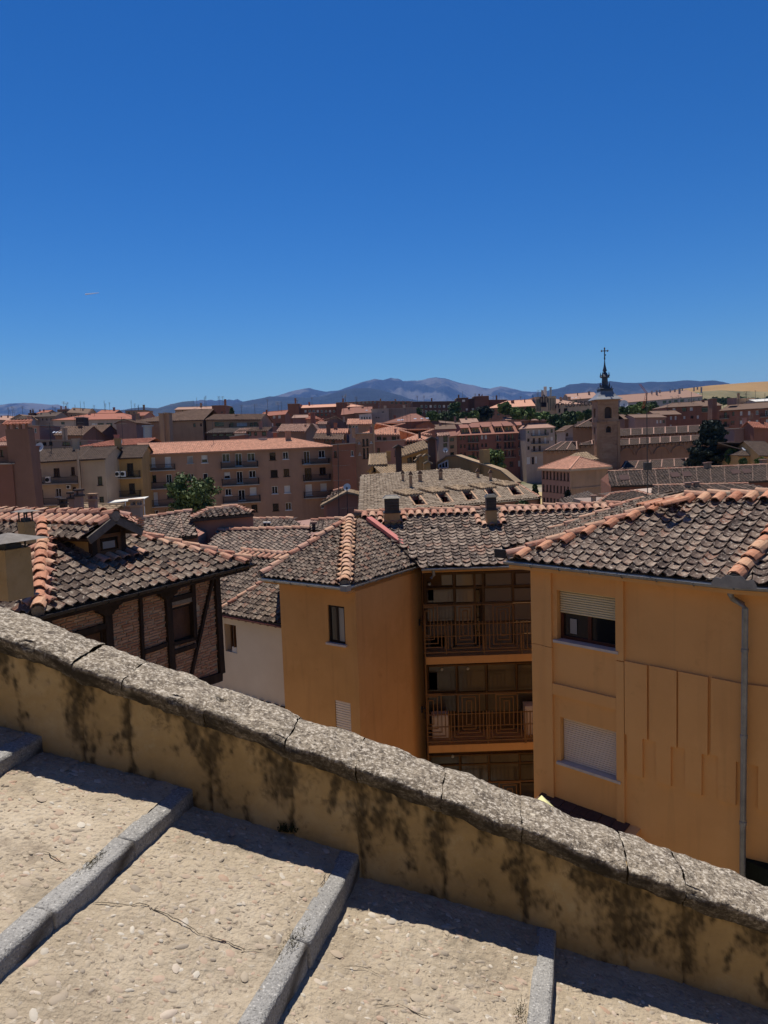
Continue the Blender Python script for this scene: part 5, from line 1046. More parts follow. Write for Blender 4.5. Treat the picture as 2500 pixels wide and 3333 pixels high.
# air-conditioning units
def ac_unit(k, x0, y0, x1, y1, Y, lab):
    a_, b_ = onY(*zz(k, x0, y0), Y), onY(*zz(k, x1, y1), Y); c = (a_ + b_) / 2; o = thing('air_conditioner', V3(c[0], Y, b_[2]), lab, 'air conditioner', 'air conditioners on the flats'); hw, hh = (b_ - a_)[0] / 2, (a_ - b_)[2] / 2
    mb = MB(); mb.box(c, V3(hw, 0, 0), V3(0, .16, 0), Z3 * hh); mb.build('casing', FR_W, o); mb = MB(); mb.tube([c + V3(-hw * .15, -.16, 0), c + V3(-hw * .15, -.185, 0)], hh * .72, 14); mb.build('fan_grille', IRON, o)
for q in (('A', 385, 966, 426, 1012, 104.6, 'air conditioner on the upper balcony of the cream flats'), ('A', 562, 1034, 600, 1066, 105.6, 'air conditioner fixed on the cream wall above the lower balcony'), ('A', 975, 920, 1012, 962, 104.6, 'left one of two air conditioners on the yellowish balcony'), ('A', 1020, 918, 1060, 962, 104.6, 'right one of two air conditioners on the yellowish balcony'), ('B', 1134, 948, 1184, 986, 124.0, 'air conditioner on the corner balcony of the orange-roofed flats')): ac_unit(*q)
def pipe(name, k, pts, Y, r, m, lab, cat):
    P = [onY(*zz(k, *q), Y) for q in pts]; o = thing(name, P[-1], lab, cat); mb = MB(); mb.tube(P, r, 8); mb.build('pipe', m, o); mb = MB(); mb.tube([P[0] + Z3 * .1, P[0] - Z3 * .25], r * 1.5, 8); mb.build('collar', m, o)
pipe('drainpipe', 'A', [(650, 735), (664, 900), (690, 1230)], 101.5, .16, M_['cream'], 'pale drainpipe between the cream flats and the stair wing', 'pipe')
pipe('flue_pipe', 'B', [(661, 640), (680, 960), (702, 1330)], 123.6, .55, plas('pale_flue', (.50, .45, .38)), 'thick pale flue pipe running up the front of the orange-roofed flats', 'pipe')
# long block with the bright orange roof
wB = [(22, 790, 76, 850, 's'), (143, 783, 198, 846, 'h'), (318, 770, 386, 838, 'w'), (428, 768, 490, 872, 'w'), (530, 765, 598, 830, 'w'), (718, 760, 772, 822, 'd'), (830, 755, 880, 815, 'w'), (1007, 748, 1062, 852, 'w'), (1132, 742, 1188, 802, 'w'),
      (33, 940, 82, 992, 'w'), (157, 935, 201, 990, 'w'), (335, 925, 390, 980, 'h'), (440, 920, 496, 1016, 'w'), (545, 912, 606, 970, 'w'), (727, 907, 790, 968, 'd'), (837, 898, 888, 960, 'b'), (1015, 892, 1076, 992, 'b'), (1140, 885, 1196, 946, 'b'),
      (345, 1065, 400, 1120, 'w'), (455, 1075, 516, 1162, 'w'), (552, 1055, 612, 1116, 's'), (738, 1045, 791, 1106, 'w'), (843, 1040, 896, 1100, 's'), (1020, 1030, 1080, 1120, 's'), (1147, 1022, 1203, 1082, 's'),
      (350, 1210, 400, 1262, 'w'), (465, 1205, 516, 1262, 'd'), (565, 1200, 619, 1260, 'd'), (745, 1190, 798, 1250, 'd'), (853, 1183, 906, 1243, 'w'), (1155, 1165, 1196, 1226, 'w')]
wB += [('A',) + q for q in [(1255, 803, 1313, 880, 's'), (1390, 797, 1446, 880, 's'), (1580, 790, 1631, 850, 's'), (1262, 952, 1321, 1010, 'b'), (1402, 945, 1453, 1015, 'w'), (1590, 940, 1638, 992, 'w'), (1275, 1098, 1336, 1200, 's'), (1410, 1090, 1456, 1142, 'b'), (1285, 1248, 1341, 1306, 'w')]]
blk('orange_roof_flats', 'long four-storey flats under a bright orange tile roof', 'building', 'A', (1190, 770), (1245, 702), 112, 122, T=11, roof=('gable', 655), wm='och', rm='sun', wins=[(('B',) + q if not isinstance(q[0], str) else q) for q in wB],
    balc=[('A', 1230, 868, 1476, 910), ('A', 1240, 1018, 1482, 1062), ('A', 1255, 1165, 1500, 1210), ('B', 305, 845, 616, 886), ('B', 315, 985, 626, 1030), ('B', 322, 1128, 636, 1175), ('B', 990, 820, 1216, 856), ('B', 1000, 952, 1226, 996), ('B', 1005, 1095, 1236, 1136)], k2='B', hip=(0, 5.5), rib=.28)
blk('brick_chimney_stack', 'dark brick chimney stack on the bright orange roof', 'chimney', 'B', (748, 592), (776, 592), 128, T=1.2, wm='brick', zb=-1.5)
for (x, y, w_, lab, m) in ((490, 838, 26, 'white cloth hanging over the top balcony railing of the orange-roofed flats', 'white'), (505, 1128, 56, 'beige sheet hanging from the third balcony of the orange-roofed flats', 'cream')):
    a_ = onY(*zz('B', x - w_ / 2, y), 123.4); b_ = onY(*zz('B', x + w_ / 2, y + w_ * 1.25), 123.4); mb = MB(); n = 8; vs = []
    for j in range(6):
        for i in range(n): vs.append(V3(a_[0] + (b_ - a_)[0] * i / (n - 1), 123.35 + .05 * math.sin(i * 2.1 + j), a_[2] + (b_ - a_)[2] * j / 5))
    mb.add(vs, [(j * n + i, j * n + i + 1, (j + 1) * n + i + 1, (j + 1) * n + i) for j in range(5) for i in range(n - 1)]); tag(mb.build('hanging_cloth', M_[m], None, True), lab, 'cloth')
# ---- middle distance behind the orange-roofed flats
b = blk
b('low_red_roof_house', 'low building with a flat pinkish red roof just behind the yellowish flats', 'building', 'A', (640, 716), (1210, 690), 140, T=14, roof=('gable', 655), wm='pink', rm='red', hip=(5, 0))
b('grey_terrace_wall', 'grey terrace building with dark planters and awnings on its roof', 'building', '1', (478, 768), (1440, 775), 150, T=8, wm='grey', wins=[(500, 790, 560, 850, 'd'), (600, 800, 650, 850, 'd'), (690, 800, 760, 850, 'd'), (800, 790, 860, 850, 'd'), (1020, 800, 1150, 850, 'd'), (1200, 800, 1330, 850, 'd')])
b('skylight_house', 'brown-roofed house with a row of narrow skylights', 'building', '1', (900, 682), (1350, 684), 178, T=14, roof=('gable', 552), wm='brown', rm='brown', sky_=[(870, 630, 900, 660), (920, 632, 950, 662), (970, 634, 1000, 664), (1020, 636, 1050, 666)], hip=(0, 0))
b('skylight_house', 'brown-roofed house with three narrow skylights, right of the one with a white ridge', 'building', '1', (1352, 660), (1640, 650), 190, T=14, roof=('gable', 530), wm='brown', rm='brown', sky_=[(1350, 590, 1390, 620), (1420, 595, 1450, 625), (1530, 600, 1560, 630)])
b('pink_gallery_house', 'long pinkish house with a glazed gallery under a white roof edge', 'building', '1', (-40, 505), (640, 532), 182, T=12, wm='pink', wins=[(455, 560, 540, 650, 'd'), (560, 570, 600, 650, 'w'), (250, 560, 300, 620, 'w')])
b('red_tile_cottage', 'low cottage roof of red tiles at the left edge below the terraces', 'building', '1', (-60, 790), (100, 782), 140, T=8, roof=('gable', 715), wm='brown', rm='red'); b('small_tile_shed', 'small shed with pale red tiles at the left edge beside the chimney shaft', 'shed', '1', (-60, 850), (140, 845), 120, T=4, roof=('gable', 808), wm='brown', rm='pale')
b('red_roof_hall', 'pale hall under a long red hipped roof on the left skyline', 'building', '1', (866, 436), (2190, 415), 270, T=26, roof=('gable', 338), wm='lgrey', rm='red', hip=(9, 8), wins=[(1350, 490, 1440, 545, 'd'), (1600, 490, 1700, 540, 'd'), (1740, 488, 1840, 538, 'd'), (1500, 490, 1590, 540, 's'), (1000, 470, 1060, 510, 'd'), (1900, 480, 1990, 530, 'd')])
b('dark_vent_box', 'dark boxy rooftop vent in front of the long red hipped roof', 'vent', '1', (1236, 400), (1350, 398), 200, T=4, wm='dark', zb=-3)
b('dark_vent_box', 'dark vent box at the foot of the mountain, left of the terraces', 'vent', '1', (290, 420), (440, 415), 210, T=5, roof=('gable', 380), wm='bgrey', rm='grey', zb=-6)
# far left skyline
for (lab, p0, p1, Y, rf_, wm_, rm_, nm) in (
        ('pink-roofed house lowest on the far left skyline', (-60, 425), (185, 440), 330, ('gable', 380), 'mauve', 'pale', 'skyline_house'),
        ('grey gabled house with aerials on the far left skyline', (180, 420), (460, 420), 320, ('end', (330, 345)), 'grey', 'brown', 'skyline_house'),
        ('dark flat-roofed house on the far left skyline under the bald mountain', (462, 330), (555, 322), 350, None, 'dbrick', 'brown', 'skyline_house'),
        ('little red-roofed house crowning the far left skyline', (600, 326), (745, 322), 350, ('gable', 282), 'mauve', 'red', 'skyline_house'),
        ('long grey house with many chimneys on the far left skyline', (560, 385), (905, 370), 330, ('gable', 318), 'grey', 'grey', 'skyline_house'),
        ('reddish flat-topped house at the right end of the bald mountain', (938, 270), (1110, 262), 380, None, 'brown', 'brown', 'skyline_house'),
        ('brown-roofed house stepping down from the reddish flat-topped one', (1105, 310), (1430, 330), 370, ('gable', 252), 'tan', 'brown', 'skyline_house')):
    b(nm, lab, 'house', '1', p0, p1, Y, T=14, roof=rf_, wm=wm_, rm=rm_, wins=[(p0[0] + (p1[0] - p0[0]) * t - 12, max(p0[1], p1[1]) + 25, p0[0] + (p1[0] - p0[0]) * t + 12, max(p0[1], p1[1]) + 60, 'd') for t in (.2, .4, .6, .8)], chim=[(p0[0] + (p1[0] - p0[0]) * .3, p0[1] - 55, p0[0] + (p1[0] - p0[0]) * .3 + 22, p0[1] - 5), (p0[0] + (p1[0] - p0[0]) * .75, p0[1] - 60, p0[0] + (p1[0] - p0[0]) * .75 + 18, p0[1] - 5)])
for (lab, p0, p1, Y, rf_, wm_, rm_) in (
        ('small red hip-roofed house left of the tan skyline block', (70, 350), (300, 348), 330, ('gable', 312), 'mauve', 'red'), ('tan flat-roofed block on the skyline left of the paired chimneys', (445, 320), (712, 312), 340, ('flat', 'grey'), 'tan', 'grey'),
        ('low tan flat block on the skyline right of the paired chimneys', (1120, 302), (1620, 290), 330, ('gable', 268), 'tan', 'pale'), ('red house with aerial at the foot of the blue ridge', (560, 385), (700, 380), 260, ('gable', 340), 'pink', 'red')):
    b('skyline_house', lab, 'house', '2', p0, p1, Y, T=12, roof=rf_, wm=wm_, rm=rm_, wins=[(p0[0] + (p1[0] - p0[0]) * t - 10, max(p0[1], p1[1]) + 14, p0[0] + (p1[0] - p0[0]) * t + 10, max(p0[1], p1[1]) + 40, 'd') for t in (.2, .45, .7)])
# large brown-roofed house with paired chimneys
b('broad_brown_roof_house', 'broad house under a big brown hipped roof behind paired chimneys', 'building', '2', (505, 474), (1490, 440), 205, T=26, roof=('gable', 322), wm='tan', rm='brown', hip=(14, 0), wins=[(1365, 490, 1398, 540, 'd'), (1455, 490, 1535 - 50, 530, 'd'), (600, 520, 640, 570, 'd')], chim=[(582, 360, 640, 440), (680, 405, 705, 450)])
b('brown_roof_wing', 'brown-roofed wing with a covered balcony and laundry, right of the broad house', 'building', '3', (-40, 400), (690, 396), 206, T=22, roof=('gable', 330), wm='tan', rm='brown', wins=[(75, 430, 205, 488, 'd'), (285, 440, 330, 485, 'd'), (375, 442, 515, 485, 's'), (555, 440, 590, 485, 'd'), (610, 430, 650, 480, 'd')], balc=[(280, 460, 670, 500)], chim=[(355, 340, 392, 375)])
b('gable_shed', 'dark grey gable wall in front of the broad brown-roofed house', 'building', '2', (325, 486), (592, 482), 190, T=12, roof=('end', (432, 432)), wm='mauve', rm='brown')
for i, (x0, x1, yt) in enumerate(((897, 958, 358), (962, 1032, 350))): b('twin_chimney', ('left' if i == 0 else 'right') + ' shaft of the tall paired chimneys before the broad brown roof', 'chimney', '2', (x0, yt), (x1, yt), 184 + i, T=3, wm='tan', zb=-16, group='paired chimneys')
b('dark_roof_annex', 'annex with a dark flat tiled roof and dark glazing behind the orange roof', 'building', '3', (-30, 578), (352, 572), 190, T=10, roof=('shed', 520), wm='dark', rm='slate', wins=[(40, 590, 110, 625, 'd'), (130, 590, 200, 625, 'd'), (220, 588, 320, 622, 'd')])
b('brown_roof_annex', 'annex with a brown shed roof and three windows behind the orange roof', 'building', '3', (392, 556), (785, 550), 188, T=10, roof=('shed', 505), wm='pink', rm='brown', wins=[(522, 566, 575, 620, 'd'), (612, 566, 650, 616, 'd'), (715, 562, 775, 616, 'd')])
b('red_shed', 'small maroon shed just above the middle of the orange roof', 'shed', '3', (282, 632), (490, 604), 170, T=5, wm='red'); b('white_awning', 'slanting white awning between the two annexes behind the orange roof', 'awning', '3', (345, 580), (480, 576), 186, T=8, roof=('shed', 522), wm='white', rm='pale', zb=-9)
R_['white'] = mat('white_sheeting', [(.60, .58, .53), (.68, .66, .61)], 1, bump=.1)
bpy.data.objects['white_awning'].children[1].data.materials[0] = R_['white']
for i, x in enumerate((735, 765)): pipe('steel_flue', '2', [(x, 520), (x, 700)], 180, .75, METAL_G, ('left' if i == 0 else 'right') + ' one of two shiny steel flues below the broad brown roof', 'pipe')
b('brick_box_house', 'plain brick box house with slanting right side on the skyline', 'house', '3', (40, 210), (222, 205), 300, T=14, wm='brick', wins=[(160, 290, 190, 305, 'd')])
b('brick_gable_house', 'brick house with pale window bands and red roof in the middle distance', 'house', '3', (700, 352), (1025, 324), 262, T=16, roof=('gable', 286), wm='brick', rm='red', wins=[(822, 342, 858, 382, 's'), (862, 342, 896, 382, 's'), (935, 340, 970, 380, 's'), (770, 450, 802, 486, 'd'), (845, 445, 870, 488, 's'), (900, 445, 990, 488, 'd')], chim=[(770, 270, 790, 320)])
b('grey_terrace_house', 'flat grey-brown house under the brick house with pale window bands', 'house', '3', (688, 496), (915, 492), 240, T=10, wm='mauve')
b('long_brick_block', 'long dark brick block with a thin orange roof and many blinds', 'building', '3', (1222, 240), (385, 262), 370, T=20, roof=('gable', 196), wm='brick', rm='sun', k2='4', wins=[(1290 + 55 * i, 268, 1320 + 55 * i, 300, 'w' if i % 3 else 's') for i in range(16)] + [(1290 + 55 * i, 318, 1320 + 55 * i, 345, 'd') for i in range(6)], rib=0)
b('brick_end_tower', 'plain dark brick tower at the left end of the long brick block', 'building', '3', (1062, 186), (1215, 184), 365, T=18, wm='brick'); b('brick_end_tower', 'plain dark brick tower at the right end of the long brick block', 'building', '4', (388, 210), (540, 205), 362, T=18, wm='brick')
b('orange_hip_house', 'low house with orange hipped roof just right of the brick end tower', 'house', '4', (540, 266), (760, 256), 350, T=18, roof=('gable', 222), wm='brown', rm='sun', hip=(2, 8))
for i, (p0, p1, vr, lab) in enumerate((((465, 372), (690, 348), 278, 'left one of two dark slanting roofs before the far brown flats'), ((640, 348), (868, 340), 268, 'right one of two dark slanting roofs before the far brown flats'))): b('dark_roof_house', lab, 'house', '4', p0, p1, 320 - 5 * i, T=24, roof=('gable', vr), wm='brown', rm='dred', sky_=[(p0[0] + 150, 310, p0[0] + 175, 325)])
b('white_arcade_house', 'small white house with four dark arched windows beside the big grey building', 'house', '4', (702, 372), (868, 352), 290, T=10, wm='white', wins=[(730, 402, 748, 435, 'd'), (765, 402, 783, 435, 'd'), (798, 402, 816, 435, 'd'), (836, 402, 854, 435, 'd')])
b('grey_market_block', 'big blank grey flat-roofed building in the middle distance, left half', 'building', '4', (866, 300), (1100, 290), 300, T=30, wm='lgrey', wins=[(925, 405, 945, 420, 'd'), (955, 405, 975, 420, 'd'), (1010, 330, 1040, 345, 'd')]); b('grey_market_wing', 'big blank mauve-grey flat-roofed wing, right half of the grey building', 'building', '4', (1102, 294), (1472, 276), 302, T=30, wm='grey', chim=[(1030, 255, 1070, 300), (1290, 245, 1325, 280)])
b('far_flats', 'far low brown flats along the foot of the mountain, left run', 'building', '4', (545, 205), (962, 186), 460, T=20, wm='brown', wins=[(640 + 52 * i, 205 - i * 2, 665 + 52 * i, 225 - i * 2, 'w') for i in range(6)]); b('far_flats', 'far low brown flats along the foot of the mountain, right run', 'building', '4', (965, 190), (1420, 192), 450, T=20, wm='brown', wins=[(1130 + 60 * i, 205, 1160 + 60 * i, 225, 'd') for i in range(4)], chim=[(980, 160, 1000, 190), (1180, 165, 1200, 190)])
b('long_maroon_roof_house', 'house with a long maroon roof and four bright skylights', 'building', '4', (1030, 480), (1650, 452), 255, T=26, roof=('gable', 362), wm='brick', rm='dred', hip=(10, 4), sky_=[(1215, 440, 1255, 462), (1265, 436, 1300, 458), (1440, 420, 1475, 445), (1530, 418, 1565, 442), (1595, 412, 1640, 438)]); b('maroon_gable_house', 'plain maroon gable house in front of the long maroon roof', 'house', '4', (1470, 520), (1720, 520), 240, T=14, roof=('end', (1640, 455)), wm='red', rm='dred')
b('low_grey_house', 'grey-brown house with a lighter roof left of the red square chimney', 'house', '3', (1130, 372), (1330, 368), 235, T=12, roof=('gable', 335), wm='mauve', rm='pale'); b('red_gable_house', 'house with a bright red gable roof behind the red square chimney', 'house', '3', (1318, 386), (1500, 384), 228, T=10, roof=('gable', 312), wm='tan', rm='red', hip=(2, 4)); b('red_square_chimney', 'square red brick chimney standing before the bright red gable roof', 'chimney', '3', (1368, 302), (1422, 300), 215, T=3, wm='red', zb=-9)
b('old_orange_roofs', 'old house with uneven pale orange roofs behind the orange-roofed flats', 'house', '3', (920, 556), (1312, 552), 205, T=22, roof=('gable', 462), wm='tan', rm='pale', chim=[(1295, 470, 1312, 500), (960, 525, 975, 555)], hip=(0, 0)); b('grey_gable_house', 'house with a plain grey gable wall, streaked, behind the orange-roofed flats', 'house', '3', (1310, 560), (1480, 565), 198, T=12, roof=('end', (1400, 450)), wm='grey', rm='pale', wins=[(1355, 530, 1405, 550, 'd')])
b('brown_gable_house', 'brown gable-ended house with a thin dark flue in the middle distance', 'house', '4', (250, 440), (560, 500), 222, T=14, roof=('end', (400, 402)), wm='mauve', rm='brown', wins=[(435, 455, 468, 475, 'd')]); b('sunlit_roof_house', 'pale house with windows under a sunlit ochre-orange roof, middle distance', 'house', '4', (545, 500), (690, 498), 212, T=14, roof=('gable', 432), wm='lgrey', rm='sun', wins=[(565, 520, 590, 555, 'd'), (610, 515, 640, 550, 'w'), (650, 515, 680, 550, 'w')], chim=[(485, 405, 508, 455)]); b('sunlit_roof_house', 'pale house with its gable to the right under a sunlit orange roof', 'house', '4', (690, 500), (860, 496), 212, T=14, roof=('gable', 446), wm='tan', rm='sun')
b('small_grey_house', 'small white-walled house below the brick end tower', 'house', '4', (150, 500), (252, 498), 215, T=8, roof=('gable', 470), wm='lgrey', rm='pale'); b('pyramid_roof_house', 'small house with a reddish pyramid roof below the red square chimney', 'house', '4', (95, 500), (250, 470), 222, T=9, roof=('gable', 432), wm='tan', rm='red', hip=(2.5, 2.5))
b('long_orange_roof', 'low building with a long sunlit orange roof right of the orange-roofed flats', 'building', '4', (125, 622), (530, 618), 172, T=14, roof=('gable', 568), wm='brown', rm='sun'); b('brown_sheds', 'cluster shed with brown tile roofs behind the corner of the orange-roofed flats', 'shed', '4', (95, 696), (470, 706), 150, T=10, roof=('gable', 640), wm='brown', rm='brown', wins=[(230, 715, 300, 760, 'd'), (330, 715, 370, 760, 'd')])
b('broad_sunlit_roof', 'broad old building under a wide sunlit orange hipped roof', 'building', '4', (690, 640), (1660, 640), 166, T=34, roof=('gable', 488), wm='mauve', rm='sun', hip=(11, 12), wins=[(1020, 678, 1072, 722, 'd'), (1140, 668, 1200, 720, 'b'), (1215, 668, 1240, 700, 'd'), (940, 670, 1000, 712, 'd')], chim=[(1180, 570, 1200, 620, 2), (840, 545, 890, 620, 1), (1635, 545, 1660, 620, 4)])
b('tall_ochre_house', 'tall narrow ochre house with two pairs of slit windows', 'house', '4', (648, 632), (888, 628), 120, T=9, wm='och', wins=[(745, 700, 777, 796, 'b'), (796, 696, 829, 791, 'b'), (750, 826, 786, 966, 'b'), (803, 820, 833, 961, 'b'), (690, 735, 712, 765, 's'), (852, 728, 876, 756, 's'), (700, 882, 722, 915, 's')], chim=[(605, 560, 645, 650, -.5)]); pipe('drainpipe', '4', [(893, 508), (898, 720), (912, 990)], 119.5, .16, M_['tan'], 'pale drainpipe at the right edge of the tall ochre house', 'pipe')
b('pink_block', 'low pinkish house with one square window right of the tall ochre house', 'house', '4', (912, 738), (1312, 716), 126, T=9, wm='pink', wins=[(945, 822, 981, 890, 'b'), (1180, 850, 1260, 930, 'd')]); b('dark_brown_block', 'dark brown flat-roofed house between the orange-roofed flats and the ochre house', 'house', '4', (345, 782), (645, 760), 117, T=9, wm='brick', wins=[(590, 855, 625, 930, 'w'), (360, 860, 400, 950, 'd')])
b('loggia_house', 'brick house with an orange pyramid roof and a dark loggia', 'house', '4', (1318, 714), (1690, 706), 140, T=15, roof=('gable', 572), wm='brick', rm='sun', hip=(6, 6), wins=[(1345 + 42 * i, 735, 1372 + 42 * i, 765, 'd') for i in range(8)], chim=[(1505, 605, 1530, 690, 1, 'dark')])
b('ochre_strip_house', 'pale grey house strip between the loggia house and the red flats', 'house', '5', (322, 700), (460, 690), 190, T=8, roof=('gable', 660), wm='lgrey', rm='pale', wins=[(385, 705, 445, 780, 'd'), (385, 800, 440, 850, 'd')])
# ---- red flats with dormers
wF = [(608, 708, 634, 756, 'b'), (655, 705, 682, 754, 'b'), (718, 700, 752, 778, 'b'), (772, 698, 806, 776, 'b'), (826, 697, 856, 775, 'b'), (895, 692, 922, 745, 's'), (946, 690, 974, 744, 's'), (1104, 688, 1132, 768, 'w'), (1206, 680, 1236, 758, 'b'), (1256, 678, 1284, 756, 'b'), (1306, 676, 1334, 754, 'b'), (1400, 670, 1428, 748, 'w'),
      (610, 816, 636, 864, 'b'), (660, 814, 686, 862, 'b'), (722, 808, 754, 886, 'b'), (776, 806, 806, 884, 'b'), (832, 804, 858, 882, 'b'), (898, 804, 924, 854, 'b'), (948, 802, 976, 852, 'b'), (1106, 796, 1136, 876, 'b'), (1208, 788, 1238, 866, 'b'), (1260, 784, 1290, 862, 'b'), (1310, 782, 1336, 858, 'b'), (1404, 774, 1432, 856, 'b'),
      (612, 926, 638, 968, 'b'), (662, 924, 690, 972, 'b'), (778, 920, 808, 998, 'b'), (834, 918, 860, 996, 'b'), (1210, 900, 1240, 976, 'b'), (1262, 898, 1292, 974, 'w'), (1312, 894, 1336, 970, 'b'), (1404, 890, 1436, 968, 'w'), (1280, 1048, 1334, 1120, 'd'), (1396, 1036, 1450, 1112, 's')]
b('red_flats', 'long brick-red flats with ochre dormers and iron balconies', 'building', '5', (568, 692), (1492, 648), 280, T=22, roof=('gable', 508), wm='red', rm='dred', wins=wF, balc=[(712, 745, 860, 788), (716, 855, 864, 898), (1200, 735, 1352, 772), (1204, 842, 1354, 880), (1206, 950, 1356, 990), (1095, 740, 1160, 772), (1100, 848, 1160, 880), (1392, 725, 1446, 752), (1394, 832, 1448, 860)], hip=(7, 5), rib=0)
fo_ = bpy.data.objects['red_flats']
for i, (x0, y0, x1, y1) in enumerate(((628, 600, 722, 658), (770, 592, 864, 652), (915, 585, 1008, 645), (1082, 578, 1172, 640), (1212, 572, 1322, 628), (1390, 562, 1452, 622))):
    a_, b_ = onY(*zz('5', x0, y0), 282), onY(*zz('5', x1, y1), 282); mb = MB(); c = (a_ + b_) / 2; hw, hh = (b_ - a_)[0] / 2, (a_ - b_)[2] / 2; mb.box(c + V3(0, 2.5, -.5), V3(hw, 0, 0), V3(0, 2.5, 0), Z3 * (hh + .5)); do = mb.build('dormer', M_['yel'], fo_)
    mb = MB(); mb.prism([c + V3(-hw - .4, -.5, hh), c + V3(hw + .4, -.5, hh), c + V3(hw + .4, 6, hh + 1.4), c + V3(-hw - .4, 6, hh + 1.4)], Z3 * .2); mb.build('dormer_roof', R_['dred'], fo_)
    for sg in (-.45, .45): mb = MB(); mb.box(c + V3(sg * hw, -.03, -.1), V3(hw * .24, 0, 0), V3(0, .05, 0), Z3 * hh * .72); mb.build('dormer_window', GLASS, do)
b('tan_end_house', 'narrow tan house with two dark windows at the left end of the red flats', 'house', '5', (458, 704), (566, 692), 276, T=14, roof=('gable', 640), wm='tan', rm='dred', wins=[(475, 728, 528, 775, 'd'), (478, 825, 530, 870, 'd'), (480, 920, 530, 960, 'd')])
for i, (p0, p1, vr, lab, rm_) in enumerate((((230, 610), (555, 600), 545, 'old house with a streaked grey-brown roof left of the red flats', 'brown'), ((350, 520), (640, 545), 505, 'low house with a brown roof behind the streaked roof', 'brown'), ((640, 525), (860, 520), 465, 'house with a pale red gable roof behind the red flats', 'pale'), ((1230, 480), (1450, 480), 448, 'pale red roof rising behind the right part of the red flats', 'pale'))): b('back_house', lab, 'house', '5', p0, p1, 300 + 8 * i, T=16, roof=('gable', vr), wm='mauve', rm=rm_)
b('corner_flats', 'pale corner flats with flat dormers and shop front right of the red flats', 'building', '6', (46, 678), (436, 660), 268, T=16, roof=('gable', 556), wm='lgrey', rm='pale', wins=[(68, 712, 96, 752, 'w'), (140, 704, 166, 775, 's'), (216, 700, 242, 770, 's'), (298, 696, 326, 766, 'b'), (382, 692, 412, 740, 'b'), (68, 818, 98, 862, 'b'), (142, 814, 172, 888, 'b'), (218, 810, 248, 884, 'b'), (298, 804, 326, 880, 's'), (384, 796, 412, 844, 's'), (70, 924, 100, 970, 'b'), (146, 920, 176, 992, 'b'), (220, 914, 250, 990, 'b')] + [('5', 1512, 990, 1556, 1080, 's'), ('5', 1580, 985, 1612, 1085, 'd'), ('5', 1624, 980, 1650, 1070, 's')],
  balc=[(122, 745, 348, 782), (124, 855, 350, 890), (126, 962, 352, 996)], hip=(4, 5), rib=0)
co_ = bpy.data.objects['corner_flats']
for i in range(4): a_ = onY(*zz('6', 45 + 72 * i, 612), 274); mb = MB(); mb.box(a_, V3(1.1, 0, 0), V3(0, 2, 0), Z3 * .8); mb.build('dormer', M_['brown'], co_); mb = MB(); mb.box(a_ + V3(0, -.2, .9), V3(1.5, 0, 0), V3(0, 2.4, 0), Z3 * .12); mb.build('dormer_roof', R_['pale'], co_)
# ---- dark flats, orange roof, hotel on the ridge
for (lab, p0, p1, Y, ws_) in (('dark brown flats behind the trees, lowest and longest run', (-30, 240), (600, 232), 420, [(80 + 60 * i, 285 + 70 * j, 110 + 60 * i, 318 + 70 * j, 'ws d'[(i * 2 + j) % 3]) for i in range(7) for j in range(2)]), ('stepped dark brown tower with rooftop room, left of the taller one', (575, 190), (722, 184), 415, [(640, 212, 680, 238, 's'), (690, 330, 716, 355, 's')]),
                            ('taller dark brown block at the middle of the skyline', (722, 205), (1000, 160), 418, [(770, 325, 800, 355, 's'), (860, 270, 900, 290, 'd'), (930, 262, 985, 285, 's')]), ('low dark brown wing left of the long orange roof', (1000, 216), (1250, 212), 425, [])):
    b('dark_flats', lab, 'building', '5', p0, p1, Y, T=16, wm='dbrick', wins=ws_, group='dark brown flats on the ridge')
b('rooftop_room', 'dark rooftop room on the taller dark brown block', 'rooftop room', '5', (805, 168), (990, 160), 416, T=10, wm='dbrick', zb=8, chim=[(900, 150, 915, 170)])
b('orange_roof_terrace', 'brown flats under a long bright orange roof with pale crest on the ridge', 'building', '5', (990, 322), (1622, 290), 395, T=22, roof=('gable', 222), wm='brown', rm='sun', hip=(12, 0), wins=[(1180 + 110 * i, 375 - 8 * i, 1255 + 110 * i, 400 - 8 * i, 's') for i in range(4)] + [(1110, 400, 1150, 420, 'd')], sky_=[(1320, 275, 1340, 285), (1400, 268, 1420, 278), (1480, 262, 1500, 272), (1555, 258, 1575, 268)], chim=[(1300, 225, 1340, 265), (1180, 262, 1192, 300), (1478, 215, 1490, 250)])
ht_ = b('hotel_tower', 'pale hotel tower with dark window stripes and antennas on its roof', 'building', '6', (178, 262), (455, 248), 400, T=20, wm='cream', wins=[(192, 285, 210, 445, 'd'), (215, 285, 232, 445, 'd'), (234, 285, 250, 445, 'd'), (352, 275, 366, 440, 'd'), (374, 274, 388, 440, 'd'), (396, 273, 410, 440, 'd'), (418, 272, 430, 440, 'd'), (436, 271, 448, 440, 'd')], chim=[(292, 122, 328, 240, 5, 'white'), (262, 170, 285, 240, 6, 'lgrey')])
pipe('antenna_mast', '6', [(383, 128), (384, 245)], 405, .55, METAL_G, 'thick grey antenna mast on the hotel tower', 'antenna')
def text_obj(s, P, h, m, par_, nm, e_=V3(1, 0, 0)):
    cu = bpy.data.curves.new(nm, 'FONT'); cu.body = s; cu.size = h; cu.extrude = .06; cu.align_x = 'LEFT'; o = bpy.data.objects.new(nm, cu); COL.objects.link(o)
    me = bpy.data.meshes.new_from_object(o); bpy.data.objects.remove(o); me.materials.append(m); q = link(nm, me, par_); ang = math.atan2(e_[1], e_[0]); q.matrix_basis = Matrix.Translation(Vector(P - origin(par_))) @ Matrix.Rotation(ang, 4, 'Z') @ Matrix.Rotation(math.pi / 2, 4, 'X'); return q
SIGN = plas('sign_dark', (.045, .035, .04))
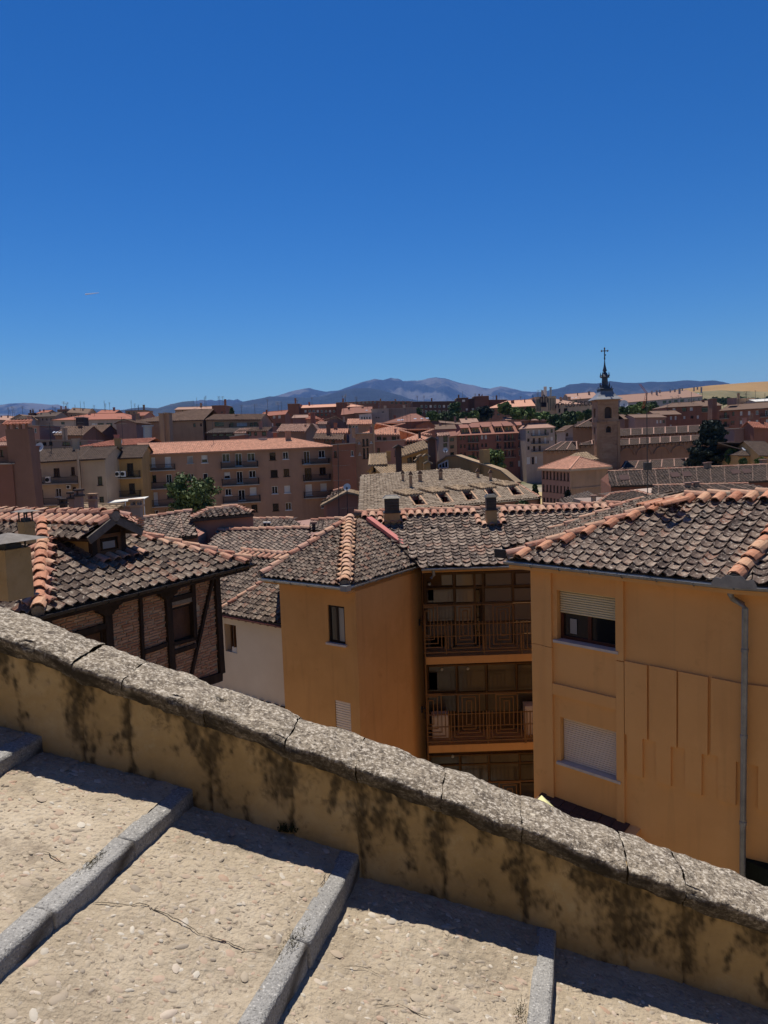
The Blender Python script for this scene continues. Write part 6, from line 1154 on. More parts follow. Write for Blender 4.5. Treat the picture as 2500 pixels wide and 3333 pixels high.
def arches(P, w_, h_, par_):
    for i, (c, hh) in enumerate(((-.33, .75), (0, 1.), (.33, .75))):
        mb = MB(); pts = [P + V3(w_ * c + w_ * .17 * math.cos(t), -.15, h_ * hh * (.45 + .55 * math.sin(t))) for t in [math.pi * k / 10 for k in range(11)]]; pts = [V3(pts[0][0], pts[0][1], P[2])] + pts + [V3(pts[-1][0], pts[-1][1], P[2])]; mb.tube(pts, w_ * .055, 6); mb.build('logo_arch', SIGN, par_)
arches(onY(*zz('6', 290, 335), 399.6), 4.0, 4.2, ht_)
for i in range(6): P = onY(*zz('6', 262 + 11 * i, 362), 399.6); mb = MB(); mb.box(P, V3(.36, 0, 0), V3(0, .08, 0), Z3 * 1.2); mb.build('sign_letter', SIGN, ht_)
hl = b('hotel_annex', 'low pale hotel annex with a dark name sign on its parapet', 'building', '6', (458, 372), (912, 350), 398, 380, T=14, wm='cream', wins=[(490, 415, 515, 470, 'd'), (560, 410, 610, 470, 'd'), (735, 445, 765, 475, 'd'), (810, 440, 862, 475, 'd')])
Pa, Pb = onY(*zz('6', 458, 372), 398), onY(*zz('6', 912, 350), 380); e_ = unit(Pb - Pa); P = onY(*zz('6', 578, 398), 393); text_obj('LOS ARCOS', V3(P[0], P[1] - .4, P[2]), 3.6, SIGN, hl, 'sign_lettering', e_); arches(onY(*zz('6', 510, 408), 396), 4.4, 3.2, hl)
b('pale_pink_roof', 'sunlit pale pink hipped roof behind the hotel annex', 'building', '6', (462, 352), (835, 350), 415, T=24, roof=('gable', 276), wm='tan', rm='pale', hip=(2, 14), chim=[(505, 262, 532, 295), (620, 258, 650, 290)])
b('ridge_terrace_house', 'terraced house with a reddish roof and skylights left of the spire', 'building', '6', (655, 290), (1040, 262), 470, T=26, roof=('gable', 204), wm='grey', rm='pale', wins=[(700, 305, 740, 330, 'd'), (900, 310, 950, 335, 'd')], sky_=[(665, 265, 690, 278), (715, 262, 740, 275)], chim=[(740, 205, 752, 225), (890, 185, 912, 215)])
b('ridge_terrace', 'long terraced block with pinkish roof, white skylights and many chimneys, right of the spire', 'building', '7', (-60, 330), (872, 252), 470, 500, T=26, roof=('gable', 212), wm='bgrey', rm='pale', rib=0, wins=[(395, 310, 440, 345, 'd'), (465, 308, 500, 340, 'd'), (530, 300, 575, 335, 'd'), (605, 295, 650, 325, 'd'), (700, 285, 720, 330, 'w'), (760, 280, 780, 325, 'w'), (820, 275, 840, 320, 'w')],
  sky_=[(320, 262, 372, 276), (400, 255, 430, 268), (450, 252, 505, 266), (535, 248, 580, 262), (600, 240, 640, 252), (660, 236, 690, 248), (730, 230, 760, 242), (810, 224, 835, 236), (50, 288, 110, 298), (140, 282, 180, 292)], chim=[(258, 198, 270, 225), (315, 190, 332, 240), (355, 185, 368, 212), (480, 178, 492, 205), (535, 175, 548, 200), (588, 165, 606, 222), (625, 160, 636, 185), (765, 152, 776, 190), (806, 150, 818, 172), (852, 150, 866, 210)])
# ---- right: brick flats
b('brick_cottage', 'low brown house with a hipped roof just right of the church tower', 'house', '7', (-60, 528), (75, 520), 262, T=12, roof=('gable', 470), wm='brown', rm='brown', hip=(0, 3)); b('brown_back_wall_house', 'plain mauve-brown back wall under a brown roof, above the church nave', 'house', '7', (62, 512), (435, 506), 255, T=14, roof=('gable', 470), wm='mauve', rm='brown', wins=[(320, 545, 340, 582, 's'), (360, 545, 380, 580, 's'), (395, 540, 420, 580, 'd')])
b('brick_flats', 'reddish brick house with a brown gable roof, second right of the tower', 'building', '7', (312, 478), (612, 470), 268, T=12, roof=('gable', 428), wm='brick', rm='brown', wins=[(485, 498, 508, 540, 's'), (540, 495, 562, 540, 's'), (480, 600, 505, 620, 's')]); b('brick_flats', 'taller reddish brick flats with a hipped brown roof behind the cedar', 'building', '7', (438, 388), (862, 368), 276, T=14, roof=('gable', 332), wm='brick', rm='brown', hip=(5, 0), wins=[(515, 400, 550, 430, 's'), (630, 392, 680, 440, 'b'), (722, 392, 758, 430, 's'), (645, 495, 668, 530, 's'), (730, 490, 765, 525, 'd'), (805, 488, 830, 525, 's')])
b('brick_flats', 'dark reddish brick flats with corner balconies left of the tall brick chimney', 'building', '7', (862, 376), (1100, 362), 280, T=16, roof=('gable', 308), wm='brick', rm='brown', wins=[(865, 392, 985, 440, 'd'), (862, 490, 890, 525, 'd'), (950, 485, 980, 520, 'd')], balc=[(855, 415, 985, 448)])
b('brick_stack', 'tall square brick chimney standing among the brick flats on the right', 'chimney', '7', (990, 288), (1046, 285), 246, T=3.4, wm='brown', zb=-12)
b('long_brick_flats', 'long red-brick flats with a brown roof and balconies at the right edge', 'building', '7', (1085, 428), (1760, 385), 240, 228, T=15, roof=('gable', 345), wm='brick', rm='brown', rib=0, wins=[(1132, 450, 1165, 525, 'd'), (1228, 445, 1256, 492, 'b'), (1322, 440, 1350, 488, 's'), (1418, 435, 1446, 484, 's'), (1512, 430, 1545, 478, 'w'), (1625, 425, 1655, 485, 'w'), (1130, 560, 1165, 625, 'd'), (1212, 552, 1256, 600, 'd'), (1322, 550, 1352, 590, 's'), (1420, 548, 1446, 588, 's'), (1512, 542, 1540, 582, 's'), (1635, 535, 1660, 570, 's'), (1228, 658, 1256, 700, 'd'), (1140, 660, 1160, 672, 's')], balc=[(1090, 488, 1192, 528), (1110, 598, 1190, 630), (1575, 470, 1700, 505)], chim=[(1185, 285, 1265, 340, 8, 'mauve')])
b('pale_shed', 'pale flat shed beyond the long red-brick flats', 'shed', '7', (1310, 286), (1508, 280), 300, T=10, wm='tan'); b('white_shed', 'long white corrugated shed roof beyond the right edge flats', 'shed', '7', (1510, 318), (1760, 305), 290, T=10, roof=('gable', 290), wm='lgrey', rm='white')
b('grey_gable_wall', 'blank mauve-grey wall with a satellite dish near the right edge', 'house', '7', (1255, 650), (1760, 622), 185, T=9, wm='mauve'); b('red_lean_to', 'small red-tiled lean-to above the blank grey wall at the right edge', 'shed', '7', (1490, 625), (1760, 640), 180, T=6, roof=('gable', 570), wm='brick', rm='red')
b('skylight_hip_house', 'yellowish house with a hipped grey roof and one bright skylight, right of the cedar', 'house', '7', (1306, 956), (1562, 956), 142, T=9, roof=('gable', 812), wm='yel', rm='grey', hip=(4.2, 6), sky_=[(1355, 880, 1420, 915)], wins=[(1350, 1000, 1390, 1060, 'd'), (1445, 985, 1520, 1080, 'd')], rib=.3); b('grey_roof_house', 'house with a grey tiled roof and slatted openings at the right edge', 'house', '7', (1560, 958), (1800, 962), 138, T=12, roof=('gable', 792), wm='yel', rm='grey', wins=[(1600, 1000, 1640, 1060, 'd')])
b('low_tile_house', 'low red-roofed house peeping out right of the cedar', 'house', '7', (1195, 866), (1345, 868), 165, T=6, roof=('gable', 825), wm='brown', rm='red')
# ------------------------------------------------------------------ church with its tower
CHS = M_['stone']; Yc = 190.
ch_ = thing('church', onY(*zz('D', 900, 800), 196) * V3(1, 1, 0) + V3(0, 0, -20), 'old stone church with long tiled nave roofs and blind arches', 'church')
tw = thing('church_tower', onY(*zz('D', 560, 880), 188) * V3(1, 1, 0) + V3(0, 0, -20), 'square brick church tower with a dark slate spire and iron cross', 'tower')
pa, pb = onY(*zz('6', 1020, 600), 187.), onY(*zz('6', 1300, 595), 187.); W_ = pb[0] - pa[0]; x0, x1 = pa[0], pb[0]; zTop = onY(*zz('6', 1160, 296), 187)[2]; zS = onY(*zz('6', 1160, 590), 187)[2]
def tz(y): return onY(*zz('6', 1160, y), 187)[2]
def tx(x): return onY(*zz('6', x, 500), 187)[0]
mb = MB(); wall_holes(mb, V3(x0, 187, zTop), V3(1, 0, 0), W_, zTop + 24, [(tx(1110) - x0, tx(1206) - x0, zTop - tz(388), zTop - tz(545)), (tx(1128) - x0, tx(1197) - x0, zTop - tz(652), zTop - tz(738))], .8)
wall_holes(mb, V3(x0, 187 + W_, zTop), V3(0, -1, 0), W_, zTop + 24, [(W_ * .32, W_ * .62, zTop - tz(402), zTop - tz(525)), (W_ * .30, W_ * .52, zTop - tz(660), zTop - tz(745))], .8)
mb.quad(V3(x1, 187, zTop), V3(x1, 187, -24), V3(x1, 187 + W_, -24), V3(x1, 187 + W_, zTop)); mb.build('shaft', mat('tower_brick', [(.27, .15, .09), (.36, .21, .13), (.42, .27, .175)], .35, bump=.4, bscale=5, bdist=.05, speck=[((.18, .10, .07), .58, .75)], sscale=.7, stretch=(1, 1, 2.2)), tw)
TB = MATS['tower_brick']
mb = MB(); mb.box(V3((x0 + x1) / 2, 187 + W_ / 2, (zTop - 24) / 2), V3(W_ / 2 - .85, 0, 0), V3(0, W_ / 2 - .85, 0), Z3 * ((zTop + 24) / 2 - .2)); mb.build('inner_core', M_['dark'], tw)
for (xa, xb, ya, yb) in ((1110, 1206, 388, 545), (1128, 1197, 652, 738)):         # arched heads
    xa, xb = tx(xa), tx(xb); r_ = (xb - xa) / 2; c = V3((xa + xb) / 2, 186.98, tz(ya) - r_); mb = MB()
    for sg in (-1, 1):
        arc = [c + V3(sg * r_ * math.cos(t), 0, r_ * math.sin(t)) for t in [math.pi / 2 * k / 8 for k in range(9)]]; mb.prism(arc + [c + V3(0, 0, r_ + .02), c + V3(sg * (r_ + .02), 0, r_ + .02)] if sg < 0 else arc + [c + V3(0, 0, r_ + .02), c + V3(r_ + .02, 0, r_ + .02)], V3(0, .5, 0))
    mb.build('arch_head', TB, tw)
    mb = MB(); ring = [c + V3((r_ + .12) * math.cos(t), -.03, (r_ + .12) * math.sin(t)) for t in [math.pi * k / 14 for k in range(15)]]; mb.tube([V3(ring[0][0], ring[0][1], tz(yb))] + ring + [V3(ring[-1][0], ring[-1][1], tz(yb))], .10, 6); mb.build('arch_moulding', M_['tan'], tw)
for z_, ex_ in ((zS, .22), (zTop - .05, .30)): mb = MB(); mb.box(V3((x0 + x1) / 2, 187 + W_ / 2, z_), V3(W_ / 2 + ex_, 0, 0), V3(0, W_ / 2 + ex_, 0), Z3 * .16); mb.build('string_course', TB, tw)
for sx in (x0, x1): mb = MB(); mb.box(V3(sx, 187, (zS - 24) / 2), V3(.3, 0, 0), V3(0, .22, 0), Z3 * ((zS + 24) / 2)); mb.build('corner_quoin', CHS, tw)
SLATE = mat('spire_slate', [(.035, .04, .05), (.06, .065, .078)], 2, rough=.55, bump=.4, bscale=5, bdist=.04, spec=.5); LEAD = mat('spire_lead', [(.13, .14, .16), (.20, .21, .23)], 2, rough=.5, bump=.1, spec=.5)
cx, cy = (x0 + x1) / 2, 187 + W_ / 2; Z8 = lambda y: onY(1880 + 540 / 5.978, 1110 + y / 5.978, cy)[2]; U8 = lambda px_: px_ / 5.978 / F * cy
def sq(z_, h, rot=0.): return [V3(cx + h * math.sqrt(2) * math.cos(math.pi / 4 + rot + k * math.pi / 2), cy + h * math.sqrt(2) * math.sin(math.pi / 4 + rot + k * math.pi / 2), z_) for k in range(4)]
def loft(rings, m, nm, par_=tw):
    mb = MB(); n = len(rings[0]); vs = [q for r_ in rings for q in r_]; mb.add(vs, [(i * n + k, i * n + (k + 1) % n, (i + 1) * n + (k + 1) % n, (i + 1) * n + k) for i in range(len(rings) - 1) for k in range(n)] + [tuple(range(n))[::-1], tuple(range((len(rings) - 1) * n, len(rings) * n))]); return mb.build(nm, m, par_)
loft([sq(Z8(1145), U8(262)), sq(Z8(1120), U8(235)), sq(Z8(1085), U8(190)), sq(Z8(1040), U8(150)), sq(Z8(1000), U8(125)), sq(Z8(955), U8(112))], LEAD, 'spire_skirt')
def oct(z_, r_): return [V3(cx + r_ * math.cos(math.pi / 8 + k * math.pi / 4), cy + r_ * math.sin(math.pi / 8 + k * math.pi / 4), z_) for k in range(8)]
loft([sq(Z8(1130), U8(120)), sq(Z8(950), U8(118)), sq(Z8(945), U8(128)), sq(Z8(930), U8(125)), sq(Z8(915), U8(80)), sq(Z8(880), U8(72))], SLATE, 'spire_base')
loft([oct(Z8(900), U8(80)), oct(Z8(860), U8(60)), oct(Z8(720), U8(54)), oct(Z8(715), U8(92)), oct(Z8(700), U8(90)), oct(Z8(660), U8(60)), oct(Z8(630), U8(40)), oct(Z8(598), U8(22)), oct(Z8(585), U8(42)), oct(Z8(560), U8(36)), oct(Z8(480), U8(18)), oct(Z8(360), U8(5))], SLATE, 'spire')
for sx in (-1, 1):
    for sy in (-1, 1):
        for (r_, ya, yb, yc) in ((100, 950, 880, 940), (68, 890, 800, 870), (62, 690, 605, 680)):
            c = V3(cx + sx * U8(r_), cy + sy * U8(r_), 0); mb = MB(); mb.tube([c + Z3 * Z8(ya), c + Z3 * Z8(yc - 20), c + Z3 * Z8(yb)], [U8(14), U8(11), U8(3)], 6); mb.tube([c + Z3 * Z8(yc), c + Z3 * Z8(yc - 10)], U8(20), 8); mb.build('pinnacle', SLATE, tw)
mb = MB(); mb.lathe(V3(cx, cy, Z8(338)), [(.02, -.45), (U8(12), -.3), (U8(16), 0), (U8(12), .3), (.02, .45)], 10); mb.build('ball', METAL_D, tw)
mb = MB(); mb.tube([V3(cx, cy, Z8(370)), V3(cx, cy, Z8(135))], .13, 6); zc_ = Z8(192); mb.tube([V3(cx - U8(58), cy, zc_), V3(cx + U8(60), cy, zc_)], .12, 6)
for q in (V3(cx - U8(58), cy, zc_), V3(cx + U8(60), cy, zc_), V3(cx, cy, Z8(142))): mb.lathe(q, [(.02, -.3), (.25, 0), (.02, .3)], 6)
mb.build('iron_cross', METAL_D, tw); mb = MB(); mb.box(V3(cx + U8(12), cy, Z8(272)), V3(U8(13), 0, 0), V3(0, .04, 0), Z3 * U8(12)); mb.build('weather_vane', METAL_D, tw)
# nave and aisles: roofs with pale tile ribs, blind arches in the aisle wall
def nave(k, a_, b_, c_, d_, Y0, Y1, T, nm, ribs, zlow, mw='stone'):
    """a_, b_ eave left/right, c_, d_ upper edge right/left"""
    A_, B_ = onY(*zz(k, *a_), Y0), onY(*zz(k, *b_), Y1); C_, D_ = onY(*zz(k, *c_), Y1 + T), onY(*zz(k, *d_), Y0 + T); mb = MB(); rib_face(mb, A_, B_, C_, D_, .5); ro = mb.build(nm + '_roof', R_['grey'], ch_)
    for i in range(ribs + 1):
        t = (i + .2) / (ribs + .4); mb = MB(); p_, q_ = A_ + (B_ - A_) * t, D_ + (C_ - D_) * t; mb.tube([p_ + Z3 * .15, q_ + Z3 * .15], .16, 6); mb.build('tile_rib', R_['pale'], ro)
    mb = MB(); mb.tube([D_ + Z3 * .1, C_ + Z3 * .1], .22, 6); mb.build('ridge', R_['pale'], ro)
    mb = MB(); i_ = V3(0, .5, 0); mb.quad(A_ + i_ - Z3 * .1, B_ + i_ - Z3 * .1, V3(B_[0], B_[1] + .5, zlow), V3(A_[0], A_[1] + .5, zlow)); mb.quad(A_ + i_, V3(A_[0], A_[1] + .5, zlow), V3(D_[0], D_[1], zlow), D_); mb.quad(D_, C_, V3(C_[0], C_[1], zlow), V3(D_[0], D_[1], zlow)); mb.quad(B_ + i_, C_, V3(C_[0], C_[1], zlow), V3(B_[0], B_[1] + .5, zlow)); mb.build(nm + '_wall', M_[mw], ch_)
    n = int((B_ - A_)[0] / 1.0)
    for i in range(n): mb = MB(); mb.box(A_ + (B_ - A_) * (i + .5) / n + V3(0, .3, -.45), V3(.16, 0, 0), V3(0, .25, 0), Z3 * .28); mb.build('corbel', CHS, ch_)
    return A_, B_
nave('D', (640, 665), (1290, 632), (1290, 588), (640, 620), 205, 205, 9, 'nave', 8, -6)
An, Bn = nave('D', (640, 730), (1290, 690), (1290, 655), (640, 688), 197, 197, 7, 'aisle', 9, -24)
for i in range(6):
    xx = 655 + 118 * i; P = onY(*zz('D', xx + 55, 752 - 6 * i + 55 * 0), 196.9); r_ = 100 / 2.074 / F * 197 / 2; c = V3(P[0], 196.9 + .5, onY(*zz('D', xx + 55, 792 - 5 * i), 197)[2]); mb = MB()
    arc = [c + V3(r_ * math.cos(t), -.10, r_ * .95 * math.sin(t)) for t in [math.pi * k / 14 for k in range(15)]]; mb.tube(arc, .2, 6); mb.build('blind_arch', CHS, ch_)
nave('D', (655, 890), (1135, 868), (1120, 815), (690, 838), 180, 180, 6, 'porch', 5, -24)
# chancel side left of the tower
nave('6', (690, 668), (985, 662), (985, 545), (950, 545), 196, 196, 8, 'transept', 1, -24)
nave('6', (285, 985), (768, 975), (745, 868), (515, 872), 178, 178, 7, 'apse', 3, -24); nave('6', (770, 915), (975, 905), (965, 845), (780, 905), 184, 184, 4, 'sacristy', 1, -24)
b('round_balcony_house', 'pale house with balconies and a gable roof left of the church transept', 'house', '6', (575, 712), (700, 700), 215, T=10, roof=('end', (690, 640)), wm='lgrey', rm='brown', wins=[(590, 745, 620, 790, 'd'), (650, 750, 700, 800, 'd')], balc=[(585, 815, 705, 850)])
b('low_chapel_house', 'low house with an ochre-grey hipped roof at the foot of the church tower', 'house', 'D', (345, 830), (500, 815), 160, T=8, roof=('gable', 775), wm='stone', rm='lichen', hip=(1.5, 1), chim=[(472, 800, 500, 838)])
# stone house with the orange hipped roof
P0, P1, P2 = onY(*zz('D', 130, 868), 148), onY(*zz('D', 322, 890), 140), onY(*zz('D', 578, 876), 146)
st_o = thing('stone_house', V3(P1[0], 146, -24), 'three-storey stone house with an orange hipped roof and many narrow windows', 'building')
def facade(par_, P0, P1, H, wins, k, m, st='b'):
    e_ = unit(V3(*(P1 - P0)[:2], 0)); nO_ = V3(e_[1], -e_[0], 0); Ln = np.linalg.norm((P1 - P0)[:2]); O = V3(P0[0], P0[1], max(P0[2], P1[2])); holes = []
    for x0, y0, x1, y1 in wins: a_, b_ = onp(*zz(k, x0, y0), O, nO_), onp(*zz(k, x1, y1), O, nO_); holes.append(((a_ - O) @ e_, (b_ - O) @ e_, O[2] - a_[2], O[2] - b_[2]))
    mb = MB(); wall_holes(mb, O, e_, Ln, H, holes, .2); mb.build('wall', m, par_)
    for h_ in holes: far_window(par_, O, e_, nO_, h_, st, True)
zev = (P0[2] + P1[2] + P2[2]) / 3; P0[2] = P1[2] = P2[2] = zev; P3 = P0 + P2 - P1
wins = [(138 + 23.5 * i, 897 + 1.6 * i + (2 if i > 3 else 0), 150 + 23.5 * i, 950 + 2.2 * i) for i in range(8)] + [(138 + 23.5 * i, 988 + 2 * i, 150 + 23.5 * i, 1035 + 2.4 * i) for i in range(8)] + [(140 + 23.5 * i, 1075 + 2.5 * i, 154 + 23.5 * i, 1118 + 3 * i) for i in range(8)]
facade(st_o, P0, P1, 24, wins, 'D', M_['mauve']); facade(st_o, P1, P2, 24, [], 'D', M_['tan'])
mb = MB(); mb.box((P1 + P2) / 2 - Z3 * 3.8 + V3(.1, -.15, 0), (P2 - P1) * .5, V3(.05, .06, 0), Z3 * .14); mb.build('string_course', M_['tan'], st_o)
pkz = onY(*zz('D', 345, 806), 146)[2]; g = lambda P, o_: P + unit((P - (P0 + P2) / 2) * V3(1, 1, 0)) * o_; c0 = (P0 + P2) / 2; mb = MB()
r0, r1 = c0 + (P0 - P1) * .18 + Z3 * (pkz - zev), c0 - (P0 - P1) * .18 + Z3 * (pkz - zev); E = [g(P, .7) for P in (P0, P1, P2, P3)]
rib_face(mb, E[0], E[1], r1, r0, .3); rib_face(mb, E[1], E[2], r1, r1, .3); rib_face(mb, E[2], E[3], r0, r1, 0); rib_face(mb, E[3], E[0], r0, r0, .3)
for a_, b_ in ((E[0], r0), (E[1], r1), (E[2], r1), (r0, r1)): mb.tube([a_ + Z3 * .08, b_ + Z3 * .08], .16, 6)
mb.build('roof', R_['sun'], st_o); mb = MB()
for a_, b_ in ((E[0], E[1]), (E[1], E[2])): mb.beam(a_ - Z3 * .22, b_ - Z3 * .22, .5, .35)
mb.build('cornice', M_['cream'], st_o)
# ------------------------------------------------------------------ tiled roofs of the nearer middle ground, built tile by tile
TILE_D = mat('sooty_tile', [(.03, .021, .017), (.065, .046, .036), (.11, .083, .065), (.11, .055, .037)], 9, rnd=.45, bump=.5, bscale=60, bdist=.006, speck=[((.22, .18, .145), .64, .76), ((.025, .02, .018), .41, .31)], sscale=12)
PALER = mat('pale_rib_tile', [(.17, .11, .085), (.25, .17, .13), (.31, .22, .17)], 5, rnd=.5, bump=.3)
def tile_house(name, label, k, e0, e1, r1_, r0_, Y0, Y1, rise_T, wm, mt, w=.30, row=.34, n_single=120, zb=-20, ribs=0, hips=False, back=True, chim=(), T2=None, cat='house', sides=True):
    """front slope from eave e0-e1 up to the edge r0-r1, built of single barrel tiles, over plain walls"""
    A_, B_ = onY(*zz(k, *e0), Y0), onY(*zz(k, *e1), Y1); C_, D_ = onY(*zz(k, *r1_), Y1 + rise_T), onY(*zz(k, *r0_), Y0 + rise_T); z_ = (A_[2] + B_[2]) / 2
    o = thing(name, V3(*((A_ + B_) / 2)[:2], zb) + V3(0, rise_T, 0), label, cat); ex, ey, n = face_axes(A_, B_, third=(C_ + D_) / 2); P2 = lambda P: ((P - A_) @ ex, (P - A_) @ ey)
    D_, C_ = A_ + ex * P2(D_)[0] + ey * P2(D_)[1], A_ + ex * P2(C_)[0] + ey * P2(C_)[1]
    ro = deck('roof', o, [A_, B_, C_, D_], .15, UNDER); roof_face(ro, A_, B_, [P2(A_), P2(B_), P2(C_), P2(D_)], third=(C_ + D_) / 2, w=w, row=row, dep=.07, mt=mt, n_single=n_single)
    ridge_row(ro, D_, C_, .16, .45, TERRA, .06, mort=False)
    if hips: ridge_row(ro, A_, D_, .14, .45, TERRA, .06, mort=False); ridge_row(ro, B_, C_, .14, .45, TERRA, .06, mort=False)
    for i in range(ribs): t = (i + .5) / ribs; ridge_row(ro, A_ + (B_ - A_) * t, D_ + (C_ - D_) * t, .07, .45, PALER, .04, 'cover_tile', False, n)
    mb = MB(); off = ey * V3(1, 1, 0); off = unit(off) * .35; dn = lambda P: V3(P[0], P[1], zb); a2, b2 = A_ + off - Z3 * .1, B_ + off - Z3 * .1; mb.quad(a2, b2, dn(b2), dn(a2)); bk = unit(ey * V3(1, 1, 0)) * (T2 or rise_T)
    c2, d2 = B_ + off * 0 + bk + unit(ey * V3(1, 1, 0)) * rise_T * 0, A_ + bk
    for P, Q, Rg in () if not sides else ((a2, A_ + ey * V3(1, 1, 0) * rise_T * 2, D_), (b2, B_ + ey * V3(1, 1, 0) * rise_T * 2, C_)): mb.quad(P, dn(P), dn(Q), Q * V3(1, 1, 0) + Z3 * P[2]); mb.poly([P, Q * V3(1, 1, 0) + Z3 * P[2], Rg - Z3 * .15])
    mb.build('wall', M_[wm], o)
    if back: mb = MB(); f_ = unit(ey * V3(1, 1, 0)); s_ = abs(ey[2]) / np.linalg.norm(ey[:2]); mb.quad(D_, C_, C_ + f_ * rise_T - Z3 * rise_T * s_, D_ + f_ * rise_T - Z3 * rise_T * s_); mb.build('roof_back', R_['grey'], o)
    for cd in chim:
        a_, b_ = onY(*zz(k, cd[0], cd[1]), Y0 + cd[4]), onY(*zz(k, cd[2], cd[3]), Y0 + cd[4]); hw = (b_ - a_)[0] / 2; mb = MB(); c = (a_ + b_) / 2; c[1] = a_[1]; mb.box(c - Z3 * .3, V3(hw, 0, 0), V3(0, hw, 0), Z3 * ((a_ - b_)[2] / 2 + .3)); co = mb.build('chimney', M_[cd[5]], o); mb = MB(); mb.box(c + Z3 * ((a_ - b_)[2] / 2 + .08), V3(hw + .1, 0, 0), V3(0, hw + .1, 0), Z3 * .06); mb.build('cap', R_['pale'], co)
    return o, A_, B_, C_, D_, ex, ey, n
NK = 'N'; 
tile_house('valley_house', 'grey tile roof nearest below the tree, left of the small pavilion roof', NK, (470, 1768), (640, 1742), (625, 1670), (462, 1688), 38, 38, 4.5, 'pink', TILE_W, ribs=2, n_single=120, cat='house')
tile_house('pavilion_house', 'small pavilion-like upper storey with grey hipped roof and pinkish walls', NK, (618, 1690), (826, 1672), (770, 1657), (672, 1657), 40, 41, 3.0, 'pink', TILE_W, hips=True, n_single=100)
tile_house('wide_tile_house', 'house with a wide grey tile roof behind the cream house', NK, (668, 1806), (1020, 1800), (1005, 1716), (712, 1738), 36, 35, 4.6, 'mauve', TILE_W, hips=False, n_single=160)
tile_house('strip_tile_house', 'long low grey tile roof with white vents behind the wide tile roof', NK, (760, 1722), (1000, 1718), (952, 1686), (802, 1698), 48, 48, 3.5, 'mauve', TILE_W, n_single=80); tile_house('little_tile_house', 'little grey tile roof with an orange rib right of the white vents', NK, (1012, 1752), (1120, 1745), (1115, 1692), (1012, 1696), 44, 44, 4., 'mauve', TILE_W, ribs=1, n_single=60, chim=[(1016, 1706, 1028, 1742, -.5, 'dark')])
for i, x in enumerate((863, 875)): 
    P = onY(x, 1716, 45); o = thing('roof_vent', P, ('left' if i == 0 else 'right') + ' one of two small white-capped vents on the long low grey roof', 'vent', 'white-capped vents'); mb = MB(); mb.tube([P - Z3 * .3, P + Z3 * .25], .09, 8); mb.build('pipe', METAL_D, o); mb = MB(); mb.tube([P + Z3 * .25, P + Z3 * .32], .14, 8); mb.build('cap', FR_W, o)
# pink house with aerials
tile_house('pink_gable_house', 'pink house with a lean-to tile roof and two tall aerials', 'B', (1172, 1172), (1300, 1128), (1362, 1084), (1255, 1070), 62, 62, 4., 'pink', TILE, n_single=60, zb=-20); b('pink_wall_house', 'blank pink wall right of the lean-to tile roof, below the big grey roof', 'house', 'B', (1200, 1185), (1660, 1165), 60, T=3, roof=('end', (1372, 1092)), wm='pink', rm='lichen', wins=[(1520, 1212, 1545, 1268, 'd')])
for nm_, k, pts, Y, lab in (('television_aerial', 'B', [(1296, 690), (1306, 1310)], 56, 'tallest thin aerial mast with long crossbars beside the pink house'), ('television_aerial', 'B', [(1372, 1050), (1378, 1305)], 56, 'short aerial mast with a round dish above the pink gable'), ('television_aerial', 'D', [(840, 372), (846, 1050)], 60, 'very tall aerial mast with a red lattice top standing before the church')):
    P = [onY(*zz(k, *q), Y) for q in pts]; o = thing(nm_, P[1], lab, 'aerial'); mb = MB(); mb.tube([P[0], P[1]], .035, 6); mb.build('mast', METAL_D, o)
    if k == 'D':
        mb = MB(); L_ = V3(-1.2, 0, 1.6); q = P[0]; sgm = 8
        for s_ in (-.07, .07): mb.tube([q + V3(s_ - .3, 0, -1.2), q + V3(s_, 0, 0), q + L_ * .45 + V3(s_, 0, 0)], .016, 5)
        for i in range(sgm): t = i / sgm; mb.tube([q + V3(-.07, 0, 0) + L_ * .45 * t, q + V3(.07, 0, 0) + L_ * .45 * (t + 1 / sgm)], .012, 5); mb.tube([q + V3(-.07 - .3 * t, 0, -1.2 * t), q + V3(.07 - .3 * t, 0, -1.2 * (t + .06))], .012, 5)
        mb.build('lattice_boom', plas('aerial_red', (.42, .10, .06)), o); mb = MB(); mb.box(P[1] + Z3 * 2.2, V3(.28, 0, 0), V3(0, .2, 0), Z3 * .3); mb.build('amplifier_box', METAL_D, o)
    else:
        for j in range(3): 
            mb = MB(); q = P[0] - Z3 * (.5 + 1.1 * j); d = V3(1, .25 - .3 * j, .02); mb.tube([q - d * .5, q + d * .8], .012, 5)
            for i in range(7): c = q - d * .45 + d * 1.2 * i / 6; mb.tube([c - V3(.05, .3, 0), c + V3(.05, .3, 0)], .008, 4)
            mb.build('crossbar', METAL_D, o)
    if '1050' in str(pts): pass
def dish(k, x, y, Y, r, lab, face=V3(-.2, -1, .35)):
    P = onY(*zz(k, x, y), Y); f_ = unit(face); a_ = unit(np.cross(f_, Z3)); c_ = np.cross(a_, f_); mb = MB(); n = 16; vs = [P - f_ * r * .18]
    for ring in (.5, 1.): vs += [P + r * ring * (math.cos(2 * math.pi * i / n) * a_ + math.sin(2 * math.pi * i / n) * c_) - f_ * r * .18 * (1 - ring ** 2) for i in range(n)]
    fs = [(0, 1 + i, 1 + (i + 1) % n) for i in range(n)] + [(1 + i, 1 + n + i, 1 + n + (i + 1) % n, 1 + (i + 1) % n) for i in range(n)]; mb.add(vs, fs); o = thing('satellite_dish', P - Z3 * r, lab, 'satellite dish'); mb.build('bowl', FR_W, o, True)
    mb = MB(); mb.tube([P - Z3 * r * 1.2, P - f_ * r * .1], .05 if Y < 200 else .15, 6); mb.tube([P - c_ * r * .9, P + f_ * r * .9 - c_ * r * .3], .03 if Y < 200 else .1, 5); mb.build('arm', METAL_D, o)
